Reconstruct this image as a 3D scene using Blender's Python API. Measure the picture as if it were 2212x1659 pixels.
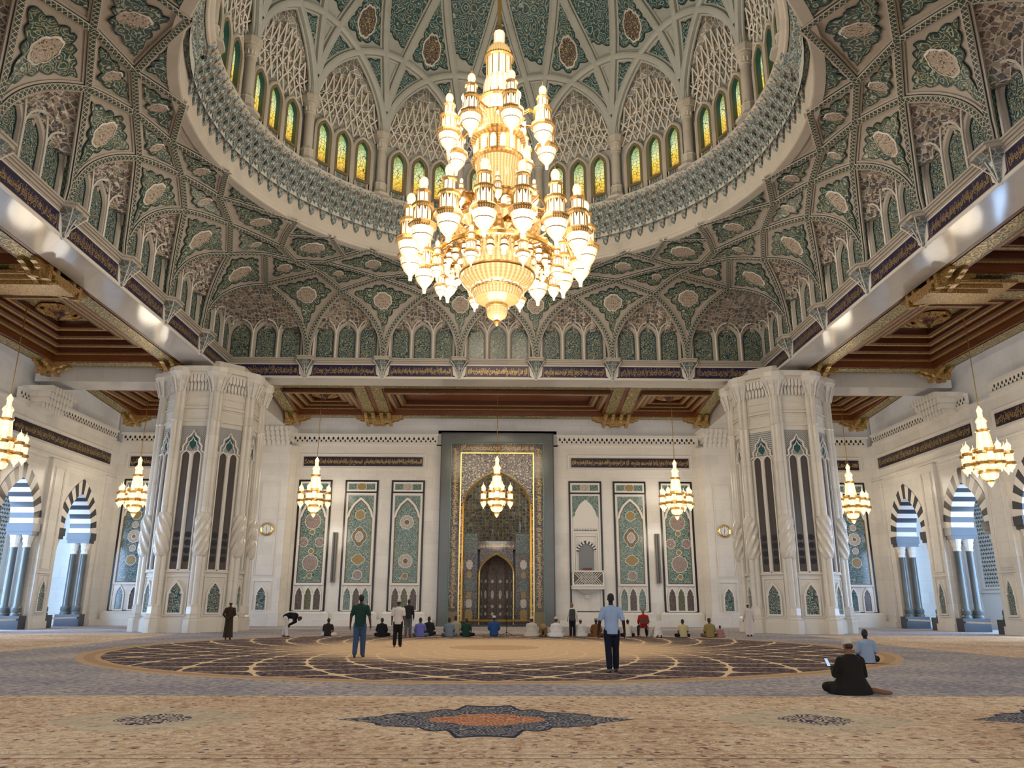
import bpy, math, random
from math import sin, cos, pi, sqrt, atan2, radians, degrees, floor
from mathutils import Vector, Matrix
random.seed(7)
SC = bpy.context.scene
COL = SC.collection
for _o in list(bpy.data.objects): bpy.data.objects.remove(_o)

# ------------------------------------------------------------------ camera
F_PX, PIT, YAW, ROLL = 1681.03, .2750, .0162, .0031
cd = bpy.data.cameras.new('camera'); cam = bpy.data.objects.new('camera', cd); COL.objects.link(cam)
cp, sp, cy_, sy_ = cos(PIT), sin(PIT), cos(YAW), sin(YAW)
_F = Vector((sy_*cp, cy_*cp, sp)); _R = Vector((cy_, -sy_, 0)); _U = _R.cross(_F)
_R2 = _R*cos(ROLL)+_U*sin(ROLL); _U2 = -_R*sin(ROLL)+_U*cos(ROLL)
cam.matrix_world = Matrix(((_R2.x, _U2.x, -_F.x, .1418), (_R2.y, _U2.y, -_F.y, 0), (_R2.z, _U2.z, -_F.z, 1.5), (0, 0, 0, 1)))
cd.sensor_fit = 'HORIZONTAL'; cd.sensor_width = 36; cd.lens = F_PX/2212*36; cd.clip_start = .05; cd.clip_end = 400
SC.camera = cam

# ------------------------------------------------------------------ world, exposure
W = bpy.data.worlds.new('world'); SC.world = W; W.use_nodes = True
W.node_tree.nodes['Background'].inputs[0].default_value = (.93, .95, 1, 1)
W.node_tree.nodes['Background'].inputs[1].default_value = 1.1
vs = SC.view_settings; vs.view_transform = 'Standard'; vs.look = 'None'; vs.gamma = 1; vs.use_curve_mapping = False; vs.exposure = 0.22
cy = SC.cycles
cy.max_bounces = 4; cy.diffuse_bounces = 3; cy.glossy_bounces = 2; cy.transmission_bounces = 2; cy.transparent_max_bounces = 3
cy.use_adaptive_sampling = True; cy.adaptive_threshold = .045; cy.use_denoising = True
cy.caustics_reflective = False; cy.caustics_refractive = False; cy.sample_clamp_indirect = 4; cy.sample_clamp_direct = 30

WARM = (1, .86, .68)
def lamp(name, loc, watts, radius=.4, colr=WARM, parent=None):
    l = bpy.data.lights.new(name, 'POINT'); l.energy = watts; l.shadow_soft_size = radius; l.color = colr
    o = bpy.data.objects.new(name, l); COL.objects.link(o); o.location = loc
    if parent: o.parent = parent
    return o
def area(name, loc, rot, sx, sy, watts, colr):
    l = bpy.data.lights.new(name, 'AREA'); l.shape = 'RECTANGLE'; l.size = sx; l.size_y = sy; l.energy = watts; l.color = colr
    o = bpy.data.objects.new(name, l); COL.objects.link(o); o.location = loc; o.rotation_euler = rot
    return o
SKYC = (.50, .70, 1)
# area lights added to brighten the two outer aisles, before their unseen windows
for s in (-1, 1):
    area('window_daylight', (s*33.5, 30, 5.2), (0, s*pi/2, 0), 8.6, 34, 6200 if s < 0 else 4600, SKYC)
# daylight falling through the clerestory gap between the timber ceiling and the walls
for s in (-1, 1):
    area('clerestory_daylight', (s*26.2, 36, 17.2), (0, 0, 0), 1.2, 34, 260, (.8, .88, 1))
area('clerestory_daylight', (0, 54.4, 17.2), (0, 0, 0), 50, 1.2, 330, (.85, .9, 1))

# ------------------------------------------------------------------ object helpers
def link(o, parent=None):
    COL.objects.link(o)
    if parent: o.parent = parent
    return o
def tag(o, label=None, cat=None, group=None, kind=None):
    if label: o['label'] = label
    if cat: o['category'] = cat
    if group: o['group'] = group
    if kind: o['kind'] = kind
    return o
def thing(name, label, cat, loc=(0, 0, 0), rz=0, group=None):
    o = bpy.data.objects.new(name, None); link(o); o.location = loc; o.rotation_euler = (0, 0, rz); o.empty_display_size = .2
    return tag(o, label, cat, group)
def kids(o): return [c for c in bpy.data.objects if c.parent == o]
def copy_tree(o, parent=None, ch=None):
    if ch is None:
        ch = {}
        for c in bpy.data.objects:
            if c.parent: ch.setdefault(c.parent.name, []).append(c)
    c = o.copy(); COL.objects.link(c)
    if parent: c.parent = parent
    for k in ch.get(o.name, []): copy_tree(k, c, ch)
    return c

class MB:
    """collects faces; build() links them as one mesh object"""
    def __init__(s): s.v = []; s.f = []; s.mi = []; s.uv = {}; s.cur = 0; s.T = None
    def P(s, p):
        p = Vector(p)
        if s.T is not None: p = s.T(p) if callable(s.T) else s.T @ p
        s.v.append(p); return len(s.v)-1
    def face(s, ids, uvs=None):
        s.f.append(tuple(ids)); s.mi.append(s.cur)
        if uvs: s.uv[len(s.f)-1] = uvs
    def poly(s, pts, uvs=None): s.face([s.P(p) for p in pts], uvs)
    def box(s, x0, x1, y0, y1, z0, z1):
        i = [s.P(p) for p in ((x0, y0, z0), (x1, y0, z0), (x1, y1, z0), (x0, y1, z0), (x0, y0, z1), (x1, y0, z1), (x1, y1, z1), (x0, y1, z1))]
        for q in ((0, 3, 2, 1), (4, 5, 6, 7), (0, 1, 5, 4), (1, 2, 6, 5), (2, 3, 7, 6), (3, 0, 4, 7)): s.face([i[k] for k in q])
    def grid(s, rows, closed=False, uvf=None):
        """rows of equal length point lists"""
        ids = [[s.P(p) for p in r] for r in rows]; n = len(rows[0]); m = len(rows)
        for a in range(m-1):
            for b in range(n if closed else n-1):
                c = (b+1) % n
                uv = None
                if uvf: uv = [uvf(a, b), uvf(a, b+1), uvf(a+1, b+1), uvf(a+1, b)]
                s.face((ids[a][b], ids[a][c], ids[a+1][c], ids[a+1][b]), uv)
        return ids
    def lathe(s, prof, n=24, c=(0, 0, 0), a0=0, a1=2*pi, cap=False, ph=0):
        full = abs(a1-a0-2*pi) < 1e-6; k = n if full else n+1
        rows = [[(c[0]+r*cos(a0+ph+(a1-a0)*j/n), c[1]+r*sin(a0+ph+(a1-a0)*j/n), c[2]+z) for j in range(k)] for r, z in prof]
        ids = s.grid(rows, full)
        if cap and full:
            s.face(ids[0][::-1]); s.face(ids[-1])
    def tube(s, pts, r, n=8, cap=True):
        pts = [Vector(p) for p in pts]; rows = []; up = None
        for i, p in enumerate(pts):
            t = (pts[min(i+1, len(pts)-1)]-pts[max(i-1, 0)]).normalized()
            if up is None: up = Vector((0, 0, 1)) if abs(t.z) < .9 else Vector((1, 0, 0))
            x = t.cross(up).normalized(); y = x.cross(t).normalized(); up = y
            rr = r[i] if isinstance(r, (list, tuple)) else r
            rows.append([p+x*rr*cos(2*pi*j/n)+y*rr*sin(2*pi*j/n) for j in range(n)])
        ids = s.grid(rows, True)
        if cap: s.face(ids[0][::-1]); s.face(ids[-1])
    def prism(s, pts, h0, h1, axis='z'):
        """extrude an outline; axis y: pts are (x,z) extruded along y"""
        def q(p, h):
            if axis == 'z': return (p[0], p[1], h)
            if axis == 'y': return (p[0], h, p[1])
            return (h, p[0], p[1])
        a = [s.P(q(p, h0)) for p in pts]; b = [s.P(q(p, h1)) for p in pts]; n = len(pts)
        s.face(a[::-1]); s.face(b)
        for i in range(n): s.face((a[i], a[(i+1) % n], b[(i+1) % n], b[i]))
    def sweep(s, path, prof, frames=None, closed=False):
        """prof: (side, out) offsets; frames: list of (side,out) vectors"""
        rows = []
        for p, (sd, ot) in zip(path, frames):
            rows.append([p+sd*a+ot*b for a, b in prof])
        L = [0]
        for i in range(1, len(path)): L.append(L[-1]+(Vector(path[i])-Vector(path[i-1])).length)
        W_ = [0]
        for i in range(1, len(prof)): W_.append(W_[-1]+sqrt((prof[i][0]-prof[i-1][0])**2+(prof[i][1]-prof[i-1][1])**2))
        ids = [[s.P(p) for p in r] for r in rows]
        for i in range(len(rows)-1):
            for j in range(len(prof)-1):
                if hasattr(s, 'pm'): s.cur = s.pm[j]
                s.face((ids[i][j], ids[i][j+1], ids[i+1][j+1], ids[i+1][j]),
                       [(L[i], W_[j]), (L[i], W_[j+1]), (L[i+1], W_[j+1]), (L[i+1], W_[j])])
    def build(s, name, mats, parent=None, smooth=False, origin=None, sharp=35):
        me = bpy.data.meshes.new(name)
        o0 = Vector(origin) if origin is not None else Vector((0, 0, 0))
        me.from_pydata([tuple(p-o0) for p in s.v], [], s.f)
        if not isinstance(mats, (list, tuple)): mats = [mats]
        for m in mats: me.materials.append(m)
        if len(mats) > 1: me.polygons.foreach_set('material_index', s.mi)
        if s.uv:
            ul = me.uv_layers.new(name='UVMap')
            for fi, uvs in s.uv.items():
                ls = me.polygons[fi].loop_start
                for k, u in enumerate(uvs): ul.data[ls+k].uv = u
        me.validate()
        if smooth:
            me.shade_smooth() if hasattr(me, 'shade_smooth') else None
            try: me.set_sharp_from_angle(angle=radians(sharp))
            except Exception: pass
        me.update()
        o = bpy.data.objects.new(name, me); link(o, parent); o.location = o0
        return o
def struct(o): o['kind'] = 'structure'; return o

# ------------------------------------------------------------------ node expressions
class NT:
    def __init__(s, name):
        s.m = bpy.data.materials.new(name); s.m.use_nodes = True; s.t = s.m.node_tree; s.n = s.t.nodes; s.l = s.t.links
        s.b = s.n['Principled BSDF']
    def math(s, op, a, b=None, c=None):
        nd = s.n.new('ShaderNodeMath'); nd.operation = op
        for i, x in enumerate((a, b, c)):
            if x is None: continue
            if isinstance(x, E): s.l.new(x.s, nd.inputs[i])
            else: nd.inputs[i].default_value = x
        return E(s, nd.outputs[0])
    def coord(s, kind='Object', scale=None):
        tc = s.n.new('ShaderNodeTexCoord'); o = tc.outputs[kind]
        if scale:
            mp = s.n.new('ShaderNodeMapping'); mp.inputs['Scale'].default_value = scale if isinstance(scale, (tuple, list)) else (scale,)*3
            s.l.new(o, mp.inputs['Vector']); o = mp.outputs[0]
        return o
    def pos(s): return s.n.new('ShaderNodeNewGeometry').outputs['Position']
    def xyz(s, v):
        nd = s.n.new('ShaderNodeSeparateXYZ'); s.l.new(v, nd.inputs[0]); return [E(s, o) for o in nd.outputs]
    def vec(s, x, y, z=0.):
        nd = s.n.new('ShaderNodeCombineXYZ')
        for i, q in enumerate((x, y, z)):
            if isinstance(q, E): s.l.new(q.s, nd.inputs[i])
            else: nd.inputs[i].default_value = q
        return nd.outputs[0]
    def noise(s, v, scale=5, detail=2, rough=.5, dist=0):
        nd = s.n.new('ShaderNodeTexNoise'); nd.inputs['Scale'].default_value = scale; nd.inputs['Detail'].default_value = detail
        nd.inputs['Roughness'].default_value = rough; nd.inputs['Distortion'].default_value = dist
        s.l.new(v, nd.inputs['Vector']); return E(s, nd.outputs[0])
    def vor(s, v, scale=5, feat='F1', out='Distance', rnd=1., dist='EUCLIDEAN'):
        nd = s.n.new('ShaderNodeTexVoronoi'); nd.feature = feat; nd.inputs['Scale'].default_value = scale; nd.inputs['Randomness'].default_value = rnd
        if feat != 'DISTANCE_TO_EDGE': nd.distance = dist
        s.l.new(v, nd.inputs['Vector'])
        o = nd.outputs[out]
        return E(s, o) if out == 'Distance' else o
    def ramp(s, fac, stops, const=False):
        nd = s.n.new('ShaderNodeValToRGB'); cr = nd.color_ramp
        if const: cr.interpolation = 'CONSTANT'
        while len(cr.elements) < len(stops): cr.elements.new(.5)
        for e, (p, c) in zip(cr.elements, stops): e.position = p; e.color = (*c, 1)
        s.l.new(fac.s if isinstance(fac, E) else fac, nd.inputs[0]); return nd.outputs[0]
    def mix(s, fac, a, b):
        nd = s.n.new('ShaderNodeMix'); nd.data_type = 'RGBA'
        if isinstance(fac, E): s.l.new(fac.s, nd.inputs[0])
        else: nd.inputs[0].default_value = fac
        for i, x in ((6, a), (7, b)):
            if isinstance(x, (tuple, list)): nd.inputs[i].default_value = (*x, 1)
            else: s.l.new(x, nd.inputs[i])
        return nd.outputs[2]
    def bump(s, h, strength=.3, dist=.02):
        nd = s.n.new('ShaderNodeBump'); nd.inputs['Strength'].default_value = strength; nd.inputs['Distance'].default_value = dist
        s.l.new(h.s, nd.inputs['Height']); s.l.new(nd.outputs[0], s.b.inputs['Normal'])
    def out(s, colr=None, rough=.5, metal=0., spec=None, emit=None, estr=0., coat=None, alpha=None):
        def st(nm, x):
            if x is None: return
            if isinstance(x, E): s.l.new(x.s, s.b.inputs[nm])
            elif isinstance(x, (tuple, list)): s.b.inputs[nm].default_value = (*x, 1)
            elif isinstance(x, (int, float)): s.b.inputs[nm].default_value = x
            else: s.l.new(x, s.b.inputs[nm])
        st('Base Color', colr); st('Roughness', rough); st('Metallic', metal)
        if spec is not None: st('Specular IOR Level', spec)
        if coat is not None: st('Coat Weight', coat); s.b.inputs['Coat Roughness'].default_value = .08
        if emit is not None: st('Emission Color', emit); st('Emission Strength', estr)
        return s.m
class E:
    def __init__(s, nt, so): s.nt = nt; s.s = so
    def __add__(s, o): return s.nt.math('ADD', s, o)
    __radd__ = __add__
    def __sub__(s, o): return s.nt.math('SUBTRACT', s, o)
    def __rsub__(s, o): return s.nt.math('SUBTRACT', o, s)
    def __mul__(s, o): return s.nt.math('MULTIPLY', s, o)
    __rmul__ = __mul__
    def __truediv__(s, o): return s.nt.math('DIVIDE', s, o)
    def sin(s): return s.nt.math('SINE', s)
    def abs(s): return s.nt.math('ABSOLUTE', s)
    def lt(s, o): return s.nt.math('LESS_THAN', s, o)
    def gt(s, o): return s.nt.math('GREATER_THAN', s, o)
    def fract(s): return s.nt.math('FRACT', s)
    def floor(s): return s.nt.math('FLOOR', s)
    def min(s, o): return s.nt.math('MINIMUM', s, o)
    def max(s, o): return s.nt.math('MAXIMUM', s, o)
    def sqrt(s): return s.nt.math('SQRT', s)
    def atan2(s, o): return s.nt.math('ARCTAN2', s, o)
    def pingpong(s, o): return s.nt.math('PINGPONG', s, o)
    def sm(s, a, b):
        nd = s.nt.n.new('ShaderNodeMapRange'); nd.interpolation_type = 'SMOOTHSTEP'
        nd.inputs[1].default_value = a; nd.inputs[2].default_value = b; s.nt.l.new(s.s, nd.inputs[0]); return E(s.nt, nd.outputs[0])
def srgb(r, g, b):
    f = lambda c: ((c/255+.055)/1.055)**2.4 if c > 10 else c/255/12.92
    return (f(r), f(g), f(b))
def plain(name, c, rough=.6, metal=0., **k): return NT(name).out(c, rough, metal, **k)

def m_marble(name, c, rough=.16, block=(1.15, .78), seam=.012, dark=.93, coat=None):
    t = NT(name); p = t.pos(); x, y, z = t.xyz(p)
    n = t.noise(p, .55, 4, .6); n2 = t.noise(p, 3.5, 3, .6)
    row = (z/block[1]).floor()
    h = (x+y)/block[0]+row*.5
    fx = h.fract(); fz = (z/block[1]).fract()
    se = fx.lt(seam/block[0]).max(fz.lt(seam/block[1]))
    cell = t.vor(t.vec(h.floor(), row, 0.), 1., out='Color', rnd=1)
    cc, _, _ = t.xyz(cell)
    base = t.ramp(n*.6+n2*.2+cc*.2, [(.28, tuple(v*dark*.93 for v in c)), (.5, c), (.72, tuple(min(1, v*1.06) for v in c))])
    col = t.mix(se*.45, base, tuple(v*.55 for v in c))
    return t.out(col, rough, spec=.5)
def ornament(name, ground, line, accent, deep, s=2.2, rough=.35, dens=1., gold=.3):
    """glazed arabesque: curling scroll lines and blossoms over a coloured ground"""
    t = NT(name); p = t.coord('Object')
    w = t.noise(p, s*1.3, 1, .5)
    d = t.vor(p, s, rnd=.75)
    curl = ((d*30*dens+w*9).sin().abs()).lt(.34)
    d2 = t.vor(p, s*2.3, rnd=.6); edge = t.vor(p, s*2.3, 'DISTANCE_TO_EDGE', rnd=.6)
    dot = d2.lt(.2); ring = (d2-.25).abs().lt(.04)
    n = t.noise(p, s*3.1, 2, .6)
    c = t.mix((n-.42)*4, deep, ground)
    c = t.mix(n.gt(.56)*gold*2, c, tuple(v*.55 for v in accent))
    c = t.mix(curl*.85, c, line)
    c = t.mix(ring*.5, c, line); c = t.mix(dot, c, accent)
    t.bump(curl*.6+dot, .25, .02)
    return t.out(c, rough)
STONE = (.47, .42, .355)
M = {}
M['marble'] = m_marble('white_marble', (.74, .70, .63))
M['marble_pier'] = m_marble('cream_marble', (.74, .69, .60), .14, (2.2, 1.3))
M['marble_beam'] = m_marble('polished_beam_marble', (.58, .55, .51), .1, (1.5, 3.0), .02)
M['vstone'] = m_marble('carved_vault_stone', STONE, .5, (.9, .55), .008)
M['rstone'] = m_marble('ring_limestone', (.52, .48, .42), .55, (.7, .5), .01)
M['dstone'] = m_marble('dome_limestone', (.50, .52, .49), .55, (1.1, .8), .01)
M['dgroove'] = plain('dark_groove', (.10, .095, .08), .7)
M['gmarble'] = m_marble('grey_marble', (.125, .135, .128), .13, (2, 1.6))
M['dmarble'] = m_marble('dark_grey_granite', (.040, .042, .050), .2, (2, 1.5))
M['black'] = plain('black_granite', (.012, .010, .012), .2)
M['white'] = plain('carved_white_marble', (.76, .72, .65), .3)
M['voidk'] = plain('dark_opening', (.01, .01, .012), .5)
M['tile'] = ornament('vault_scroll_tile', (.085, .15, .12), (.50, .56, .44), (.34, .22, .06), (.03, .075, .07), 2.3, .25, .5)
M['tileedge'] = plain('deep_teal_tile_rim', (.02, .05, .05), .3)
M['medal'] = ornament('cream_medallion_tile', (.66, .58, .48), (.07, .035, .03), (.14, .05, .03), (.50, .42, .33), 3.4, .3, .7, .0)
M['dtile'] = ornament('dome_turquoise_scroll_tile', (.06, .15, .17), (.46, .62, .58), (.26, .17, .06), (.025, .08, .10), 1.9, .4, .5)
M['dmedal'] = ornament('dome_gold_medallion_tile', (.10, .07, .05), (.58, .44, .20), (.60, .50, .30), (.03, .03, .08), 2.6, .4, .6, .2)
M['ntile'] = ornament('niche_panel_scroll_tile', (.085, .15, .13), (.48, .54, .42), (.38, .27, .08), (.02, .06, .09), 3.0, .22, .55)
M['mosaic_lines'] = None
def m_mosaic(name, line, cells, s=3., edge=.055, rough=.4):
    t = NT(name); p = t.coord('Object')
    e = t.vor(p, s, 'DISTANCE_TO_EDGE', rnd=.35); col = t.vor(p, s, out='Color', rnd=.35)
    r, g, b = t.xyz(col)
    k = len(cells); c = t.ramp(r, [(i/k, q) for i, q in enumerate(cells)], True)
    d = t.vor(p, s*3.3, rnd=.8); c = t.mix((d*24).sin().gt(.35)*.55, c, line)
    c = t.mix(e.lt(edge), c, line)
    t.bump(e.lt(edge)*1., .4, .03)
    return t.out(c, rough)
M['muq'] = m_mosaic('muqarnas_painted_plaster', (.70, .63, .54), [(.16, .12, .10), (.03, .05, .08), (.30, .25, .20), (.04, .09, .09), (.10, .05, .04), (.36, .31, .25)], 4.2, .07)
M['lat'] = m_mosaic('drum_lattice_plaster', (.74, .70, .62), [(.09, .11, .10), (.14, .09, .05), (.06, .09, .11), (.20, .20, .17), (.04, .05, .06)], 3.2, .035)
M['pend'] = m_mosaic('pendant_faceted_tile', (.40, .45, .42), [(.04, .09, .12), (.10, .13, .13), (.09, .05, .03), (.02, .05, .07), (.17, .17, .15)], 4.5, .05, .25)
def m_zig(name, ground, line, per=.42, wid=.2):
    t = NT(name); u, v, _ = t.xyz(t.coord('UV'))
    a = (u/per); x = (a.pingpong(.5)*2)*wid; y = ((a+.5).pingpong(.5)*2)*wid
    f = (v/wid).fract()*wid
    l = (f-x).abs().lt(wid*.085).max((f-y).abs().lt(wid*.085))
    return t.out(t.mix(l, ground, line), .5)
M['zig'] = m_zig('rib_chain_band', (.03, .06, .05), (.55, .50, .40), .42, .245)
M['zigd'] = m_zig('green_intrados_band', (.05, .12, .09), (.34, .36, .22), .5, .3)
def m_calli(name='navy_inscription_ground'):
    t = NT(name); p = t.pos()
    n = t.noise(p, 2, 2); return t.out(t.mix(n, (.012, .010, .045), (.025, .018, .075)), .3)
M['navy'] = m_calli()
M['dnavy'] = plain('dark_plum_ground', (.022, .012, .020), .3)
M['gold'] = plain('gold_lettering', (.50, .35, .15), .3, .4)
M['brass'] = plain('brushed_brass', (.72, .46, .16), .22, .9)
M['gilt'] = plain('gilded_frame', (.85, .58, .22), .25, .85)
def m_wood(name, c, rough=.35):
    t = NT(name); p = t.coord('Object', (1, 1, 7)); n = t.noise(p, 1.5, 4, .6, .6)
    return t.out(t.ramp(n, [(.3, tuple(v*.6 for v in c)), (.6, c)]), rough)
M['wood'] = m_wood('red_brown_timber', (.17, .050, .014))
M['wood2'] = m_wood('dark_timber', (.11, .032, .010))
def m_gilt(name, ground, s=3.):
    t = NT(name); p = t.coord('Object'); w = t.noise(p, s, 1)
    d = t.vor(p, s, rnd=.9); l = ((d*22+w*14).sin()).gt(.35)
    t.bump(l*1., .5, .03)
    return t.out(t.mix(l, ground, (.60, .42, .15)), .35, l*.5)
M['giltp'] = m_gilt('gilt_carved_band', (.10, .12, .06))
M['giltw'] = m_gilt('gilt_carved_timber', (.26, .13, .035), 6)
# ------------------------------------------------------------------ main dimensions (metres)
A, YC, RR = 16.31, 29.13, 12.6       # half side of the dome square, its centre, radius of the ring
YW, XW = 55.2, 27.0                  # prayer wall, side walls
ZS = 14.62                           # soffit of the great beams

def TB(x, d, z): return Vector((x, YW-d, z))                       # prayer wall frame: (along, out, up)
def wallT(side):
    if side == 0: return lambda p: Vector((p[0], YW-p[1], p[2]))
    return lambda p: Vector((side*(XW-p[1]), p[0], p[2]))

# ------------------------------------------------------------------ carpet
def m_carpet():
    t = NT('carpet_pattern'); p = t.pos(); x, y, z = t.xyz(p)
    r = (x*x+(y-YC)*(y-YC)).sqrt(); th = (y-YC).atan2(x)
    fine = t.noise(p, 7, 4, .75); leaf = t.vor(p, 2.6, rnd=1); leaf2 = t.vor(p, 5.2, rnd=1); big = t.noise(p, .35, 2)
    cellc, cg, cb = t.xyz(t.vor(p, 5.2, out='Color', rnd=1))
    sc = ((leaf*22+fine*9).sin().abs()).lt(.22)
    spot = (leaf2+fine*.35).lt(.38)*cellc.gt(.3)
    # beige field
    be = t.ramp(fine*.7+big*.3, [(.33, srgb(158, 130, 110)), (.46, srgb(214, 184, 150)), (.6, srgb(246, 224, 192))])
    be = t.mix(sc*.5, be, srgb(128, 96, 80))
    be = t.mix((leaf.lt(.14)+((leaf-.3).abs()).lt(.03))*.55, be, srgb(150, 80, 56)); be = t.mix(spot*.8, be, t.ramp(cg, [(0, srgb(60, 66, 92)), (.4, srgb(120, 64, 46)), (.6, srgb(96, 104, 112)), (.8, srgb(150, 96, 60))], True))
    # blue grey field
    bl = t.ramp(fine*.75+big*.25, [(.34, srgb(100, 102, 122)), (.48, srgb(152, 150, 158)), (.6, srgb(210, 196, 182))])
    bl = t.mix(sc*.45, bl, srgb(190, 172, 150)); bl = t.mix(spot*.5, bl, srgb(70, 74, 100))
    # great round medallion of interlaced lozenges
    q = th*(32/(2*pi)); k = (r+.6).max(.5); lr = t.math('LOGARITHM', k, 2.718)*5.8
    a1 = ((q+lr)*pi).sin().abs(); a2 = ((q-lr)*pi).sin().abs()
    line = (a1*a2).lt(.085)
    dk = t.ramp(fine, [(.34, srgb(38, 34, 52)), (.5, srgb(70, 60, 76)), (.58, srgb(150, 128, 108)), (.66, srgb(60, 52, 66))])
    dk = t.mix(spot*.6, dk, srgb(196, 172, 140))
    fade = r.sm(8.6, 5.2)
    md = t.mix(line, dk, srgb(230, 203, 162)); md = t.mix(fade*.8, md, srgb(224, 192, 154))
    rust = (r.lt(1.6))*1.; md = t.mix(rust*.35, md, srgb(150, 90, 62))
    rim = t.mix(((r*9).sin().gt(.3))*.4, srgb(200, 168, 130), srgb(150, 118, 92)); rim = t.mix(spot*.5, rim, srgb(130, 90, 80))
    col = t.mix(r.lt(13.1), bl, rim); col = t.mix(r.lt(12.45), col, md)
    # outer beige zones
    ob = (x.abs().gt(15.2+(y-30).abs()*.05)*y.gt(24)*(y+x.abs()*-.0).lt(41))
    col = t.mix(ob, col, be)
    ng = y.lt(14.05); col = t.mix(ng, col, be)
    # near medallion (lobed lozenge) and small ones
    def lob(cx, cyy, sx, sy, f=1.):
        dx = (x-cx)/sx; dy = (y-cyy)/sy
        rr = (dx*dx+dy*dy).sqrt(); an = dy.atan2(dx)
        lobe = (an*4).sin().abs()*.14
        dia = (dx.abs()+dy.abs())
        return rr*.35+dia*.65-lobe
    def med(cx):
        ax = (x-cx).abs(); ay = (y-11.3).abs(); an = ay.atan2(ax)
        rr = lambda px, sx, sy: (((ax-px)/sx)*((ax-px)/sx)+(ay/sy)*(ay/sy)).sqrt()
        ros = rr(0., .80, 1.68)+(an*7).sin().abs()*.16
        arm = rr(.98, .60, .74)+(an*9).sin().abs()*.08
        tip = (ax-1.45).abs()/.56+ay/.36
        cr = rr(.62, .34, 1.15)+.1
        return ros.min(arm).min(tip).min(cr)
    navy = t.mix(((leaf2*26+fine*8).sin().gt(.45)), srgb(62, 74, 96), srgb(170, 160, 146))
    rst = t.mix(((leaf2*26+fine*8).sin().gt(.2)), srgb(182, 108, 76), srgb(214, 168, 132))
    for cx in (-8.6, 0., 8.6):
        nm = med(cx)
        col = t.mix(nm.lt(1.0), col, srgb(48, 56, 78)); col = t.mix(nm.lt(.93), col, navy)
        col = t.mix(lob(cx, 11.3, .92, .66).lt(.85), col, rst)
    for cx in (-4.45, 4.45):
        nm = lob(cx, 11.3, 1.35, 1.2); col = t.mix(nm.lt(.95)*.45, col, srgb(196, 190, 166))
        nm = lob(cx, 11.3, .55, .6); col = t.mix(nm.lt(.9)*((leaf2*26).sin().gt(.0)), col, srgb(60, 64, 92))
    # near border lines
    ln = (y-8.55).abs().lt(.018).max((y-8.75).abs().lt(.012)); col = t.mix(ln*.7, col, srgb(110, 92, 88))
    t.bump(fine, .35, .02)
    return t.out(col, .95, spec=.1)
M['carpet'] = m_carpet()
b = MB(); b.box(-40, 40, -12, 60, -.3, 0)
struct(b.build('floor', M['carpet']))

# ------------------------------------------------------------------ outlines
def arch(cx, w, z0, zs, za, n=10, phi=62):
    """closed outline, bottom-left, up, over and down"""
    h = w/2; pts = [(cx-h, z0)]
    ph = radians(phi); seg = []
    for i in range(n+1):
        u = i/n*ph; seg.append((-h+h*(1-cos(u))/(1-cos(ph)), zs+(za-zs)*sin(u)/sin(ph)))
    pts += [(cx+x, z) for x, z in seg]
    pts += [(cx-x, z) for x, z in seg[::-1][1:]]
    pts.append((cx+h, z0))
    return pts
def keyhole(cx, w, z0, zs, za, n=12):
    """narrower shouldered head with a trefoil cusp, like the small wall niches"""
    h = w/2; L = [(-h, z0), (-h, zs), (-h*.72, zs+.02)]
    for i in range(1, n+1):
        u = i/n
        L.append((-h*(.80-.8*u**1.6)*(1+.10*sin(u*pi*2)) if u < 1 else 0, zs+(za-zs)*(u**.75)))
    return [(cx+x, z) for x, z in L]+[(cx-x, z) for x, z in L[::-1][1:]]
def offs(pts, e):
    """grow a closed outline by e"""
    n = len(pts); ar = sum(pts[i][0]*pts[(i+1) % n][1]-pts[(i+1) % n][0]*pts[i][1] for i in range(n)); sg = -1 if ar > 0 else 1
    out = []
    for i in range(n):
        p0, p1, p2 = Vector((*pts[i-1], 0)), Vector((*pts[i], 0)), Vector((*pts[(i+1) % n], 0))
        a, c = (p1-p0), (p2-p1)
        if a.length < 1e-6: a = c
        if c.length < 1e-6: c = a
        a.normalize(); c.normalize()
        na = Vector((-a.y, a.x, 0)); nc = Vector((-c.y, c.x, 0)); m = na+nc
        if m.length < 1e-4: m = na
        m.normalize(); d = max(.5, m.dot(na)); out.append((p1.x+m.x*e*sg/d, p1.y+m.y*e*sg/d))
    return out
def bridge(mb, o1, d1, o2, d2):
    n = len(o1); a = [mb.P((x, d1, z)) for x, z in o1]; c = [mb.P((x, d2, z)) for x, z in o2]
    for i in range(n): j = (i+1) % n; mb.face((a[i], a[j], c[j], c[i]))
def fillp(mb, o, d): mb.face([mb.P((x, d, z)) for x, z in o])
def rect(x0, x1, z0, z1): return [(x0, z0), (x0, z1), (x1, z1), (x1, z0)]
def slab(mb, o, d0, d1):
    bridge(mb, o, d0, o, d1); fillp(mb, o, d1)
def frame(mb, o, w, d0, d1):
    """raised moulding: outline o outside, o shrunk by w inside, standing from d0 to d1"""
    i = offs(o, -w); bridge(mb, o, d0, o, d1); bridge(mb, o, d1, i, d1); bridge(mb, i, d1, i, d0)
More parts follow.
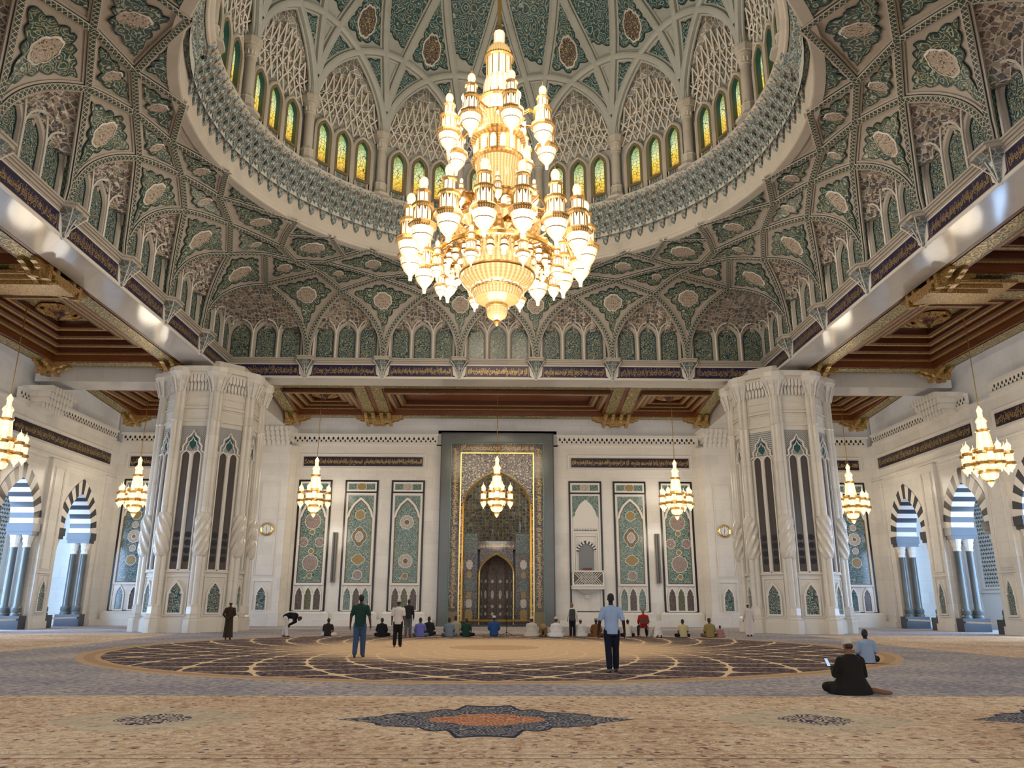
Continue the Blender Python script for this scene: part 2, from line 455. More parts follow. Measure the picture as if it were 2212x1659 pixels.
def rectmap(o, x0, x1, z0, z1):
    """rectangle outline with a vertex for every vertex of o (projected from its centre)"""
    cx = (x0+x1)/2; n = len(o); out = []
    zs = [p[1] for p in o]; 
    for i, (x, z) in enumerate(o):
        if z <= min(zs)+1e-6: out.append((x0 if x < cx else x1, z0)); continue
        t = (z-min(zs))/(max(zs)-min(zs))
        if abs(x-cx) < 1e-6: out.append((cx, z1)); continue
        hw = max(abs(p[0]-cx) for p in o)
        fr = 1-abs(x-cx)/hw
        # corner when frac ~ .35
        if fr < .35: out.append((x0 if x < cx else x1, z0+(z1-z0)*min(1, t*(.96))))
        else: out.append((cx+(x0-cx if x < cx else x1-cx)*(1-(fr-.35)/.65), z1))
    return out

# ------------------------------------------------------------------ walls
for s, nm in ((-1, 'left'), (1, 'right')):
    b = MB(); b.T = wallT(s)
    # solid wall with three arched openings built from vertical strips
    ys = [38.1, 44.65, 51.2]; HW = 2.2; y = 20.; TH = 1.3
    edges = []
    def piece(y0, y1, z0, z1): b.box(y0, y1, -TH, 0, z0, z1)
    cur = 20.
    for c in ys:
        piece(cur, c-HW, 0, 12.4)
        o = arch(c, 2*HW, 0, 5.75, 9.05, 10, 62)[1:-1]
        for i in range(len(o)-1):
            (xa, za), (xb, zb) = o[i], o[i+1]
            for d in (0, -TH): b.poly([(xa, d, za), (xb, d, zb), (xb, d, 12.4), (xa, d, 12.4)])
            b.poly([(xa, 0, za), (xa, -TH, za), (xb, -TH, zb), (xb, 0, zb)])
        for q in (o[0], o[-1]): b.poly([(q[0], 0, 5.75), (q[0], -TH, 5.75), (q[0], -TH, 5.7), (q[0], 0, 5.7)])
        cur = c+HW
    piece(cur, YW, 0, 12.4)
    b.box(20, YW, -TH, -.25, 12.4, 18)
    w = struct(b.build('wall_'+nm, M['marble']))
    b = MB(); b.T = wallT(s)
    b.box(-12, 20, -TH, 0, 0, 5.7); b.box(-12, 20, -TH, 0, 10.5, 18)
    for c in (5, 18.5, 12): b.box(c-1, c+1, -TH, 0, 5.7, 10.5)
    struct(b.build('wall_%s_near' % nm, M['marble']))
    # mouldings: base, panels over the arches, cornice
    b = MB(); b.T = wallT(s)
    for y0, y1 in ((53.9, YW), (47.0, 48.8), (40.45, 42.3), (33.9, 35.7)):
        b.box(y0, y1, 0, .22, 0, 9.9); b.box(y0-.05, y1+.05, 0, .3, 0, .42)
        if y1 < 50:
            yc = (y0+y1)/2
            frame(b, rect(yc-.5, yc+.5, 3.4, 9.4), .05, .22, .26); frame(b, rect(yc-.6, yc+.6, 3.3, 9.5), .04, .22, .25)
            frame(b, rect(yc-.55, yc+.55, .8, 3.1), .06, .22, .27)
            b.box(yc-.62, yc+.62, .2, .3, 3.12, 3.2)
    b.box(20, YW, 0, .12, 9.95, 10.1); b.box(20, YW, 0, .1, 12.4, 12.5)
    for c in ys: frame(b, rect(c-2.65, c+2.65, .5, 9.8), .1, 0, .05)
    struct(b.build('trim_'+('1' if s < 0 else '2'), M['marble']))
    for y0, y1, q in ((31, 40.6, 'nearer section'), (42.7, 54.4, 'farther section')):
        b = MB(); b.T = wallT(s); b.box(y0, y1, 0, .18, 12.5, 12.62); b.box(y0, y1, 0, .26, 13.05, 13.2); b.box(y0, y1, 0, .12, 12.6, 13.05)
        o = thing('honeycomb_cornice', 'carved white honeycomb cornice high on the %s side wall, %s' % (nm, q), 'cornice', (s*XW, (y0+y1)/2, 12.5), group='honeycomb cornices')
        o.location = (0, 0, 0); b.build('cornice_moulding', M['white'], o)
        b = MB(); b.T = wallT(s); yy = y0+.25
        while yy < y1-.2:
            fillp(b, arch(yy, .13, 12.82, 12.90, 13.02, 3), .125); fillp(b, arch(yy+.17, .10, 12.66, 12.72, 12.82, 2), .125); yy += .34
        b.build('pierced_holes', M['voidk'], o)

b = MB(); b.T = wallT(0)
b.box(-34, -3.95, -.8, 0, 0, 12.5); b.box(3.95, 34, -.8, 0, 0, 12.5); b.box(-34, 34, -.9, -.3, 12.5, 18)
b.box(-4.3, 4.3, -.8, -.3, 12.5, 13.6); b.box(-4.36, -3.95, -.3, 0, 12.4, 13.3); b.box(3.95, 4.36, -.3, 0, 12.4, 13.3)
for s in (-1, 1):
    x0, x1 = (14.6, 16.95)
    X0, X1 = (x0, x1) if s > 0 else (-x1, -x0)
    b.box(X0, X1, 0, .75, 0, 12.3); b.box(X0-.08, X1+.08, 0, .85, 0, .9); b.box(X0-.04, X1+.04, 0, .8, .9, 1.0)
    b.box(X0-.35, X0, 0, .3, 0, 12.3) ; b.box(X1, X1+.35, 0, .3, 0, 12.3)
b.box(-34, -4.3, 0, .35, 0, .42); b.box(4.3, 34, 0, .35, 0, .42)
struct(b.build('wall_back', M['marble']))
# clerestory cove behind the timber ceilings, plain slabs over everything
# roof with the square opening of the dome
b = MB()
for q in ((-40, -A-1.7, -12, YW+1), (A+1.7, 40, -12, YW+1), (-A-1.7, A+1.7, YC+A+1.7, YW+1), (-A-1.7, A+1.7, -12, YC-A-1.7)):
    b.box(*q, 18, 18.3)
struct(b.build('ceiling_slab', M['white']))

# outer aisles beyond the arcades
mw = plain('daylit_white_wall', (.74, .74, .73), .35)
for s, nm in ((-1, 'left'), (1, 'right')):
    b = MB()
    b.box(s*33.6, s*34, 47.5, YW+4, 0, 18) if s > 0 else b.box(-34, -33.6, 47.5, YW+4, 0, 18)
    x0, x1 = sorted((s*28.3, s*36)); b.box(x0, x1, YW+1.2, YW+1.5, 0, 18); b.box(x0, x1, 10, YW+1.5, 10.5, 10.8)
    struct(b.build('wall_outer_'+nm, mw))
    b = MB(); xa, xb = sorted((s*33.6, s*34))
    for y0 in range(12, 48, 5): b.box(xa, xb, y0, y0+1, 0, 10.5)
    b.box(xa, xb, 12, 48, 0, .6); b.box(xa, xb, 12, 48, 9.5, 10.5)
    struct(b.build('wall_outer_%s_glazed' % nm, mw))
    t = NT('window_daylight_'+nm); gl = t.out((0, 0, 0), .2, emit=(.30, .55, 1), estr=(7.5 if s < 0 else 5))  # glowing panes out of view, glazing lengthened to brighten the outer aisle
    for k, y0 in enumerate(range(13, 47, 5)):
        b = MB(); b.poly([(s*33.8, y0, .6), (s*33.8, y0+4, .6), (s*33.8, y0+4, 9.5), (s*33.8, y0, 9.5)][::-1 if s < 0 else 1])
        w = struct(b.build('window_%d' % (k+1+(0 if s < 0 else 10)), gl))
    # lattice screen window and small niches in the outer wall
    b = MB(); T = (lambda p, s=s: Vector((s*(33.6-p[1]), p[0], p[2]))); b.T = T
    z0, z1, y0, y1 = 2.7, 8.6, 51.6, 54.6
    n = 11
    for i in range(-n, n*2):
        for sg in (1, -1):
            # diagonal bars clipped to the rectangle
            pts = []
            for k in range(61):
                zz = z0+(z1-z0)*k/60; yy = y0+(y1-y0)*(i/n)+sg*(zz-z0)*.5
                if y0 <= yy <= y1: pts.append((yy, zz))
            if len(pts) > 1:
                (ya, za), (yb, zb) = pts[0], pts[-1]
                b.poly([(ya-.045, .06, za), (ya+.045, .06, za), (yb+.045, .06, zb), (yb-.045, .06, zb)])
    o = thing('lattice_window', 'white diamond lattice screen seen through the %s arcade arch' % nm, 'screen'); b.build('lattice', M['white'], o)
    b = MB(); b.T = T; frame(b, rect(y0-.15, y1+.15, z0-.15, z1+.15), .15, 0, .1); b.build('screen_frame', M['white'], o)
    b = MB(); b.T = T; fillp(b, rect(y0, y1, z0, z1), .02); b.build('screen_backing', plain('greenish_dim_glass', (.22, .25, .24), .3), o)
    b = MB(); xa, xb = sorted((s*32.2, s*33.2)); b.box(s*33.55-.06, s*33.55+.06, 48.4, 49.6, 0, 2.5); struct(b.build('door_%d' % (1 if s < 0 else 2), M['wood']))
    b = MB(); b.T = lambda p, s=s: Vector((s*p[0], YW+1.2-p[1], p[2])); b.box(30.6, 31.7, 0, .1, 0, 2.9)
    struct(b.build('door_%d' % (3 if s < 0 else 4), M['wood']))
    b = MB(); b.T = T; b.box(40, YW+1, 0, .12, 2.3, 2.42)
    struct(b.build('trim_%d' % (3 if s < 0 else 4), M['white']))

# striped horseshoe-pointed arches with paired columns
def arcade(s, c, lab):
    o = thing('striped_arch', lab, 'arch', (s*XW, c, 0)); 
    T = wallT(s); off = Vector((s*XW, c, 0)); TT = lambda p: T(p)-off
    for mat, par, nm in ((M['white'], 0, 'white_voussoirs'), (M['dmarble'], 1, 'dark_voussoirs')):
        b = MB(); b.T = TT; NV = 10
        pin = arch(c, 3.2, 0, 5.9, 8.35, 38, 62)[1:-1]; pout = arch(c, 4.75, 0, 5.9, 9.25, 38, 62)[1:-1]
        m = len(pin)-1
        for k in range(NV*2-1):
            if (k % 2) != par: continue
            f0, f1 = k/(NV*2-1), (k+1)/(NV*2-1); n0, n1 = round(f0*m), round(f1*m)
            for i in range(n0, n1):
                a0, a1, c0, c1 = pin[i], pin[i+1], pout[i], pout[i+1]
                if par == 0:   # paler stones stop a little short
                    c0 = (a0[0]+(c0[0]-a0[0])*.99, a0[1]+(c0[1]-a0[1])*.99); c1 = (a1[0]+(c1[0]-a1[0])*.99, a1[1]+(c1[1]-a1[1])*.99)
                b.poly([(a0[0], .03, a0[1]), (a1[0], .03, a1[1]), (c1[0], .03, c1[1]), (c0[0], .03, c0[1])])
                b.poly([(a0[0], .03, a0[1]), (a1[0], .03, a1[1]), (a1[0], -1.33, a1[1]), (a0[0], -1.33, a0[1])])
                b.poly([(a0[0], -1.33, a0[1]), (a1[0], -1.33, a1[1]), (c1[0], -1.33, c1[1]), (c0[0], -1.33, c0[1])])
        b.build(nm, mat, o)
    for sd in (-1, 1):
        yy = c+sd*1.92
        b = MB(); b.T = TT; b.box(yy-.38, yy+.38, -1.42, .14, 5.45, 5.92); b.box(yy-.32, yy+.32, -1.36, .08, 5.25, 5.45)
        b.build('impost_block', M['dmarble'], o)
        b = MB(); b.T = TT; b.box(yy-.36, yy+.36, -1.42, .16, 0, .75); b.build('plinth', M['dmarble'], o)
        for xx in (-.28, -1.0):
            b = MB(); b.T = TT
            b.lathe([(.29, .75), (.29, .85), (.24, .92), (.28, 1.0), (.28, 1.18), (.22, 1.25), (.20, 1.3), (.19, 4.5), (.21, 4.55)], 16, (yy, xx, 0)); cl = b.build('column', M['gmarble'], o, True)
            b = MB(); b.T = TT; b.lathe([(.2, 4.55), (.23, 4.6), (.2, 4.72), (.27, 4.95), (.25, 5.0), (.33, 5.25)], 12, (yy, xx, 0)); b.build('capital', M['white'], cl).location -= cl.location
    return o
AL = {51.2: 'farthest one', 44.65: 'middle one', 38.1: 'cut by the photo edge'}
for s, nm in ((-1, 'left'), (1, 'right')):
    for c in (51.2, 44.65, 38.1):
        arcade(s, c, 'striped arch with grey paired columns in the %s arcade, %s' % (nm, AL[c]))
    for yc in (47.9, 41.4):
        o = thing('wall_niche', 'small pointed dark tiled niche on the %s wall between arches, %s' % (nm, 'the farther' if yc > 45 else 'the nearer'), 'niche')
        b = MB(); b.T = wallT(s); oo = keyhole(yc, .62, 1.0, 2.0, 2.75); fillp(b, oo, .235); b.build('niche_tile', M['ntile'], o)
        b = MB(); b.T = wallT(s); frame(b, offs(oo, .09), .09, .22, .3); b.build('niche_frame', M['white'], o)

# transverse beams from the piers, wall brackets
def bracket(T, cx, name, lab):
    o = thing(name, lab, 'bracket'); b = MB(); b.T = T
    for k in range(4):
        w = .95+.16*k; z = 12.3+.3*k
        b.box(cx-w, cx+w, -.3, .85+.22*k, z, z+.3)
    b.build('stepped_body', M['marble'], o)
    b = MB(); b.T = T
    for k in range(4):
        for i in range(7):
            x = cx-1.0+i*.333; z = 12.3+.3*k
            b.prism([(x-.12, z), (x-.12, z+.24), (x, z+.3), (x+.12, z+.24), (x+.12, z), (x, z-.16)], .86+.22*k, .9+.22*k, 'y')
    b.build('hanging_leaves', M['white'], o)
for s, nm in ((-1, 'left'), (1, 'right')):
    bracket(wallT(0), s*15.8, 'wall_bracket', 'carved white stalactite bracket topping the %s pilaster of the prayer wall' % nm)
    bracket(wallT(s), 44.9, 'wall_bracket', 'carved white stalactite bracket on the %s side wall under the cross beam' % nm)
    b = MB(); x0, x1 = sorted((s*18.2, s*27)); b.box(x0, x1, 44.1, 46.0, 13.9, 14.9); b.box(x0, x1, 44.4, 45.7, 14.9, 18)
    o = b.build('cross_beam', M['marble_beam'])
    tag(o, 'white marble cross beam from the %s pier to the %s side wall' % (nm, nm), 'beam')
    b = MB(); x0, x1 = sorted((s*14.9, s*16.7)); b.box(x0, x1, 46.8, YW, 13.5, 14.6); b.box(min(x0, x1)+.3, max(x0, x1)-.3, 46.8, YW, 14.6, 18)
    o = b.build('cross_beam', M['marble_beam']); tag(o, 'white marble beam from the %s pier back to the prayer wall' % nm, 'beam')

# great beams round the dome square: soffit, band, ledge
def ringbox(b, a0, a1, z0, z1):
    b.box(-a1, a1, YC+a0, YC+a1, z0, z1); b.box(-a1, a1, YC-a1, YC-a0, z0, z1)
    b.box(-a1, -a0, YC-a0, YC+a0, z0, z1); b.box(a0, a1, YC-a0, YC+a0, z0, z1)
b = MB(); ringbox(b, A, A+1.68, ZS, 15.7); struct(b.build('ceiling_great_beam', M['marble_beam']))
b = MB(); ringbox(b, A-.06, A, ZS-.02, ZS+.1); ringbox(b, A-.07, A, 15.44, 15.52)
struct(b.build('trim_5', M['white']))
b = MB(); ringbox(b, A-.24, A+.3, 15.66, 15.74); ringbox(b, A-.30, A+.3, 15.74, 15.82); ringbox(b, A-.16, A, 15.56, 15.66); ringbox(b, A-.1, A, 15.5, 15.56)
struct(b.build('trim_6', M['vstone']))
# ------------------------------------------------------------------ Arabic lettering
_AR = {'ا': 0xFE8D, 'أ': 0xFE83, 'إ': 0xFE87, 'آ': 0xFE81, 'ب': 0xFE8F, 'ة': 0xFE93, 'ت': 0xFE95, 'ث': 0xFE99, 'ج': 0xFE9D, 'ح': 0xFEA1, 'خ': 0xFEA5, 'د': 0xFEA9,
       'ذ': 0xFEAB, 'ر': 0xFEAD, 'ز': 0xFEAF, 'س': 0xFEB1, 'ش': 0xFEB5, 'ص': 0xFEB9, 'ض': 0xFEBD, 'ط': 0xFEC1, 'ظ': 0xFEC5, 'ع': 0xFEC9, 'غ': 0xFECD, 'ف': 0xFED1,
       'ق': 0xFED5, 'ك': 0xFED9, 'ل': 0xFEDD, 'م': 0xFEE1, 'ن': 0xFEE5, 'ه': 0xFEE9, 'و': 0xFEED, 'ى': 0xFEEF, 'ي': 0xFEF1}
_NJ = set('اأإآدذرزوةى')
def shape_ar(s):
    out = []
    for i, c in enumerate(s):
        if c not in _AR: out.append(c); continue
        prev = i > 0 and s[i-1] in _AR and s[i-1] not in _NJ
        nxt = i+1 < len(s) and s[i+1] in _AR and c not in _NJ
        out.append(chr(_AR[c]+(3 if prev and nxt else 1 if prev else 2 if nxt else 0)))
    return ''.join(out[::-1])
VERSES = ['الله نور السماوات والأرض مثل نوره كمشكاة فيها مصباح', 'المصباح في زجاجة الزجاجة كأنها كوكب دري يوقد من', 'شجرة مباركة زيتونة لا شرقية ولا غربية يكاد زيتها يضيء',
          'نور على نور يهدي الله لنوره من يشاء ويضرب الله', 'في بيوت أذن الله أن ترفع ويذكر فيها اسمه يسبح له', 'قل هو الله أحد الله الصمد لم يلد ولم يولد ولم يكن']
VERSES = [v.replace('ء', '') for v in VERSES]
_tx = {}
def text_mesh(k, w, h):
    """two interlaced lines of tall gilded script filling w x h, flat in xz, centred"""
    key = (k, round(w, 2), round(h, 2))
    if key in _tx: return _tx[key]
    vs_, fs_ = [], []
    for ln in range(2):
        words = VERSES[(k+ln*3) % 6]
        c = bpy.data.curves.new('lettering', 'FONT'); c.body = shape_ar(words); c.resolution_u = 2; c.fill_mode = 'FRONT'; c.offset = .013
        o = bpy.data.objects.new('lettering', c); COL.objects.link(o); bpy.context.view_layer.update()
        me = bpy.data.meshes.new_from_object(o.evaluated_get(bpy.context.evaluated_depsgraph_get()))
        bpy.data.objects.remove(o)
        xs = [v.co.x for v in me.vertices]; ys = [v.co.y for v in me.vertices]
        x0, x1, y0, y1 = min(xs), max(xs), min(ys), max(ys); hh = h*.80; base = len(vs_)
        for v in me.vertices:
            vs_.append(((v.co.x-x0)/(x1-x0)*w-w/2, 0.006*ln, (v.co.y-y0)/(y1-y0)*hh-h/2+ln*(h-hh)))
        for p in me.polygons: fs_.append([base+i for i in p.vertices])
    me = bpy.data.meshes.new('lettering'); me.from_pydata([(x, y, z) for x, y, z in vs_], [], fs_); me.materials.append(M['gold']); me.update()
    _tx[key] = me; return me
def put_text(k, w, h, loc, rz, parent, name='gold_lettering'):
    o = bpy.data.objects.new(name, text_mesh(k, w, h)); link(o, parent); o.location = loc; o.rotation_euler = (0, 0, rz); return o

# inscription friezes between the corbels of the great beams
BAY = 2*A/7
ORD = ['first', 'second', 'third', 'fourth', 'fifth', 'sixth', 'seventh']
def sideT(sd):
    """frame of a side of the dome square: x along (left to right seen from the middle), d inwards"""
    return {'back': lambda p: Vector((p[0], YC+A-p[1], p[2])),
            'left': lambda p: Vector((-A+p[1], YC+p[0], p[2])),
            'right': lambda p: Vector((A-p[1], YC-p[0], p[2]))}[sd]
ROT = {'back': 0, 'left': pi/2, 'right': -pi/2}
def nthpos(sd, i, n=7):
    """human description of bay i (0..6) on a side"""
    if sd == 'back': return '%s from the left over the prayer wall' % ORD[i]
    k = (6-i) if sd == 'left' else i
    return '%s from the far corner on the %s beam' % (ORD[k], sd)
for sd in ('back', 'left', 'right'):
    T = sideT(sd)
    for i in range(7):
        x0 = -A+i*BAY; x1 = x0+BAY; xc = (x0+x1)/2
        far = True
        if sd == 'left' and i < 1 or sd == 'right' and i > 5: continue
        o = thing('inscription_frieze', 'navy frieze with gold Arabic lettering, %s' % nthpos(sd, i), 'inscription', T((xc, 0, ZS)), ROT[sd] if sd != 'left' else pi/2, 'inscription friezes of the dome square')
        b = MB(); b.box(-BAY/2+.02, BAY/2-.02, -.045, 0, .1, .84); b.build('frieze_ground', M['navy'], o)
        put_text(i+(2 if sd == 'left' else 4 if sd == 'right' else 0), BAY-1.05, .62, (0, -.055, .46), 0, o)
        b = MB(); 
        for z in (.12, .82): b.box(-BAY/2+.38, BAY/2-.38, -.052, -.04, z-.008, z+.008)
        for x in (-BAY/2+.45, BAY/2-.45): b.box(x-.01, x+.01, -.052, -.04, .16, .78)
        b.build('gold_border_line', M['gold'], o)
def corbel_tree():
    o = thing('corbel', '', 'corbel', group='corbels under the vault feet')
    b = MB()   # ledge block
    b.prism([(-.62, 0), (-.62, -.25), (-.42, -.62), (.42, -.62), (.62, -.25), (.62, 0)], 1.0, 1.14); b.prism([(-.66, 0), (-.66, -.28), (-.45, -.69), (.45, -.69), (.66, -.28), (.66, 0)], 1.14, 1.22)
    b.build('ledge_block', M['vstone'], o)
    b = MB(); prof = [(.06, .10, 0), (.14, .16, .12), (.20, .20, .35), (.34, .34, .68), (.56, .56, .96), (.58, .60, 1.0)]
    rows = [[(-w, 0, z), (-w*.55, -d, z), (0, -d*1.12, z), (w*.55, -d, z), (w, 0, z)] for w, d, z in prof]
    b.grid(rows); b.face([b.P(p) for p in rows[0]]); b.build('tiled_bell', M['pend'], o)
    b = MB()
    b.prism([(-.42, .84), (-.36, .22), (0, -.08), (.36, .22), (.42, .84)], -.07, 0, 'y'); b.build('white_shield', M['white'], o)
    b = MB()
    for w in (-1, 1):
        b.tube([(w*.06, -.16, .05), (w*.12, -.25, .35), (w*.3, -.42, .7), (w*.5, -.56, .98)], .022, 5)
        b.tube([(w*.02, -.20, .5), (w*.16, -.44, .92)], .018, 5)
    b.tube([(0, -.14, .0), (0, -.26, .3), (0, -.45, .75)], .02, 5)
    b.build('pale_ribs', M['white'], o)
    return o
CB = corbel_tree(); first = True
for sd in ('back', 'left', 'right'):
    T = sideT(sd)
    for i in range(1, 7):
        if sd == 'left' and i < 2 or sd == 'right' and i > 5: continue
        o = CB if first else copy_tree(CB); first = False
        o.location = T((-A+i*BAY, 0, ZS)); o.rotation_euler.z = {'back': 0, 'left': pi/2, 'right': -pi/2}[sd]
        k = i if sd == 'back' else (7-i if sd == 'left' else i)
        o['label'] = 'green tiled stalactite corbel on the %s beam, %s from the %s corner' % (sd, ORD[k-1], 'left' if sd == 'back' else 'far')

# ------------------------------------------------------------------ timber coffered ceilings
def rectring(b, x0, x1, y0, y1, w, z0, z1):
    b.box(x0, x1, y0, y0+w, z0, z1); b.box(x0, x1, y1-w, y1, z0, z1); b.box(x0, x0+w, y0+w, y1-w, z0, z1); b.box(x1-w, x1, y0+w, y1-w, z0, z1)
def scroll_bracket(b, x, y, dx, dy, z, L=1.0, w=.22):
    """stepped scroll bracket pointing along (dx,dy)"""
    prof = [(0, 0), (L, 0), (L, -.16), (L*.86, -.2), (L*.8, -.3), (L*.62, -.32), (L*.55, -.46), (L*.3, -.5), (L*.2, -.6), (0, -.62)]
    px, py = -dy, dx
    a = [b.P((x+dx*u-px*w/2, y+dy*u-py*w/2, z+v)) for u, v in prof]; c = [b.P((x+dx*u+px*w/2, y+dy*u+py*w/2, z+v)) for u, v in prof]
    b.face(a); b.face(c[::-1]); n = len(prof)
    for i in range(n): b.face((a[i], c[i], c[(i+1) % n], a[(i+1) % n]))
def coffer(x0, x1, y0, y1, z, lab, tiers=4, sx=.62, sy=.62, joist=None, nz=0.):
    cx, cyy = (x0+x1)/2, (y0+y1)/2
    o = thing('coffered_ceiling', lab, 'ceiling', (cx, cyy, z), group='timber coffered ceilings')
    def B(): b = MB(); b.T = lambda p: Vector((p[0]-cx, p[1]-cyy, p[2]-z)); return b
    b = B(); b.box(x0, x1, y0, y0+1.05, z+nz, z+1.2); b.box(x0, x1, y1-1.05, y1, z, z+1.0)
    for q0, q1 in ((x0, x0+1.05), (x1-1.05, x1)): b.prism([(y0+1.05, z+nz), (y0+1.05, z+1.1), (y1-1.05, z+1.1), (y1-1.05, z)], q0, q1, 'x')
    b.build('edge_beam', M['wood'], o)
    b = B(); b.box(x0+.17, x1-.17, y0+.17, y0+.87, z+nz-.03, z+nz+.02); b.box(x0+.17, x1-.17, y1-.87, y1-.17, z-.03, z+.02)
    for q0, q1 in ((x0+.17, x0+.87), (x1-.87, x1-.17)): b.poly([(q0, y0+.87, z+nz-.03), (q1, y0+.87, z+nz-.03), (q1, y1-.87, z-.03), (q0, y1-.87, z-.03)])
    b; b.build('gilt_soffit_band', M['giltp'], o)
    b = B(); g = B(); u = B()
    for k in range(1, tiers+1):
        X0, X1, Y0, Y1 = x0+1.05+sx*(k-1), x1-1.05-sx*(k-1), y0+1.05+sy*(k-1), y1-1.05-sy*(k-1); zz = z+.22+.15*k
        rectring(b, X0-.02, X1+.02, Y0-.02, Y1+.02, min(sx, sy)+.04, zz, zz+.5)
        rectring(g, X0+.12, X1-.12, Y0+.12, Y1-.12, .2, zz-.03, zz+.02)
        u.box(X0, X0+.1, Y0, Y1, zz-.02, zz+.01); u.box(X1-.1, X1, Y0, Y1, zz-.02, zz+.01)
    b.build('stepped_beam', M['wood2'], o); g.build('gilt_line', M['giltw'], o)
    k = tiers; X0, X1, Y0, Y1 = x0+1.05+sx*k, x1-1.05-sx*k, y0+1.05+sy*k, y1-1.05-sy*k; zz = z+.22+.15*(tiers+1)+.12
    b = B(); b.box(X0-.1, X1+.1, Y0-.1, Y1+.1, zz, zz+.1); b.build('top_panel', M['wood'], o)
    if joist is None:
        b = B(); r = min(X1-X0, Y1-Y0)*.5
        for q in range(2):
            rr = r*(1, .62)[q]
            for i in range(8):
                a0, a1 = pi/8+i*pi/4, pi/8+(i+1)*pi/4
                b.tube([(cx+rr*cos(a0), cyy+rr*sin(a0), zz-.07), (cx+rr*cos(a1), cyy+rr*sin(a1), zz-.07)], .09, 4)
        for i in range(4):
            a0 = i*pi/2
            for w in (-1, 1):
                b.tube([(cx+r*1.0*cos(a0+w*.4), cyy+r*sin(a0+w*.4), zz-.09), (cx+r*.4*cos(a0-w*.5), cyy+r*.4*sin(a0-w*.5), zz-.09)], .08, 4)
        b.build('star_lattice', M['giltw'], o)
        b = B(); b.lathe([(.5, zz), (.45, zz-.12), (.28, zz-.2), (.22, zz-.32), (.1, zz-.4), (.05, zz-.55)], 16, (cx, cyy, 0)); b.build('rosette', M['wood2'], o, True)
        b = B()
        for sx_ in (-1, 1):
            for sy_ in (-1, 1):
                ax, ay = cx+sx_*(X1-X0)/2, cyy+sy_*(Y1-Y0)/2
                b.poly([(ax, ay, zz-.03), (ax-sx_*1.1, ay, zz-.03), (ax-sx_*.5, ay-sy_*.35, zz-.03), (ax-sx_*.35, ay-sy_*.6, zz-.03), (ax, ay-sy_*1.1, zz-.03)])
        b.build('corner_inlay', M['giltp'], o)
    else:
        for xj in joist:
            b = B(); b.box(xj-.2, xj+.2, y0+.9, y1-.9, z+1.0, z+1.5); b.build('joist', M['wood'], o)
            b = B(); b.box(xj-.12, xj+.12, y0+1, y1-1.2, z+.97, z+1.01); b.build('joist_gilding', M['giltw'], o)
    b = B(); L = 1.15
    for sx_, ax in ((1, x0), (-1, x1)):
        for sy_, ay in (((1, y0), (-1, y1)) if nz == 0 else ((-1, y1),)):
            for w in (.28, .8):
                scroll_bracket(b, ax, ay+sy_*w, sx_, 0, z, L+.5); scroll_bracket(b, ax+sx_*w, ay, 0, sy_, z, L+.5)
    b.build('corner_bracket', M['giltw'], o)
    return o
coffer(-8.3, 8.3, 47.2, 53.9, 14.12, 'red brown timber ceiling bay with gilt edges in front of the mihrab, the central one', 2, .5, .5, joist=(-7, -5.6, -4.2, -2.8, 2.8, 4.2, 5.6, 7), nz=.62)
for s, nm in ((-1, 'left'), (1, 'right')):
    c0, c1 = sorted((s*8.3, s*14.8)); coffer(c0, c1, 47.2, 53.9, 14.12, 'timber ceiling bay with rosette just %s of the central bay by the prayer wall' % nm, 3, .42, .42, nz=.62)
    c0, c1 = sorted((s*17.2, s*26.0)); coffer(c0, c1, 46.3, 54.0, 14.0, 'timber ceiling bay with rosette in the far %s corner beyond the pier' % nm, 4, nz=.42)
    c0, c1 = sorted((s*18.05, s*26.2)); coffer(c0, c1, 30.9, 43.6, 14.65, 'timber ceiling bay with rosette over the %s aisle before the pier' % nm, 4, .5, .95)
    c0, c1 = sorted((s*18.05, s*26.2)); coffer(c0, c1, 17.5, 30.2, 14.65, 'timber ceiling bay over the %s aisle nearest the camera, cut by the photo edge' % nm, 4, .5, .95)
    b = MB(); x0, x1 = sorted((s*18.0, s*21.5))
    for k in range(3): b.box(x0 if s > 0 else x0+.5*k, x1-.5*k if s > 0 else x1, 29.4+.25*k, 31.6-.25*k, 14.3-.14*k, 14.45-.14*k) 
    o = b.build('ceiling_bracket', M['giltw']); tag(o, 'gilt stepped timber bracket under the %s aisle ceiling beside the great beam' % nm, 'bracket')
# ------------------------------------------------------------------ vault between the dome square and the ring
Z0, HV, PW = 15.82, 4.55, 2.4
def uz(u): u = min(1, max(0, u)); return Z0+HV*(1-(1-u)**PW)**(1/PW)
def uof(x, y):
    r = math.hypot(x, y); m = max(abs(x), abs(y), 1e-6); rs = A*r/m
    return (rs-r)/(rs-RR)
def S(x, y, off=0.):
    """point of the vault over plan point (x, y relative to the centre), off metres into the room"""
    p = Vector((x, y+YC, uz(uof(x, y))))
    if off:
        e = .04
        def q(x, y): return Vector((x, y+YC, uz(uof(x, y))))
        a = atan2(x, y); r = math.hypot(x, y)
        t1 = q(r*sin(a+.004), r*cos(a+.004))-q(r*sin(a-.004), r*cos(a-.004)); t2 = q((r+e)*sin(a), (r+e)*cos(a))-q((r-e)*sin(a), (r-e)*cos(a))
        n = t1.cross(t2); 
        if n.length < 1e-9: n = Vector((-x, -y, 0))
        n.normalize(); c = Vector((0, YC, 10))-p
        if n.dot(c) < 0: n = -n
        p = p+n*off
    return p
_AN = 90
_al = {}
def altab(D):
    k = round(D, 1)
    if k not in _al:
        L = [0]; 
        for i in range(1, _AN+1):
            u0, u1 = ((i-1)/_AN)**2.2, (i/_AN)**2.2; L.append(L[-1]+math.hypot((u1-u0)*k, uz(u1)-uz(u0)))
        _al[k] = L
    return _al[k]
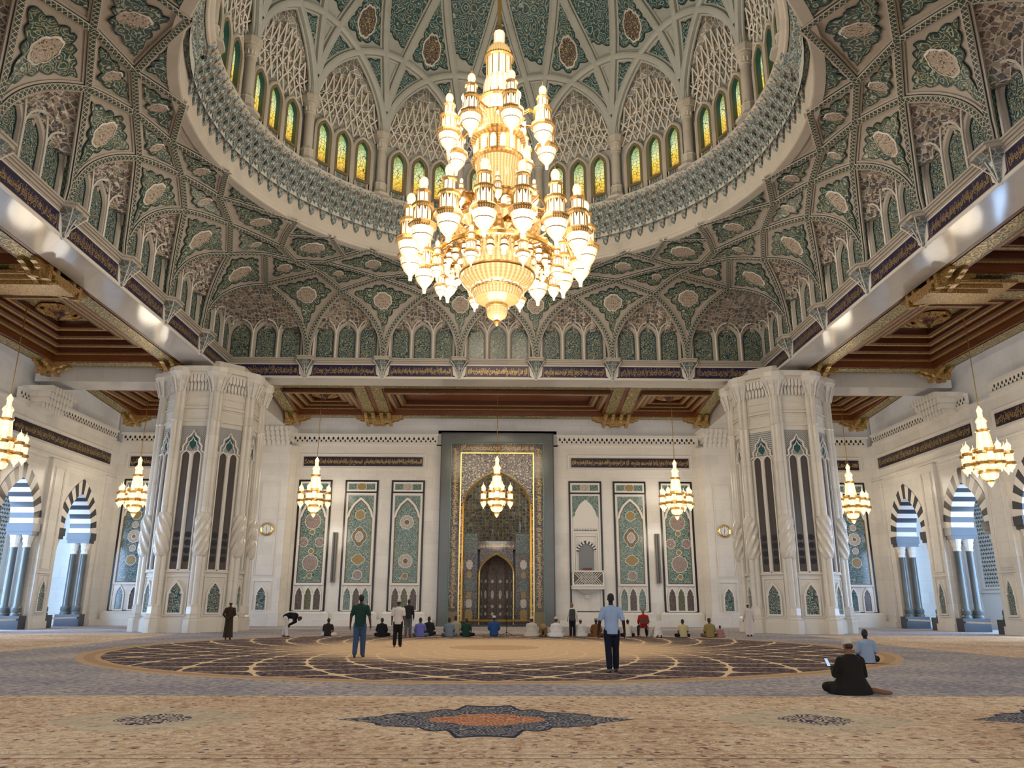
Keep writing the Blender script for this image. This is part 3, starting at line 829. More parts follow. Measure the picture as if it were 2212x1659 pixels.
def dev(x, y):
    a = atan2(x, y); r = math.hypot(x, y); rs = A*r/max(abs(x), abs(y)); D = rs-RR; L = altab(D); u = min(1, max(0, (rs-r)/D))
    f = (u**(1/2.2))*_AN; i = min(_AN-1, int(f)); s = L[i]+(L[i+1]-L[i])*(f-i); rho = rs+6-s
    return (rho*sin(a), rho*cos(a))
def inv(X, Y):
    a = atan2(X, Y); rho = math.hypot(X, Y); m = max(abs(sin(a)), abs(cos(a))); rs = A/m; D = rs-RR; L = altab(D); s = rs+6-rho
    s = min(L[-1], max(0, s)); i = 0
    while i < _AN-1 and L[i+1] < s: i += 1
    f = i+(s-L[i])/max(1e-9, L[i+1]-L[i]); u = (f/_AN)**2.2; r = rs-u*D
    return (r*sin(a), r*cos(a))
def pol(ang, u):
    a = radians(ang); rs = A/max(abs(sin(a)), abs(cos(a))); r = rs-(rs-RR)*u; return (r*sin(a), r*cos(a))
# nodes of one half side (x >= 0, y = +side); mirrored and turned for the rest
FT = [(BAY*(k+.5), A) for k in range(3)]
ND = {'a0': pol(0, .32), 'a1': pol(17.0, .32), 'a2': pol(33.2, .33), 'B': pol(45, .355),
      't0': pol(9.2, .53), 't1': pol(27.3, .53), 't2': pol(39.2, .535),
      'n0': pol(0, .68), 'n1': pol(19.0, .68), 'E': pol(40.0, .675), 'D': pol(45, .645),
      'L': pol(37.6, .80), 'r0': pol(11.5, 1), 'r1': pol(34.6, 1), 'H': pol(45, 1), 'f0': FT[0], 'f1': FT[1], 'f2': FT[2]}
def mirror(p): return (-p[0], p[1])
def diag(p): return (p[1], p[0])
def turn(p, k):
    for _ in range(k % 4): p = (p[1], -p[0])     # clockwise quarter turns: back -> right -> near -> left
    return p
EDGES = ['f0a0', 'f0a1', 'f1a1', 'f1a2', 'f2a2', 'f2B', 'a0t0', 'a1t0', 'a1t1', 'a2t1', 'a2t2', 'Bt2', 't0n0', 't0n1', 't1n1', 't1E', 't2D', 'ED', 'n0r0', 'n1r0', 'n1r1', 'EL', 'Lr1', 'LH']
def esplit(e):
    for k in range(1, len(e)):
        if e[:k] in ND and e[k:] in ND: return e[:k], e[k:]
def line_pts(p, q, n=14, k=1.):
    out = []
    for i in range(n+1):
        t = (i/n)**k; out.append((p[0]+(q[0]-p[0])*t, p[1]+(q[1]-p[1])*t))
    return out
def frames_on(path2, off):
    P = [S(x, y, off) for x, y in path2]; fr = []
    for i, (x, y) in enumerate(path2):
        t = (P[min(i+1, len(P)-1)]-P[max(i-1, 0)]).normalized(); n = (S(x, y, off+.3)-S(x, y, off))
        n = (n-t*n.dot(t)); n.normalize(); fr.append((t.cross(n).normalized(), n))
    return P, fr
VIS = (0, 1, 3)      # back, right, left; the near side is above the camera
vb = MB()            # vault shell with holes left for the niches: grid in (angle, u)
NA = 96
def rowpt(a, u): 
    x, y = pol(a, u); return S(x, y, -.02)
# niche arch boundary in dev-space is hard to cut; the shell starts at the arch line instead
def arch_u(a):
    """plan u of the lower edge of the shell at angle a (along the niche arches)"""
    a = abs(((a+45) % 90)-45)
    pts = [('a0', 'f0'), ('f0', 'a1'), ('a1', 'f1'), ('f1', 'a2'), ('a2', 'f2'), ('f2', 'B')]
    for p, q in pts:
        p, q = ND[p], ND[q]; aa, ab = degrees(atan2(p[0], p[1])), degrees(atan2(q[0], q[1]))
        if aa-1e-6 <= a <= ab+1e-6:
            # intersection of the ray with segment pq
            d = (sin(radians(a)), cos(radians(a))); ex, ey = q[0]-p[0], q[1]-p[1]
            den = d[0]*ey-d[1]*ex; t = (p[0]*ey-p[1]*ex)/den
            return max(0, uof(d[0]*t, d[1]*t))
    return .35
keya = sorted({round(degrees(atan2(ND[k][0], ND[k][1])), 3) for k in ('a0', 'f0', 'a1', 'f1', 'a2', 'f2', 'B')})
angs = []
for i in range(len(keya)-1):
    p, q = keya[i], keya[i+1]
    for j in range(12): angs.append(p+(q-p)*(1-cos(pi*j/12))/2)
full = []
for k in range(4):
    seq = angs+[45]; full += [k*90+a for a in seq[:-1]]+[k*90+90-a for a in reversed(seq[1:])]
rows = []
for j in range(23):
    w = j/22; row = []
    for a in full:
        ua = arch_u(a); row.append(rowpt(a, ua+(1-ua)*(w**1.5)))
    rows.append(row)
vb.grid(rows, True)
CV = struct(vb.build('ceiling_vault', M['vstone'], smooth=True))

SIDEN = {0: 'back', 1: 'right', 2: 'near', 3: 'left'}
RP = [(-.22, -.03), (-.22, .04), (-.145, .05), (-.135, .10), (-.10, .125), (.10, .125), (.135, .10), (.145, .05), (.22, .04), (.22, -.03)]
RM = [0, 0, 1, 0, 2, 0, 1, 0, 0]
def rib(p, q, k):
    b = MB(); b.pm = RM
    P, fr = frames_on(line_pts(p, q, 16, 2.2 if abs(max(abs(p[0]), abs(p[1]))-A) < .01 else 1.), .0)
    b.sweep(P, RP, fr); return b.build('vault_rib', [M['vstone'], M['tileedge'], M['zig']], None)
ribs = CV
cnt = 0
for k in VIS:
    for e in EDGES:
        a, c = esplit(e); p, q = ND[a], ND[c]
        for mm in (0, 1):
            if mm: p, q = mirror(p), mirror(q)
            P_, Q_ = turn(p, k), turn(q, k)
            if min(P_[1], Q_[1]) < -A*.9: continue      # parts above and behind the camera
            cnt += 1
            o = rib(P_, Q_, k); o.parent = ribs; o.name = 'rib'
            if cnt > 96: o['kind'] = 'stuff'

# painted tile panels
def panel_poly(ids, k, mm):
    pts = []
    for i in range(len(ids)):
        p, q = ids[i], ids[(i+1) % len(ids)]
        foot = abs(max(abs(p[0]), abs(p[1]))-A) < .01; footq = abs(max(abs(q[0]), abs(q[1]))-A) < .01
        seg = line_pts(p, q, 14, 2.2 if foot else 1.) if not footq else line_pts(q, p, 14, 2.2)[::-1]
        pts += seg[:-1]
    if mm: pts = [mirror(p) for p in pts][::-1]
    pts = [turn(p, k) for p in pts]
    return [dev(*p) for p in pts]
def star_fan(b, c, outl, off, mapf, rings=5):
    n = len(outl); c0 = b.P(mapf(c, off)); rows = []
    for j in range(1, rings+1):
        t = j/rings; rows.append([b.P(mapf((c[0]+(p[0]-c[0])*t, c[1]+(p[1]-c[1])*t), off)) for p in outl])
    for i in range(n):
        j = (i+1) % n; b.face((c0, rows[0][i], rows[0][j]))
        for r in range(rings-1): b.face((rows[r][i], rows[r+1][i], rows[r+1][j], rows[r][j]))
def gen_panel(poly, mapf, lab, name='scalloped_mosaic', inset=.5, med=1., amp=.20, per_s=.60, mats=('tile', 'tileedge', 'medal'), group='scalloped tile panels of the vault', rings=5, msc=(1., 1.), medc=None):
    n = len(poly); L = [0]
    for i in range(n): L.append(L[-1]+math.dist(poly[i], poly[(i+1) % n]))
    per = L[-1]; ar = cx = cyy = 0
    for i in range(n):
        p, q = poly[i], poly[(i+1) % n]; w = p[0]*q[1]-q[0]*p[1]; ar += w; cx += (p[0]+q[0])*w; cyy += (p[1]+q[1])*w
    if abs(ar) < .5: return None
    cx /= 3*ar; cyy /= 3*ar; c = (cx, cyy); per_s = per_s if per > 6 else per_s*.7
    N_ = max(36, int(per/.085)); pts = []; i = 0
    for j in range(N_):
        s = per*j/N_
        while L[i+1] < s: i += 1
        f = (s-L[i])/max(1e-9, L[i+1]-L[i]); p, q = poly[i], poly[(i+1) % n]; pts.append((p[0]+(q[0]-p[0])*f, p[1]+(q[1]-p[1])*f))
    rin = min(math.dist(p, c) for p in pts)
    if rin < .28: return None
    ins = min(inset, rin*.5); m = 1-ins/rin; ns = max(8, int(round(per*m/per_s))); a = amp*(.6 if per < 6 else 1)
    def scl(p, d): r = max(.3, math.dist(p, c)); return (cx+(p[0]-cx)*(1+d/r), cyy+(p[1]-cyy)*(1+d/r))
    base = [scl(p, -ins*(1+(math.dist(p, c)/rin-1)*.6)) for p in pts]
    outl = [scl(p, -a*(1-abs(sin(pi*j/N_*ns)))) for j, p in enumerate(base)]
    cen = mapf(c, 0.); o = thing(name, lab, 'mosaic', cen, group=group)
    def B(): b = MB(); b.T = lambda p: Vector(p)-cen; return b
    b = B(); star_fan(b, c, outl, .045, mapf, rings); b.build('tile_field', M[mats[0]], o)
    rimo = [scl(p, .075) for p in outl]
    b = B(); r1 = [b.P(mapf(p, .05)) for p in outl]; r2 = [b.P(mapf(p, .055)) for p in rimo]; r3 = [b.P(mapf(p, -.01)) for p in rimo]; nn = len(outl)
    for i in range(nn):
        j = (i+1) % nn; b.face((r1[i], r1[j], r2[j], r2[i])); b.face((r2[i], r2[j], r3[j], r3[i]))
    b.build('scalloped_rim', M[mats[1]], o)
    if med and rin > .6:
        R = min(.58, rin*.36)*med; b = B(); mo = []; mc = medc or c
        for j in range(48):
            t = 2*pi*j/48; rr = R*(1+.10*abs(sin(4*t))+.16*(abs(cos(t))**8)); mo.append((mc[0]+rr*cos(t)*msc[0], mc[1]+rr*sin(t)*msc[1]))
        star_fan(b, mc, mo, .07, mapf, 3); b.build('medallion', M[mats[2]], o)
        b = B(); r1 = [b.P(mapf(p, .085)) for p in mo]; r2 = [b.P(mapf((mc[0]+(p[0]-mc[0])*1.14, mc[1]+(p[1]-mc[1])*1.14), .06)) for p in mo]
        for i in range(48): j = (i+1) % 48; b.face((r1[i], r1[j], r2[j], r2[i]))
        b.build('medallion_outline', M['white'], o)
    return o
def tile_panel(ids, k, mm, lab, inset=.5, med=True):
    return gen_panel(panel_poly(ids, k, mm), lambda p, off: S(*inv(*p), off), lab, inset=inset, med=1. if med else 0)
PN = [  # nodes, words, both halves?
 (['f0', 'a1', 't0', 'a0'], 'large kite panel over a corbel', 'kite', 0),
 (['f1', 'a2', 't1', 'a1'], 'large kite panel over a corbel', 'kite', 1),
 (['f2', 'B', 't2', 'a2'], 'kite panel over the corbel nearest the corner', 'kite', 2),
 (['a1', 't1', 'n1', 't0'], 'small kite in the second row', 'small', 1),
 (['a2', 't2', 'D', 'E', 't1'], 'small kite in the second row', 'small', 2),
 (['t0', 'n1', 'r0', 'n0'], 'upper row panel under the ring', 'upper', 0),
 (['t1', 'E', 'L', 'r1', 'n1'], 'upper row panel under the ring', 'upper', 1),
]
HALF = {0: 'left', 1: 'right'}
def where(k, mm, i):
    sd = SIDEN[k]; n = ('first', 'second', 'third')[i]
    if sd == 'back': return 'over the prayer wall, %s %s of centre' % (n, 'left' if mm else 'right')
    far = (sd == 'right' and mm) or (sd == 'left' and not mm)
    return 'on the %s vault side, %s %s its middle' % (sd, n, 'beyond' if far else 'before')
for k in VIS:
    for mm in (0, 1):
        for ids, words, nm, i in PN:
            pts = [ND[n] for n in ids]; c = [sum(q[j] for q in pts)/len(pts) for j in (0, 1)]
            c = turn(mirror(c) if mm else c, k)
            if c[1] < -A*.85: continue
            nmw = {'kite': 'large green scalloped kite mosaic', 'small': 'small green second row mosaic', 'upper': 'long green mosaic under the ring'}[nm]
            tile_panel(pts, k, mm, nmw+' '+where(k, mm, i), med=True)
    pts = [ND['a0'], ND['t0'], ND['n0'], mirror(ND['t0'])]
    tile_panel(pts, k, 0, 'small green second row mosaic at the very middle of the %s vault side' % SIDEN[k])
    # slivers against the ring
    for mm in (0, 1):
        for ids, i in ((['r0', 'n1', 'r1'], 1), (['L', 'H', 'r1'], 2)):
            pts = [ND[n] for n in ids]; c = turn(mirror(pts[0]) if mm else pts[0], k)
            if c[1] < -A*.7: continue
            tile_panel(pts, k, mm, 'thin dark triangular mosaic sliver '+where(k, mm, i), .3, med=False)
for k, nm in ((0, 'right'), (3, 'left')):     # far corners
    B_, D_, T2, L_, E_, H_ = (ND[n] for n in ('B', 'D', 't2', 'L', 'E', 'H'))
    tile_panel([B_, diag(T2), D_, T2], k, 0, 'small dark tile kite on the diagonal above the far %s corner niche' % nm)
    tile_panel([D_, diag(E_), diag(L_), H_, L_, E_], k, 0, 'wide six sided tile panel with medallion on the diagonal above the far %s corner' % nm)

# ------------------------------------------------------------------ niches under the vault
REC = .32; ZP = 17.8     # recess depth, top line of the little arches
def arch_curve(p, q, r, n=14):
    """front arch from foot p over node q to foot r as 3D points"""
    a = [S(*x) for x in line_pts(p, q, n, 2.2)]; c = [S(*x) for x in line_pts(r, q, n, 2.2)]
    return a+c[::-1][1:]
def make_niche(p, q, r, back, pans, lab):
    """p,r feet, q apex (plan); back: plan polyline of the recessed wall; pans: list of (p0,p1) plan segments, one bay third each"""
    cen = S(*q); org = Vector(((p[0]+r[0])/2, (p[1]+r[1])/2+YC, Z0)); o = thing('arched_niche', lab, 'niche', org, group='arched niches under the vault')
    def B(): b = MB(); b.T = lambda v: Vector(v)-org; return b
    fr = arch_curve(p, q, r); n = len(fr)-1
    # intrados: from the front arch back toward the recessed wall
    def bk(t):   # plan point on the back polyline at fraction t
        L = [0]
        for i in range(len(back)-1): L.append(L[-1]+math.dist(back[i], back[i+1]))
        s = t*L[-1]
        for i in range(len(back)-1):
            if s <= L[i+1]+1e-9:
                f = (s-L[i])/(L[i+1]-L[i]); return (back[i][0]+(back[i+1][0]-back[i][0])*f, back[i][1]+(back[i+1][1]-back[i][1])*f)
        return back[-1]
    # lower line on the recessed wall
    bl = [Vector((bk(i/n)[0], bk(i/n)[1]+YC, 0)) for i in range(n+1)]
    # jambs
    b = B()
    for e, bb in ((0, bl[0]), (n, bl[n])):
        a0 = fr[e]; f2 = [fr[j] for j in (range(0, n//2) if e == 0 else range(n, n//2, -1)) if fr[j].z < ZP+.25]
        rws = [[Vector((x.x, x.y, x.z)), Vector((bb.x, bb.y, x.z))] for x in f2]
        rws[0][0].z = Z0; rws[0][1].z = Z0
        if len(rws) > 1: b.grid(rws, uvf=lambda i, j, f2=f2: (f2[min(i, len(f2)-1)].z, j*.9))
    b.build('green_jamb', M['zigd'], o)
    # recessed wall
    b = B(); b.grid([[v+Vector((0, 0, Z0)) for v in bl], [v+Vector((0, 0, ZP+.5)) for v in bl]]); b.build('recessed_wall', M['vstone'], o)
    # stalactite hood
    b = B(); rows = []; NR = 8
    par = [0]
    for i in range(n): par.append(par[-1]+(fr[i+1]-fr[i]).length)
    cells = 4*len(pans)
    for j in range(NR*2+1):
        t0 = (j//2)/NR if j % 2 == 0 else (j//2+.96)/NR
        t = t0; row = []
        tier = j//2
        for i in range(n*3+1):
            fi = i/3; i0 = min(n-1, int(fi)); f = fi-i0; top = fr[i0].lerp(fr[i0+1], f); w = fi/n
            low = Vector((bk(w)[0], bk(w)[1]+YC, ZP+.0)); zz = max(top.z, low.z) if top.z > ZP else ZP
            P = low.lerp(Vector((top.x, top.y, max(top.z, ZP))), t)
            # belly: keep back near the wall first, then spring forward
            if top.z > ZP:
                P.z = low.z+(top.z-low.z)*(t**.62); hb = low.lerp(top, t**1.35); P.x, P.y = hb.x, hb.y
                amp = .16*sin(pi*min(1, t))**.5 if t > 0 else 0
                cell = abs(sin(pi*(w*cells*(1-.35*t)+(tier % 2)*.5)))
                out = Vector((cen.x-low.x, cen.y-low.y, 0)); out = out.normalized() if out.length > 1e-4 else Vector((0, -1, 0))
                dirn = Vector((-cen.x, YC-cen.y, 0)).normalized()
                P += dirn*(-amp*cell)+Vector((0, 0, amp*.6*cell)) + (dirn*(.05) if j % 2 else dirn*0)
            row.append(P)
        rows.append(row)
    b.grid(rows); b.build('stalactite_hood', M['muq'], o)
    # panels, mullions and little arches
    for (a0, a1) in pans:
        a0v, a1v = Vector((a0[0], a0[1]+YC, 0)), Vector((a1[0], a1[1]+YC, 0)); ax = (a1v-a0v); Lw = ax.length; ax.normalize(); nrm = Vector((-a0v.x+0, YC-a0v.y, 0)); nn_ = Vector((ax.y, -ax.x, 0)); nn_ = nn_ if nn_.dot(nrm) > 0 else -nn_
        def TT(v, a0v=a0v, ax=ax, nn_=nn_): return a0v+ax*v[0]+nn_*v[1]+Vector((0, 0, v[2]))-org
        ol = arch(Lw/2, Lw*.72, Z0+.02, Z0+1.6, ZP+.3, 8, 50)
        b = MB(); b.T = TT; fillp(b, ol, .03); tl = b.build('tile_panel', M['ntile'], o)
        b = MB(); b.T = TT; frame(b, offs(ol, .03), .05, .0, .06); b.build('teal_border', M['tileedge'], tl)
        b = MB(); b.T = TT; ou = offs(ol, .19); ou[0] = (0, Z0); ou[-1] = (Lw, Z0); bridge(b, ol, .02, offs(ol, .09), .16); bridge(b, offs(ol, .09), .16, ou, .20); bridge(b, ou, .2, ou, 0); b.build('arched_frame', M['vstone'], o)
        b = MB(); b.T = TT
        b.tube([(0, .2, Z0), (0, .2, Z0+1.55)], .06, 6); b.build('mullion', M['white'], o)
        for sg in (0, 1):
            b = MB(); b.T = TT; x0 = Lw*sg; d = (1 if sg == 0 else -1)
            pts = [(x0, .2, Z0+1.55)]+[(x0+d*Lw*.5*(1-cos(t*pi/2*.9)), .2+.25*t*t, Z0+1.55+.95*sin(t*pi/2)) for t in (.25, .5, .75, 1)]
            b.tube(pts, .045, 5); b.build('hood_rib', M['white'], o)
    return o
def niche_reg(k, w):
    """regular niche centred at along-coordinate w*BAY on side k"""
    x0, x1 = (w-.5)*BAY, (w+.5)*BAY; an = {0: 'a0', 1: 'a1', 2: 'a2'}[abs(w)]; ap = ND[an]; ap = mirror(ap) if w < 0 else ap
    g = .33
    back = [(x0+g, A+REC), (x1-g, A+REC)]
    t = (x1-x0-2*g)/3
    pans = [((x0+g+t*i, A+REC), (x0+g+t*(i+1), A+REC)) for i in range(3)]
    tr = lambda q: turn(q, k)
    sd = SIDEN[k]
    if sd == 'back': lab = 'arched niche with three green panels over the prayer wall, %s from the left' % ORD[w+3]
    else:
        kk = (w+3) if sd == 'right' else (3-w)
        lab = 'arched niche with three green panels, %s vault side, %s from the far corner' % (sd, ORD[kk])
    return make_niche(tr((x0, A)), tr(ap), tr((x1, A)), [tr(q) for q in back], [(tr(a), tr(c)) for a, c in pans], lab)
for k in VIS:
    for w in range(-2, 3):
        if SIDEN[k] == 'left' and w < -1 and False: continue
        niche_reg(k, w)
for k, nm in ((0, 'right'), (3, 'left')):
    f = FT[2]; g = .33; t = (A+REC-f[0]-g)/3; e = A+REC
    back = [(f[0]+g, e), (e, e), (e, f[0]+g)]
    pans = [((f[0]+g+t*i, e), (f[0]+g+t*(i+1), e)) for i in range(3)]+[((e, e-t*i), (e, e-t*(i+1))) for i in range(3)]
    tr = lambda q: turn(q, k)
    make_niche(tr(f), tr(ND['B']), tr(diag(f)), [tr(q) for q in back], [(tr(a), tr(c)) for a, c in pans], 'wide corner niche with green tile panels on both walls, far %s corner of the vault' % nm)
# stone wall behind the niches
b = MB(); ringbox(b, A+REC+.9, A+1.6, 15.6, 21)
struct(b.build('wall_vault_backing', M['vstone']))
# ------------------------------------------------------------------ ring, drum and dome
RD, ZD, HD = 11.9, 27.1, 12.5
def cyl(az, r, z): a = radians(az); return Vector((r*sin(a), YC+r*cos(a), z))
b = MB(); c = (0, YC, 0)
b.lathe([(RR+.02, 20.28), (RR-.04, 20.3), (RR-.05, 20.42), (RR, 20.46), (RR, 20.62), (RR-.02, 20.64), (RR-.02, 21.9), (RR+.4, 21.95), (RR+.4, 20.28), (RR+.02, 20.28)], 128, c)
struct(b.build('wall_ring', M['rstone'], smooth=True))
b = MB(); b.lathe([(12.35, 21.5), (12.35, 27.3), (12.6, 27.3), (13.2, 33), (13.2, 21.5)], 96, c)
struct(b.build('wall_drum', M['dstone'], smooth=True))
b = MB(); b.lathe([(11.95, 23.0), (11.85, 23.02), (11.8, 23.1), (11.68, 23.14), (11.62, 23.2), (11.62, 23.28), (11.75, 23.32), (12.35, 23.34)], 128, c)
struct(b.build('trim_7', M['rstone'], smooth=True))
BAYS = [i for i in range(16) if not 112 < i*22.5 < 248]
def sgn(az): return (az+180) % 360-180
def baypos(i):
    az = sgn(i*22.5); k = round(abs(az)/22.5)
    return 'straight behind the great chandelier' if k == 0 else '%s bay %s of centre' % (ORD[k-1], 'left' if az < 0 else 'right')
def colpos(az):
    k = int(round((abs(az)+11.25)/22.5))
    return '%s %s of centre' % (ORD[k-1], 'left' if az < 0 else 'right')
# pendants under the ledge
pmb = MB(); prof = [(.02, .03, 0), (.12, .10, .12), (.17, .17, .42), (.21, .22, .62), (.36, .40, .86), (.38, .44, .92)]
rows = [[(-w, 0, z), (-w*.85, d*.55, z), (-w*.3, d, z), (w*.3, d, z), (w*.85, d*.55, z), (w, 0, z)] for w, d, z in prof]
pmb.grid(rows); pmb.face([pmb.P(p) for p in rows[0]][::-1]); pmb.face([pmb.P(p) for p in rows[-1]])
for w in (-.3, 0, .3): pmb.tube([(w*.3, .08, .08), (w*.55, .2, .5), (w*1.1, .43 if w == 0 else .4, .88)], .014, 4)
p0 = pmb.build('pendant', M['pend']); pend_me = p0.data; bpy.data.objects.remove(p0)
cons = MB(); prof = [(.02, .03, -.25), (.14, .12, -.1), (.22, .2, .3), (.2, .22, .45), (.3, .34, .9), (.46, .62, 1.25), (.52, .7, 1.35)]
rows = [[(-w, 0, z), (-w*.9, d*.5, z), (-w*.4, d, z), (w*.4, d, z), (w*.9, d*.5, z), (w, 0, z)] for w, d, z in prof]
cons.grid(rows); cons.face([cons.P(p) for p in rows[0]][::-1]); p0 = cons.build('column_console', M['pend']); cons_me = p0.data; bpy.data.objects.remove(p0)
for i in BAYS:
    az0 = i*22.5
    o = thing('stalactite_cornice', 'hanging blue green stalactite cornice under the dome windows, %s' % baypos(i), 'cornice', cyl(az0, 12.4, 21), group='stalactite cornice bays')
    inv_ = Vector(o.location)
    for r_, (z, rad, n, ph) in enumerate(((21.02, 12.60, 7, .5), (21.42, 12.42, 7, 0), (21.85, 12.24, 7, .5), (22.28, 12.06, 7, 0))):
        for q in range(n):
            az = az0-11.25+22.5*(q+ph)/n
            m = bpy.data.objects.new('pendant', pend_me); link(m, o); m.location = cyl(az, rad, z)-inv_
            m.rotation_euler = (0, 0, pi-radians(az))
    m = bpy.data.objects.new('console', cons_me); link(m, o); m.location = cyl(az0+11.25, 12.45, 21.75)-inv_; m.rotation_euler = (0, 0, pi-radians(az0+11.25))
    # backing so that nothing is seen between the pendants
for z, r in ((21.5, 12.5), (22.0, 12.3), (22.4, 12.12), (22.8, 11.95)): pass
b = MB(); b.lathe([(12.56, 21.65), (12.4, 21.75), (12.38, 22.1), (12.2, 22.2), (12.18, 22.55), (12.0, 22.65), (11.98, 23.05)], 96, c)
struct(b.build('trim_8', M['pend']))
# windows
def m_glass():
    t = NT('stained_glass'); p = t.coord('Object'); x, y, z = t.xyz(p)
    g = (z-.7)/2.3; d = t.vor(p, 5, rnd=.7); e = t.vor(p, 5, 'DISTANCE_TO_EDGE', rnd=.7); n = t.noise(p, 3, 2)
    f = g+(n-.5)*.5
    c = t.ramp(f, [(.02, (.35, .12, .01)), (.2, (.95, .50, .03)), (.42, (1, .78, .12)), (.6, (.80, .85, .42)), (.8, (.42, .62, .36)), (.97, (.22, .34, .10))])
    c = t.mix((d*30).sin().gt(.3)*.4, c, (.95, .85, .25)); c = t.mix(e.lt(.04), c, (.12, .10, .02))
    dia = ((x.abs()*2.2)+(z-.42).abs()).lt(.17); c = t.mix(dia, c, (1, .95, .7))
    return t.out((.02, .02, .02), .2, emit=c, estr=.85)
M['glass'] = m_glass(); M['glass'].cycles.emission_sampling = 'NONE'
M['goldband'] = ornament('gold_bead_band', (.22, .17, .09), (.40, .32, .18), (.05, .05, .04), (.14, .11, .05), 8, .5)
M['tealjamb'] = plain('teal_window_reveal', (.02, .09, .11), .35)
XS = radians(22.5)*12.3
wn = 20
for i in BAYS:
    az0 = i*22.5
    for q in (-1, 0, 1):
        wn += 1; az = az0+q*5.95; base = cyl(az, 12.34, 23.35)
        w = MB(); ol = arch(0, .64, .72, 2.45, 3.05, 7, 55)
        R_ = Matrix.Rotation(pi-radians(az), 4, 'Z')
        def mk(fn, name, mat, par):
            bb = MB(); bb.T = lambda p: R_ @ Vector((-p[0], p[1], p[2])) + (base if par is None else Vector((0, 0, 0)))
            fn(bb); return bb.build(name, mat, par, origin=base if par is None else None)
        win = mk(lambda bb: (bridge(bb, offs(ol, .02), .0, offs(ol, .02), .12), bridge(bb, ol, .28, offs(ol, .17), .31), bridge(bb, offs(ol, .17), .31, offs(ol, .17), 0)), 'window_%d' % wn, M['goldband'], None)
        struct(win)
        mk(lambda bb: fillp(bb, ol, .03), 'pane', M['glass'], win)
        # the pane gradient runs up from its foot
        mk(lambda bb: bridge(bb, ol, .03, ol, .28), 'teal_reveal', M['tealjamb'], win)
        o2 = arch(0, 1.12, .0, 2.55, 3.32, 7, 55)
        mk(lambda bb: (bridge(bb, offs(arch(0, .98, .0, 2.45, 3.22, 7, 55), 0), .3, o2, .36), bridge(bb, o2, .36, offs(o2, .08), .30), bridge(bb, offs(o2, .08), .3, offs(o2, .10), 0)), 'white_arch_moulding', M['rstone'], win)
        mk(lambda bb: slab(bb, rect(-.34, .34, .02, .62), 0, .2), 'sill_tile', M['pend'], win)
        mk(lambda bb: (frame(bb, rect(-.42, .42, -.04, .7), .08, .2, .27),), 'sill_frame', M['rstone'], win)
        mk(lambda bb: [bb.tube([(x, .3, 0), (x, .3, 2.5)], .05, 6) for x in (-.63, .63)], 'mullion', M['rstone'], win)
# columns
cm = thing('dome_column', '', 'column', group='columns between the dome windows')
for nm, pr, n, mt in (('base', [(.42, 0), (.42, .1), (.5, .14), (.36, .34), (.34, .7), (.38, .75), (.30, .85), (.27, .95)], 8, 'rstone'), ('shaft', [(.255, .95), (.245, 2.9)], 16, 'rstone'), ('capital', [(.25, 2.9), (.3, 2.95), (.25, 3.0), (.27, 3.2), (.38, 3.5), (.36, 3.55)], 12, 'rstone'),
                      ('abacus', [(.36, 3.55), (.44, 3.6), (.5, 3.85), (.5, 3.95), (.34, 4.0)], 8, 'rstone'), ('springer', [(.36, 4.0), (.36, 5.4), (.2, 5.6)], 4, 'dstone')):
    bb = MB(); bb.lathe(pr, n, ph=pi/8 if n == 8 else pi/4 if n == 4 else 0, cap=True); bb.build(nm, M[mt], cm, smooth=n > 8)
bb = MB()
for t in range(10):
    a_ = 2*pi*t/10; bb.prism([(.26*cos(a_)-.05, .26*sin(a_)), (.26*cos(a_), .26*sin(a_)+.05), (.26*cos(a_)+.05, .26*sin(a_)), (.26*cos(a_), .26*sin(a_)-.05)], 3.05, 3.4)
bb.build('capital_leaves', M['white'], cm)
bb = MB(); bb.prism([(-.5, -.1), (-.5, .35), (-.28, .6), (.28, .6), (.5, .35), (.5, -.1)], -.14, .02); bb.build('ledge_block', M['rstone'], cm)
first = True
for j in range(16):
    az = sgn(11.25+22.5*j)
    if abs(az) > 110: continue
    o = cm if first else copy_tree(cm); first = False
    o.location = cyl(az, 11.98, 23.33); o.rotation_euler.z = pi-radians(az)
    o['label'] = 'pale stone column between dome windows, %s' % colpos(az)
# dome surface
def DM(az, s, off=0.):
    s = min(.9999, max(0, s)); a = radians(az); cph = sqrt(1-s*s); r = RD*cph; n = Vector((sin(a)*cph/RD, cos(a)*cph/RD, s/HD)).normalized()
    return Vector((r*sin(a), YC+r*cos(a), ZD+HD*s))-n*off
def arc_s(d): d = min(1, abs(d)/22.5); return .38*sqrt(max(0, 1-d*d))
def slow(az):
    e = ((az+11.25) % 22.5)-11.25      # within a bay
    return min(arc_s(11.25-e), arc_s(11.25+e))
def steep(s): return 11.25*(max(0, (s-.10))/.62)**1.6 if s < .72 else 11.25+(s-.72)*45
NAZ = 16*16; azs = []
for i in range(16):
    for j in range(20): azs.append(i*22.5-11.25+22.5*(1-cos(pi*j/20))/2)
b = MB(); rows = []
for j in range(25):
    w = j/24; rows.append([DM(az, slow(az)+(1-slow(az))*w**1.05, -.02) for az in azs])
b.grid(rows, True); dr = struct(b.build('ceiling_dome', M['dstone'], smooth=True))
DP = [(-.30, -.03), (-.30, .06), (-.20, .08), (-.18, .08), (-.165, .24), (-.06, .28), (.06, .28), (.165, .24), (.18, .08), (.20, .08), (.30, .06), (.30, -.03)]
DMM = [0, 0, 1, 0, 0, 0, 0, 0, 1, 0, 0]
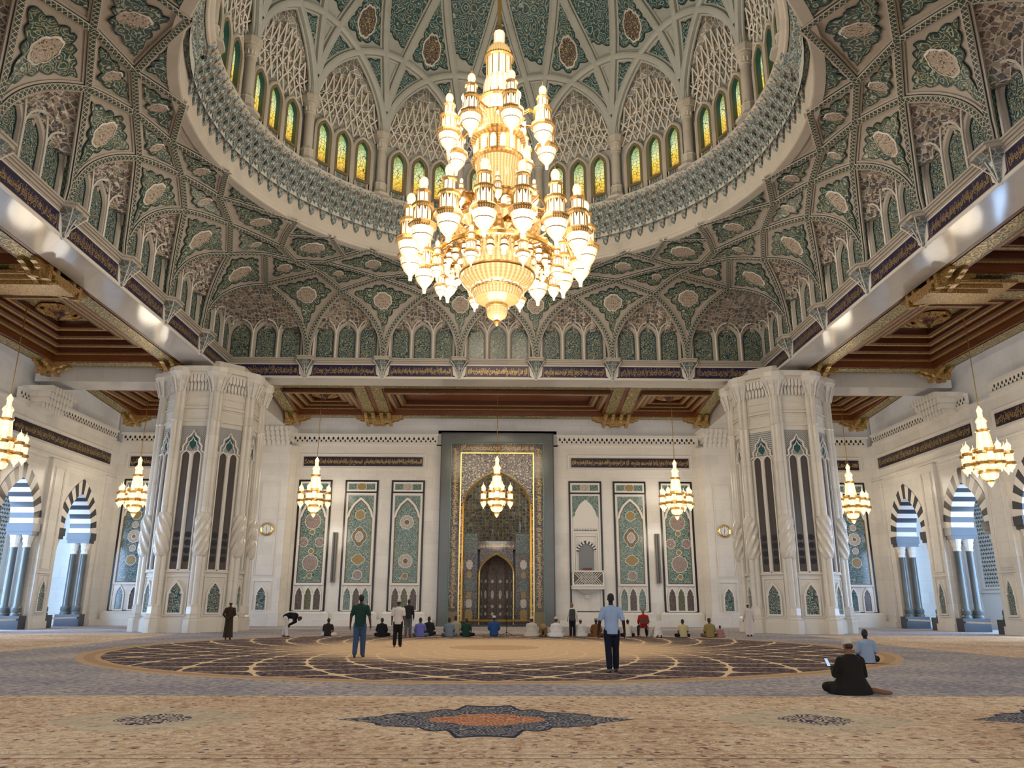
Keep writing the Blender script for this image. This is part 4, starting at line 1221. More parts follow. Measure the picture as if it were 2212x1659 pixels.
def drib(pts, nm):
    P = [DM(a, s, 0) for a, s in pts]; fr = []
    for i, (a, s) in enumerate(pts):
        t = (P[min(i+1, len(P)-1)]-P[max(i-1, 0)]).normalized(); n = DM(a, s, .3)-DM(a, s, 0); n = (n-t*n.dot(t)).normalized(); fr.append((t.cross(n).normalized(), n))
    b = MB(); b.pm = DMM; b.sweep(P, DP, fr); return b.build(nm, [M['dstone'], M['dgroove']], dr)
for j in range(16):
    az = sgn(11.25+22.5*j)
    if abs(az) > 130: continue
    drib([(az+22.5*sin(t*pi/2), arc_s(22.5*sin(t*pi/2))) for t in [-.995+1.99*k/40 for k in range(41)]], 'arched_rib')
    for sg in (-1, 1): drib([(az+sg*steep(s), s) for s in [.12+.86*k/26 for k in range(27)]], 'rising_rib')
# lattice vaults over the windows
def lat_pt(az0, e, t, off=0.):
    az = az0+e; top = DM(az, min(arc_s(11.25-e), arc_s(11.25+e)), .0); lowz = 26.55+.0*e; low = cyl(az, 12.3, min(lowz+.35*abs(sin(pi*(e+11.25)/7.5)), max(26.2, top.z)))
    p = Vector((low.x+(top.x-low.x)*t**1.5, low.y+(top.y-low.y)*t**1.5, low.z+(top.z-low.z)*t))
    d = Vector((-sin(radians(az)), -cos(radians(az)), -.5)).normalized()
    return p+d*off
for i in BAYS:
    az0 = i*22.5; org = cyl(az0, 12.3, 26.5)
    o = thing('lattice_vault', 'white latticed stalactite vault filling the arch over the dome windows, %s' % baypos(i), 'vault', org, group='latticed vaults of the drum')
    b = MB(); b.T = lambda p: Vector(p)-org; rows = []
    for j in range(13):
        t = j/12; rows.append([lat_pt(az0, e, t, -.22*abs(sin(pi*6*t))*.6 if 0 < j < 12 else 0) for e in [-11+22*k/44 for k in range(45)]])
    b.grid(rows); b.build('lattice_field', M['lat'], o)
    b = MB(); b.T = lambda p: Vector(p)-org; N6 = 10
    lv = [(0, .16), (.16, .30), (.30, .46), (.46, .74)]
    for ri, (t0, t1) in enumerate(lv):
        for k in range(N6):
            for sg in (-1, 1):
                e0 = -11+22*(k+.5+(ri % 2)*.5)/N6; e1 = e0+sg*11/N6
                if abs(e1) > 10.8 or abs(e0) > 10.8: continue
                b.tube([lat_pt(az0, e0, t0, .02), lat_pt(az0, (e0+e1)/2, (t0+t1)/2, .05), lat_pt(az0, e1, t1, .03)], .05, 4, False)
        for k in range(N6*2):
            e0 = -10.9+21.8*k/(N6*2); e1 = -10.9+21.8*(k+1)/(N6*2)
            if ri in (1, 2): b.tube([lat_pt(az0, e0, t1, .04), lat_pt(az0, e1, t1+.03*(1 if k % 2 else -1), .04)], .035, 4, False)
    b.build('lattice_bars', M['white'], o)
# dome panels: polygon in (degrees*.19, s*12.5)
KX, KY = .185, 12.5
def dpoly(pts): return [(a*KX, s*KY) for a, s in pts]
def dmap(az0): return lambda p, off: DM(az0+p[0]/KX, p[1]/KY, off)
def seg(f, a, c, n=10): return [f(a+(c-a)*k/n) for k in range(n)]
for i in BAYS:
    az0 = i*22.5
    if abs(sgn(az0)) > 92: continue
    # between two columns at e=-11.25 and 11.25
    left = lambda s: (-11.25+steep(s), s); right = lambda s: (11.25-steep(s), s)
    # where steep rib meets the upper arc
    s1 = .372; e1 = 11.25-steep(s1)
    pts = seg(lambda e: (e, max(arc_s(11.25-e), arc_s(11.25+e))), -e1, 0)+seg(lambda e: (e, max(arc_s(11.25-e), arc_s(11.25+e))), 0, e1)+seg(right, s1, .72)+seg(left, .72, s1)
    gen_panel(dpoly(pts), dmap(az0), 'turquoise scalloped dome panel with gold medallion, %s' % baypos(i), 'dome_mosaic', .36, 1.35, .2, .6, ('dtile', 'tileedge', 'dmedal'), 'large panels of the dome', 6, (.8, 1.35), (0, .46*KY))
    for sg in (-1, 1):
        # spandrel triangle beside the column
        f = lambda s: (sg*(-11.25+steep(s)), s)
        pts = seg(f, .17, .355)+seg(lambda e: (sg*e, arc_s(11.25+e)), -11.25+steep(.355), -.4)+seg(lambda e: (sg*e, arc_s(11.25-e)) , -.4, -10.4)
        gen_panel(dpoly(pts), dmap(az0), 'small turquoise dome spandrel, %s half of the %s' % ('left' if (sg > 0) else 'right', baypos(i)), 'dome_mosaic', .22, 0, .09, .4, ('dtile', 'tileedge', 'dmedal'), 'spandrels of the dome', 4)
for j in range(16):
    az = sgn(11.25+22.5*j)
    if abs(az) > 92: continue
    pts = seg(lambda s: (steep(s), s), .385, .9)+seg(lambda s: (-steep(s), s), .9, .385)
    pts = [(min(11.25, max(-11.25, a)) if abs(a) <= 11.25 else (22.5-abs(a))*(1 if a > 0 else -1)*1., s) for a, s in pts]
    gen_panel(dpoly(pts), dmap(az), 'narrow turquoise dome strip above a column, %s' % colpos(az), 'dome_mosaic', .34, 0, .12, .5, ('dtile', 'tileedge', 'dmedal'), 'narrow panels of the dome', 6)
# ------------------------------------------------------------------ prayer wall: tall tile panels
M['pink'] = ornament('rose_medallion_tile', (.34, .21, .18), (.66, .60, .52), (.08, .13, .10), (.16, .09, .08), 5, .2, .7, .1)
M['brownd'] = ornament('brown_lozenge_tile', (.16, .09, .04), (.35, .28, .12), (.50, .38, .12), (.07, .04, .03), 7, .25)
M['wmed'] = ornament('white_rosette_tile', (.66, .62, .55), (.12, .05, .04), (.30, .16, .08), (.5, .46, .4), 5, .2, .8, 0)
M['goldmed'] = ornament('ochre_medallion_tile', (.38, .25, .07), (.6, .48, .2), (.12, .05, .03), (.2, .12, .03), 8, .25)
M['wtile'] = ornament('teal_wall_tile', (.075, .17, .15), (.50, .60, .50), (.50, .44, .24), (.02, .08, .08), 4.0, .12, .6)
M['btile'] = ornament('blue_wall_tile', (.05, .15, .20), (.42, .54, .52), (.50, .42, .25), (.02, .07, .11), 4.0, .12, .6)
M['plumt'] = ornament('plum_niche_tile', (.06, .04, .06), (.32, .26, .20), (.30, .22, .08), (.03, .02, .04), 6, .2)
M['grnt'] = ornament('green_niche_tile', (.09, .13, .08), (.36, .34, .22), (.40, .30, .10), (.03, .05, .03), 6, .2)
def blob(cx, cz, R, n=8, amp=.12, sx=1., sz=1., k=64, dia=0.):
    out = []
    for i in range(k):
        t = 2*pi*i/k; r = R*(1+amp*abs(sin(n*t/2)))
        if dia: r *= (1-dia)+dia/(abs(cos(t))+abs(sin(t)))
        out.append((cx+r*cos(t)*sx, cz+r*sin(t)*sz))
    return out[::-1]
def medallion(T, org, cx, cz, R, mat, par, d=.05, **kw):
    b = MB(); b.T = lambda p: T(p)-org; o = blob(cx, cz, R, **kw); fillp(b, o, d); bridge(b, o, d, o, d-.03)
    m = b.build('medallion', M[mat], par)
    b = MB(); b.T = lambda p: T(p)-org; bridge(b, o, d+.004, offs(o, .03), d+.004); b.build('outline', M['white'], m); return m
def ogee(cx, w, z0, zs, za, n=8):
    """shouldered ogee head like the tall tile panels"""
    h = w/2; L = [(-h, z0), (-h, zs)]
    H = za-zs
    for fx, fz in ((.97, .08), (.86, .14), (.86, .20), (.80, .34), (.70, .48), (.60, .56), (.60, .60), (.50, .70), (.36, .80), (.20, .89), (.08, .96)): L.append((-h*fx, zs+H*fz))
    L.append((0, za)); return [(cx+x, z) for x, z in L]+[(cx-x, z) for x, z in L[::-1][1:]]
def wall_panel(T, xc, W_, lab, var, org, header=True, low=('plumt', 'grnt', 'plumt'), tile='wtile', body=True):
    o = thing('tall_wall_panel', lab, 'panel', org, group='tall framed panels of the prayer wall')
    def B(): b = MB(); b.T = lambda p: T(p)-org; return b
    h = W_/2; zb, zt = .88, 9.9
    b = B(); b.box(xc-h-.32, xc+h+.32, 0, .2, 0, .8); b.poly([(xc-h-.32, .2, .8), (xc+h+.32, .2, .8), (xc+h+.1, .03, .98), (xc-h-.1, .03, .98)]); b.build('sloping_base', M['marble'], o)
    b = B(); frame(b, rect(xc-h, xc+h, zb, zt), .13, 0, .06); b.box(xc-h+.1, xc+h-.1, .0, .06, 8.98, 9.1); b.build('black_border', M['black'], o)
    b = B(); frame(b, rect(xc-h+.13, xc+h-.13, 9.1, zt-.13), .11, 0, .05); frame(b, rect(xc-h+.13, xc+h-.13, zb+.02, 8.98), .10, 0, .05); b.build('white_border', M['white'], o)
    b = B(); fillp(b, rect(xc-h+.26, xc+h-.26, 9.24, zt-.27), .03); hd = b.build('header_tile', M[tile], o)
    medallion(T, org, xc, (9.24+zt-.27)/2, .24, 'goldmed' if var == 'gold' else 'wmed', hd, .045, n=8, sx=1.25)
    if not body: return o
    b = B(); fillp(b, rect(xc-h+.28, xc+h-.28, 7.35, 8.8), .02); b.build('spandrel_tile', M[tile], o)
    og = ogee(xc, W_-.62, 2.82, 7.15, 8.5)
    b = B(); fillp(b, og, .045); fld = b.build('tile_field', M[tile], o)
    b = B(); frame(b, offs(og, .14), .14, .02, .12); b.build('ogee_moulding', M['white'], o)
    b = B(); frame(b, og, .07, .05, .06); b.build('dark_tile_border', M['brownd' if var != 'pink' else 'plumt'], fld)
    iw = W_-.9
    b = B(); frame(b, rect(xc-h+.23, xc+h-.23, 2.68, 8.88), .05, .02, .08); b.build('inner_frame', M['white'], o)
    if var == 'pink':
        for z in (7.0, 4.15): medallion(T, org, xc, z, .50, 'pink', o, .06, n=12, amp=.08)
        for z in (5.55,):
            for sx_ in (-1, 1): medallion(T, org, xc+sx_*.55, z, .28, 'pink', o, .06, n=8)
        for z in (7.85, 6.25, 4.95, 3.3): medallion(T, org, xc, z, .17, 'goldmed', o, .06, n=4, dia=.6)
    elif var == 'gold':
        medallion(T, org, xc, 5.95, .50, 'brownd', o, .06, n=8, sz=1.35, dia=.7); medallion(T, org, xc, 5.95, .26, 'wmed', o, .08, n=8, sz=1.3, dia=.5)
        medallion(T, org, xc, 4.4, .45, 'goldmed', o, .06, n=8, dia=.7, sz=.8); medallion(T, org, xc, 7.45, .3, 'goldmed', o, .06, n=6); medallion(T, org, xc, 3.35, .28, 'pink', o, .06, n=8)
    elif var == 'white':
        for z in (6.95, 4.3): medallion(T, org, xc, z, .42, 'wmed', o, .06, n=12); medallion(T, org, xc, z, .16, 'brownd', o, .08, n=8)
        medallion(T, org, xc, 3.3, .2, 'goldmed', o, .06, n=4, dia=.6)
    else:
        for z in (7.4, 4.3): medallion(T, org, xc, z, .3, 'goldmed', o, .06, n=8)
        medallion(T, org, xc, 5.9, .38, 'wmed', o, .06, n=10); medallion(T, org, xc, 5.9, .12, 'brownd', o, .08)
        for z in (6.7, 5.1): medallion(T, org, xc, z, .2, 'wmed', o, .06, n=4, dia=.4)
    n = len(low); st = (W_-.5)/n
    for i in range(n):
        xx = xc-h+.25+st*(i+.5); kk = keyhole(xx, .46, 1.06, 2.05, 2.52, 8)
        b = B(); fillp(b, kk, .03); b.build('small_niche_tile', M[low[i]], o)
        b = B(); frame(b, offs(kk, .08), .08, .02, .09); b.build('small_niche_moulding', M['white'], o)
    return o
TW = wallT(0)
def OW(x): return Vector((x, YW, 0))
SP = [(-12.83, 'pink', 'first', 'left'), (-9.56, 'gold', 'second', 'left'), (-6.29, 'white', 'third', 'left'), (9.40, 'gold', 'second', 'right'), (12.70, 'pink', 'third', 'right')]
DESC = {'pink': 'tall teal tile panel with rose medallions', 'gold': 'tall teal tile panel with brown lozenge', 'white': 'tall teal tile panel with white rosettes'}
for xc, var, nth, sd in SP:
    wall_panel(TW, xc, 2.35, '%s on the prayer wall, %s of mihrab' % (DESC[var], sd), var, OW(xc), low=('plumt', 'grnt', 'plumt') if var != 'gold' else ('wtile', 'plumt', 'wtile'))
for s, nm in ((-1, 'left'), (1, 'right')):
    xc = s*(25.1); wall_panel(TW, xc, 2.35, 'tall blue tile panel on the prayer wall in the far %s corner' % nm, 'blue', OW(xc), tile='btile', low=('btile', 'plumt'))
    # inscription strips on the prayer wall and side walls
    def strip(T, x0, x1, z0, z1, lab, rz, k, org):
        o = thing('inscription_strip', lab, 'inscription', org, group='inscription strips of the hall walls')
        b = MB(); b.T = lambda p: T(p)-org; b.box(x0, x1, 0, .05, z0, z1); b.build('strip_ground', M['dnavy'], o)
        b = MB(); b.T = lambda p: T(p)-org; frame(b, rect(x0-.22, x1+.22, z0-.22, z1+.22), .08, 0, .07); b.build('bead_frame', M['white'], o)
        c = T(((x0+x1)/2, .06, (z0+z1)/2))-org
        nseg = max(1, round((x1-x0)/5.5)); w = (x1-x0)/nseg
        for i in range(nseg):
            xm = x0+w*(i+.5); put_text(k+i, w-.12, (z1-z0)-.12, T((xm, .06, (z0+z1)/2))-org, rz, o)
        return o
    x0, x1 = ((-13.8, -5.33) if s < 0 else (5.3, 13.75)); strip(TW, x0, x1, 10.9, 11.56, 'dark inscription strip above the tall panels %s of the mihrab' % nm, 0, 1 if s < 0 else 3, OW((x0+x1)/2)+Vector((0, 0, 10.9)))
    x0, x1 = ((-26.05, -18) if s < 0 else (18, 26.05)); strip(TW, x0, x1, 10.8, 11.5, 'dark inscription strip on the prayer wall beyond the %s pier' % nm, 0, 2 if s < 0 else 0, OW((x0+x1)/2)+Vector((0, 0, 10.8)))
    TS = wallT(s)
    for x0, x1, q in ((42.9, 54.1, 'farther one'), (33, 40.6, 'nearer one')):
        org = TS(((x0+x1)/2, 0, 10.75)); strip(TS, x0, x1, 10.75, 11.47, 'dark inscription strip over the arches of the %s side wall, %s' % (nm, q), -s*pi/2, 4 if s < 0 else 5, org)
    # cornice of the prayer wall
    for x0, x1, q in (((-14.7, -4.3, 'beside the mihrab') if s < 0 else (4.3, 14.5, 'beside the mihrab')), ((-26.8, -17.3, 'beyond the pier') if s < 0 else (17.3, 26.8, 'beyond the pier'))):
        org = OW((x0+x1)/2)+Vector((0, 0, 12.5)); o = thing('honeycomb_cornice', 'carved honeycomb cornice on the %s part of the prayer wall, %s' % (nm, q), 'cornice', org, group='honeycomb cornices')
        b = MB(); b.T = lambda p: TW(p)-org; b.box(x0, x1, 0, .16, 12.5, 12.6); b.box(x0, x1, 0, .12, 12.6, 13.05); b.box(x0-.05, x1+.05, 0, .3, 13.05, 13.2); b.build('cornice_moulding', M['white'], o)
        b = MB(); b.T = lambda p: TW(p)-org; yy = x0+.2
        while yy < x1-.15:
            fillp(b, arch(yy, .15, 12.80, 12.90, 13.02, 3), .125); fillp(b, arch(yy+.17, .11, 12.64, 12.72, 12.80, 2), .125); yy += .34
        b.build('pierced_holes', M['voidk'], o)
    # pilaster: beaded panel, niche, clock
    xc = s*15.78; d0 = .75
    o = thing('marble_inlay', 'long beaded marble panel on the %s pilaster behind the clock' % nm, 'inlay', OW(xc)+Vector((0, -d0, 3.3)))
    org = o.location.copy(); b = MB(); b.T = lambda p: TW(p)-org
    frame(b, rect(xc-.62, xc+.62, 3.3, 9.6), .05, d0, d0+.05); frame(b, rect(xc-.72, xc+.72, 3.2, 9.7), .04, d0, d0+.03); b.build('bead_moulding', M['white'], o)
    b = MB(); b.T = lambda p: TW(p)-org; fillp(b, rect(xc-.56, xc+.56, 3.37, 9.53), d0+.015); b.build('field', M['marble'], o)
    o = thing('pilaster_niche', 'small dark green tiled niche at the foot of the %s pilaster' % nm, 'niche', OW(xc)+Vector((0, -d0, .9))); org = o.location.copy()
    kk = keyhole(xc, .62, 1.05, 2.0, 2.5, 8)
    b = MB(); b.T = lambda p: TW(p)-org; fillp(b, kk, d0+.02); b.build('niche_tile', M['ntile'], o)
    b = MB(); b.T = lambda p: TW(p)-org; frame(b, offs(kk, .09), .09, d0, d0+.09); frame(b, rect(xc-.62, xc+.62, .85, 2.95), .05, d0, d0+.06); b.build('niche_frame', M['white'], o)
    z = 6.37; o = thing('wall_clock', 'round gold rimmed wall clock on the %s pilaster' % nm, 'clock', OW(xc)+Vector((0, -d0-.07, z)))
    def CT(p): return Vector((p[0], -p[1], p[2]))
    def disc(r, d, n=32): return [(r*cos(2*pi*i/n), r*sin(2*pi*i/n)) for i in range(n)]
    b = MB(); b.T = CT; slab(b, disc(.34, 0), -.07, .02); b.build('clock_face', plain('clock_white_face', (.8, .8, .76), .3), o)
    b = MB(); b.T = CT; o1, o2, o3 = disc(.46, 0), disc(.41, 0), disc(.32, 0); bridge(b, o1, -.07, o1, .03); bridge(b, o1, .03, o2, .08); bridge(b, o2, .08, o3, .03); b.build('gold_rim', M['gilt'], o, True)
    b = MB(); b.T = CT
    for i in range(12):
        a_ = i*pi/6; c_, s_ = cos(a_), sin(a_); w = .018
        b.poly([((.24*c_-w*s_), .024, (.24*s_+w*c_)), ((.24*c_+w*s_), .024, (.24*s_-w*c_)), ((.30*c_+w*s_), .024, (.30*s_-w*c_)), ((.30*c_-w*s_), .024, (.30*s_+w*c_))])
    b.build('hour_marks', M['black'], o)
    for ang, ln in ((0.06, .2), (pi+.1, .26)):
        b = MB(); b.T = CT; c_, s_ = sin(ang), cos(ang); w = .016
        b.poly([(-w*s_, .03, w*c_), (w*s_, .03, -w*c_), (ln*c_+w*.3*s_, .03, ln*s_-w*.3*c_), (ln*c_-w*.3*s_, .03, ln*s_+w*.3*c_)]); b.build('clock_hand', M['black'], o)
    # column loudspeakers between the panels
    xs = s*11.2; o = thing('column_loudspeaker', 'slim dark grey column loudspeaker on the prayer wall, %s side' % nm, 'speaker', OW(xs)+Vector((0, -.1, 2.86)))
    b = MB(); b.box(-.14, .14, -.22, .04, 0, 3.36); b.build('cabinet', plain('speaker_grey', (.16, .15, .14), .5), o)
    b = MB(); b.box(-.045, .045, -.235, -.22, .06, 3.3); b.build('grille', plain('speaker_grille', (.05, .05, .05), .6), o)

# ------------------------------------------------------------------ mihrab
M['mnavy'] = ornament('mihrab_navy_tile', (.03, .028, .055), (.30, .25, .16), (.24, .18, .07), (.012, .010, .03), 3.2, .12, .6)
M['mteal'] = ornament('mihrab_teal_tile', (.04, .10, .10), (.26, .30, .22), (.30, .22, .10), (.02, .04, .05), 3.2, .12, .6)
M['marab'] = ornament('mihrab_white_arabesque', (.035, .03, .06), (.72, .66, .56), (.70, .60, .42), (.02, .015, .03), 1.9, .2, .8)
M['mmuq'] = m_mosaic('mihrab_gilded_stalactite', (.26, .24, .17), [(.04, .05, .055), (.08, .09, .08), (.14, .14, .12), (.03, .035, .05), (.10, .07, .04)], 4.2, .05, .15)
org = Vector((0, YW, 0)); o = thing('mihrab', 'monumental prayer niche with navy and gold frame in the middle of the wall', 'mihrab', org)
def B(): b = MB(); b.T = lambda p: TW(p)-org; return b
b = B(); frame(b, rect(-3.98, 3.98, -.7, 13.25), .64, -.3, .42); b.build('grey_marble_surround', M['gmarble'], o)
b = B(); frame(b, rect(-4.02, 4.02, -.1, 13.3), .07, -.3, .44); b.build('outer_grey_moulding', M['dmarble'], o)
b = B(); frame(b, rect(-3.34, 3.34, -.1, 12.61), .07, -.3, .34); b.build('turquoise_line', plain('turquoise_line', (.06, .20, .20), .3), o)
b = B(); frame(b, rect(-3.27, 3.27, -.7, 12.54), .66, -.3, .26); nb = b.build('inscription_band', M['mnavy'], o)
put_text(0, 5.2, .5, Vector((0, -.275, 12.21)), 0, nb)
for s in (-1, 1):
    for k in range(2):
        t = put_text(1+k+(s > 0)*2, 5.4, .5, Vector((s*2.94, -.275, 3.9+5.6*k)), 0, nb); t.rotation_euler = (0, -s*pi/2, 0)
b = B(); 
for s in (-1, 1): b.box(*sorted((s*2.6, s*3.3)), -.3, .3, 0, .95)
b.build('gold_foot_block', M['goldband'], o)
b = B(); frame(b, rect(-2.62, 2.62, -.1, 11.9), .09, -.3, .30); frame(b, rect(-3.30, 3.30, -.05, 12.57), .035, .2, .32); b.build('gilt_moulding', M['gilt'], o)
o1 = arch(0, 4.86, .3, 8.0, 10.7, 12, 60); rc = rect(-2.53, 2.53, .3, 11.81)
# spandrels: strips from the arch to the rectangle
b = B(); pts = o1[1:-1]
for i in range(len(pts)-1):
    (xa, za), (xb, zb) = pts[i], pts[i+1]; b.poly([(xa, .12, za), (xb, .12, zb), (xb, .12, 11.81), (xa, .12, 11.81)])
b.poly([(-2.53, .12, 0), (-2.43, .12, 0), (-2.43, .12, 11.81), (-2.53, .12, 11.81)]); b.poly([(2.43, .12, 0), (2.53, .12, 0), (2.53, .12, 11.81), (2.43, .12, 11.81)])
b.build('arabesque_spandrel', M['marab'], o)
b = B(); bridge(b, o1, .13, offs(o1, -.1), .2); bridge(b, offs(o1, -.1), .2, offs(o1, -.16), .05); b.build('gilt_arch_line', M['gilt'], o)
# recess: flanks, stalactite half dome, inner niche
b = B()
for s in (-1, 1):
    b.box(*sorted((s*1.32, s*2.44)), -1.3, -.35, 0, 6.25)
b.build('flank_tile', M['mnavy'], o)
for s in (-1, 1):
    b = B(); x0, x1 = sorted((s*1.36, s*2.4)); b.poly([(x0, -.34, 4.9), (x1, -.34, 4.9), (x1, -.34, 6.2), (x0, -.34, 6.2)]); b.build('flank_teal_tile', M['mteal'], o)
    for z, r, mt in ((4.1, .26, 'wmed'), (3.4, .2, 'goldmed'), (2.7, .34, 'mteal'), (2.05, .2, 'goldmed'), (1.5, .25, 'wmed'), (.75, .3, 'goldmed')):
        m = MB(); m.T = lambda p: TW(p)-org; fillp(m, blob(s*1.88, z, r, 8 if z > 3 else 4, .2, .8, 1.1), -.335); m.build('flank_medallion', M[mt], o)
b = B(); NR = 6
rows = []
NC = 13
for j in range(NR*2+1):
    t = min(1, (j//2+(.94 if j % 2 else 0))/NR); row = []
    for i in range(61):
        w = i/60; x = -2.43+4.86*w
        # arch height here
        zt = 10.7
        for k in range(len(pts)-1):
            if pts[k][0] <= x <= pts[k+1][0] or k == len(pts)-2:
                f = (x-pts[k][0])/max(1e-6, pts[k+1][0]-pts[k][0]); zt = pts[k][1]+(pts[k+1][1]-pts[k][1])*min(1, max(0, f)); break
        dep = -1.25*sin(pi*w)**.6*(1-t**1.6)-.1; ph = (j//2 % 2)*.5
        z = 5.7+(zt-5.7)*t; d = dep-.16*abs(sin(pi*(w*NC*(1-.25*t)+ph)))*(1-t*.5)+(.10 if j % 2 else 0)
        row.append((x, d, z+.14*abs(sin(pi*(w*NC*(1-.25*t)+ph)))*(1 if j % 2 == 0 and j else 0)))
    rows.append(row)
b.grid(rows); b.build('stalactite_half_dome', M['mmuq'], o)
b = B(); b.box(-1.32, 1.32, -1.5, -.42, 5.15, 5.72); bb_ = b.build('upper_inscription_band', M['mnavy'], o); put_text(5, 2.4, .42, Vector((0, .415, 5.43)), 0, bb_)
o2 = arch(0, 2.3, .12, 3.45, 4.78, 10, 55); b = B(); p2 = o2[1:-1]
for i in range(len(p2)-1):
    (xa, za), (xb, zb) = p2[i], p2[i+1]; b.poly([(xa, -.43, za), (xb, -.43, zb), (xb, -.43, 5.2), (xa, -.43, 5.2)])
b.build('inner_spandrel', M['mnavy'], o)
b = B(); bridge(b, o2, -.42, offs(o2, .07), -.36); bridge(b, offs(o2, .07), -.36, offs(o2, .14), -.42); b.build('gilt_inner_arch', M['gilt'], o)
b = B(); NS = 6; rows = []
for j in range(12):
    z = .12+(3.45-.12)*min(1, j/5) if j <= 5 else 3.45+1.33*sin((j-5)/6*pi/2)
    sc = 1 if j <= 5 else cos((j-5)/6*pi/2)*.95+.05
    rows.append([(-1.15*cos(pi*i/NS)*sc, -.43-1.35*sin(pi*i/NS)*sc, z) for i in range(NS+1)])
b.grid(rows); ni = b.build('niche_shell', M['plumt'], o)
for i in range(NS+1):
    b = B(); b.tube([(-1.15*cos(pi*i/NS)*.99, -.44-1.33*sin(pi*i/NS), .12), (-1.15*cos(pi*i/NS)*.99, -.44-1.33*sin(pi*i/NS), 3.45)], .035, 6); b.build('niche_rib', M['mteal'], ni)
for i in range(NS):
    t = pi*(i+.5)/NS; cx_, dx_ = -1.13*cos(t)*.95, -.43-1.30*sin(t)*.95
    for z, sz in ((2.1, .3), (3.0, .12), (1.3, .12), (.8, .12)):
        b = B(); tx, td = sin(t), -cos(t)
        for_pts = [(cx_+tx*.11*cos(2*pi*q/14), dx_+td*.11*cos(2*pi*q/14)*1.1, z+sz*sin(2*pi*q/14)) for q in range(14)]
        b.poly(for_pts); b.build('niche_medallion', M['wmed'], ni)
b = B(); b.box(-4, 4, -1.95, -1.9, 0, 13.2); b.box(-2.45, -1.3, -1.9, -1.25, 0, 6); b.box(1.3, 2.45, -1.9, -1.25, 0, 6); b.box(-3.9, 3.9, -.3, .25, 0, .12) ; b.build('backing', M['dmarble'], o)
# microphone stand
o = thing('microphone_stand', 'thin black microphone stand before the mihrab', 'stand', (.55, 38.6, 0))
b = MB(); b.tube([(0, 0, .1), (0, 0, 1.45)], .018, 6); b.build('pole', M['black'], o)
for k in range(3):
    a_ = pi/2+k*2*pi/3; b = MB(); b.tube([(0, 0, .2), (.42*cos(a_), .42*sin(a_), .015)], .014, 5); b.build('leg', M['black'], o)
b = MB(); b.tube([(0, 0, 1.4), (-.35, -.1, 1.1)], .012, 5); b.lathe([(0, -.05), (.025, -.04), (.028, 0), (0, .04)], 8, (-.37, -.1, 1.08)); b.build('boom_and_microphone', M['black'], o)

# ------------------------------------------------------------------ balcony pulpit on the right
xc = 6.24; org = OW(xc); o = wall_panel(TW, xc, 2.35, 'black bordered marble panel behind the balcony, right of the mihrab', 'white', org, body=False)
B = lambda: (lambda b: (setattr(b, 'T', lambda p: TW(p)-org), b)[1])(MB())
b = B(); fillp(b, rect(xc-.92, xc+.92, 7.35, 8.85), .02); b.build('spandrel_tile', M['wtile'], o)
og = ogee(xc, 1.75, 6.6, 7.3, 8.6)
b = B(); slab(b, og, .0, .06); b.build('carved_white_tympanum', M['white'], o)
b = B(); yy = xc-.8
while yy < xc+.8: fillp(b, arch(yy, .07, 6.42, 6.46, 6.52, 2), .09); yy += .11
b.build('pierced_holes', M['voidk'], o)
b = B(); frame(b, rect(xc-.92, xc+.92, 3.55, 6.35), .12, 0, .08); frame(b, rect(xc-.75, xc+.75, 3.55, 6.1), .05, 0, .12); b.build('niche_surround', M['white'], o)
oa = arch(xc, 1.05, 3.6, 5.0, 5.55, 9, 62)
b = B(); fillp(b, oa, .03); b.build('niche_opening', plain('dim_grey_recess', (.20, .20, .20), .25), o)
for par, mt in ((0, 'black'), (1, 'white')):
    b = B(); q1, q2 = oa[1:-1], offs(oa, .2)[1:-1]
    for i in range(len(q1)-1):
        if i % 2 == par: b.poly([(q1[i][0], .1, q1[i][1]), (q1[i+1][0], .1, q1[i+1][1]), (q2[i+1][0], .1, q2[i+1][1]), (q2[i][0], .1, q2[i][1])])
    b.build('striped_voussoirs', M[mt], o)
ob = thing('balcony', 'projecting white marble lattice balcony on the wall right of the mihrab', 'balcony', OW(xc)+Vector((0, 0, 1.9))); org = ob.location.copy()
b = B(); b.box(xc-1.1, xc+1.1, .0, .95, 2.45, 2.62); b.box(xc-1.14, xc+1.14, 0, 1.0, 2.62, 2.68); b.build('floor_slab', M['white'], ob)
b = B(); b.box(xc-1.08, xc+1.08, .86, .96, 3.58, 3.68); b.box(xc-1.08, xc+1.08, .88, .94, 2.68, 2.76); 
for s in (-1, 1): b.box(xc+s*1.03-.05, xc+s*1.03+.05, .86, .96, 2.68, 3.6); b.box(xc+s*1.03-.05, xc+s*1.03+.05, .0, .86, 3.58, 3.68); b.box(xc+s*1.03-.02, xc+s*1.03+.02, 0, .86, 2.7, 3.58)
b.build('handrail', M['white'], ob)
b = B()
for i in range(-10, 12):
    for sg in (-1, 1):
        x0 = xc-1.0+i*.17; x1 = x0+sg*.82; z0, z1 = 2.76, 3.58
        if sg < 0: x0, x1 = x0+.82, x0
        if min(x0, x1) < xc-1.02 or max(x0, x1) > xc+1.02: continue
        b.poly([(x0-.032, .92, z0), (x0+.032, .92, z0), (x1+.032, .92, z1), (x1-.032, .92, z1)])
b.build('lattice', M['white'], ob)
b = B(); b.poly([(xc-1.0, .89, 2.76), (xc+1.0, .89, 2.76), (xc+1.0, .89, 3.58), (xc-1.0, .89, 3.58)]); b.build('lattice_backing', plain('lattice_shadow_stone', (.12, .105, .085), .5), ob)  # dark sheet, the shade behind the lattice bars put into its colour
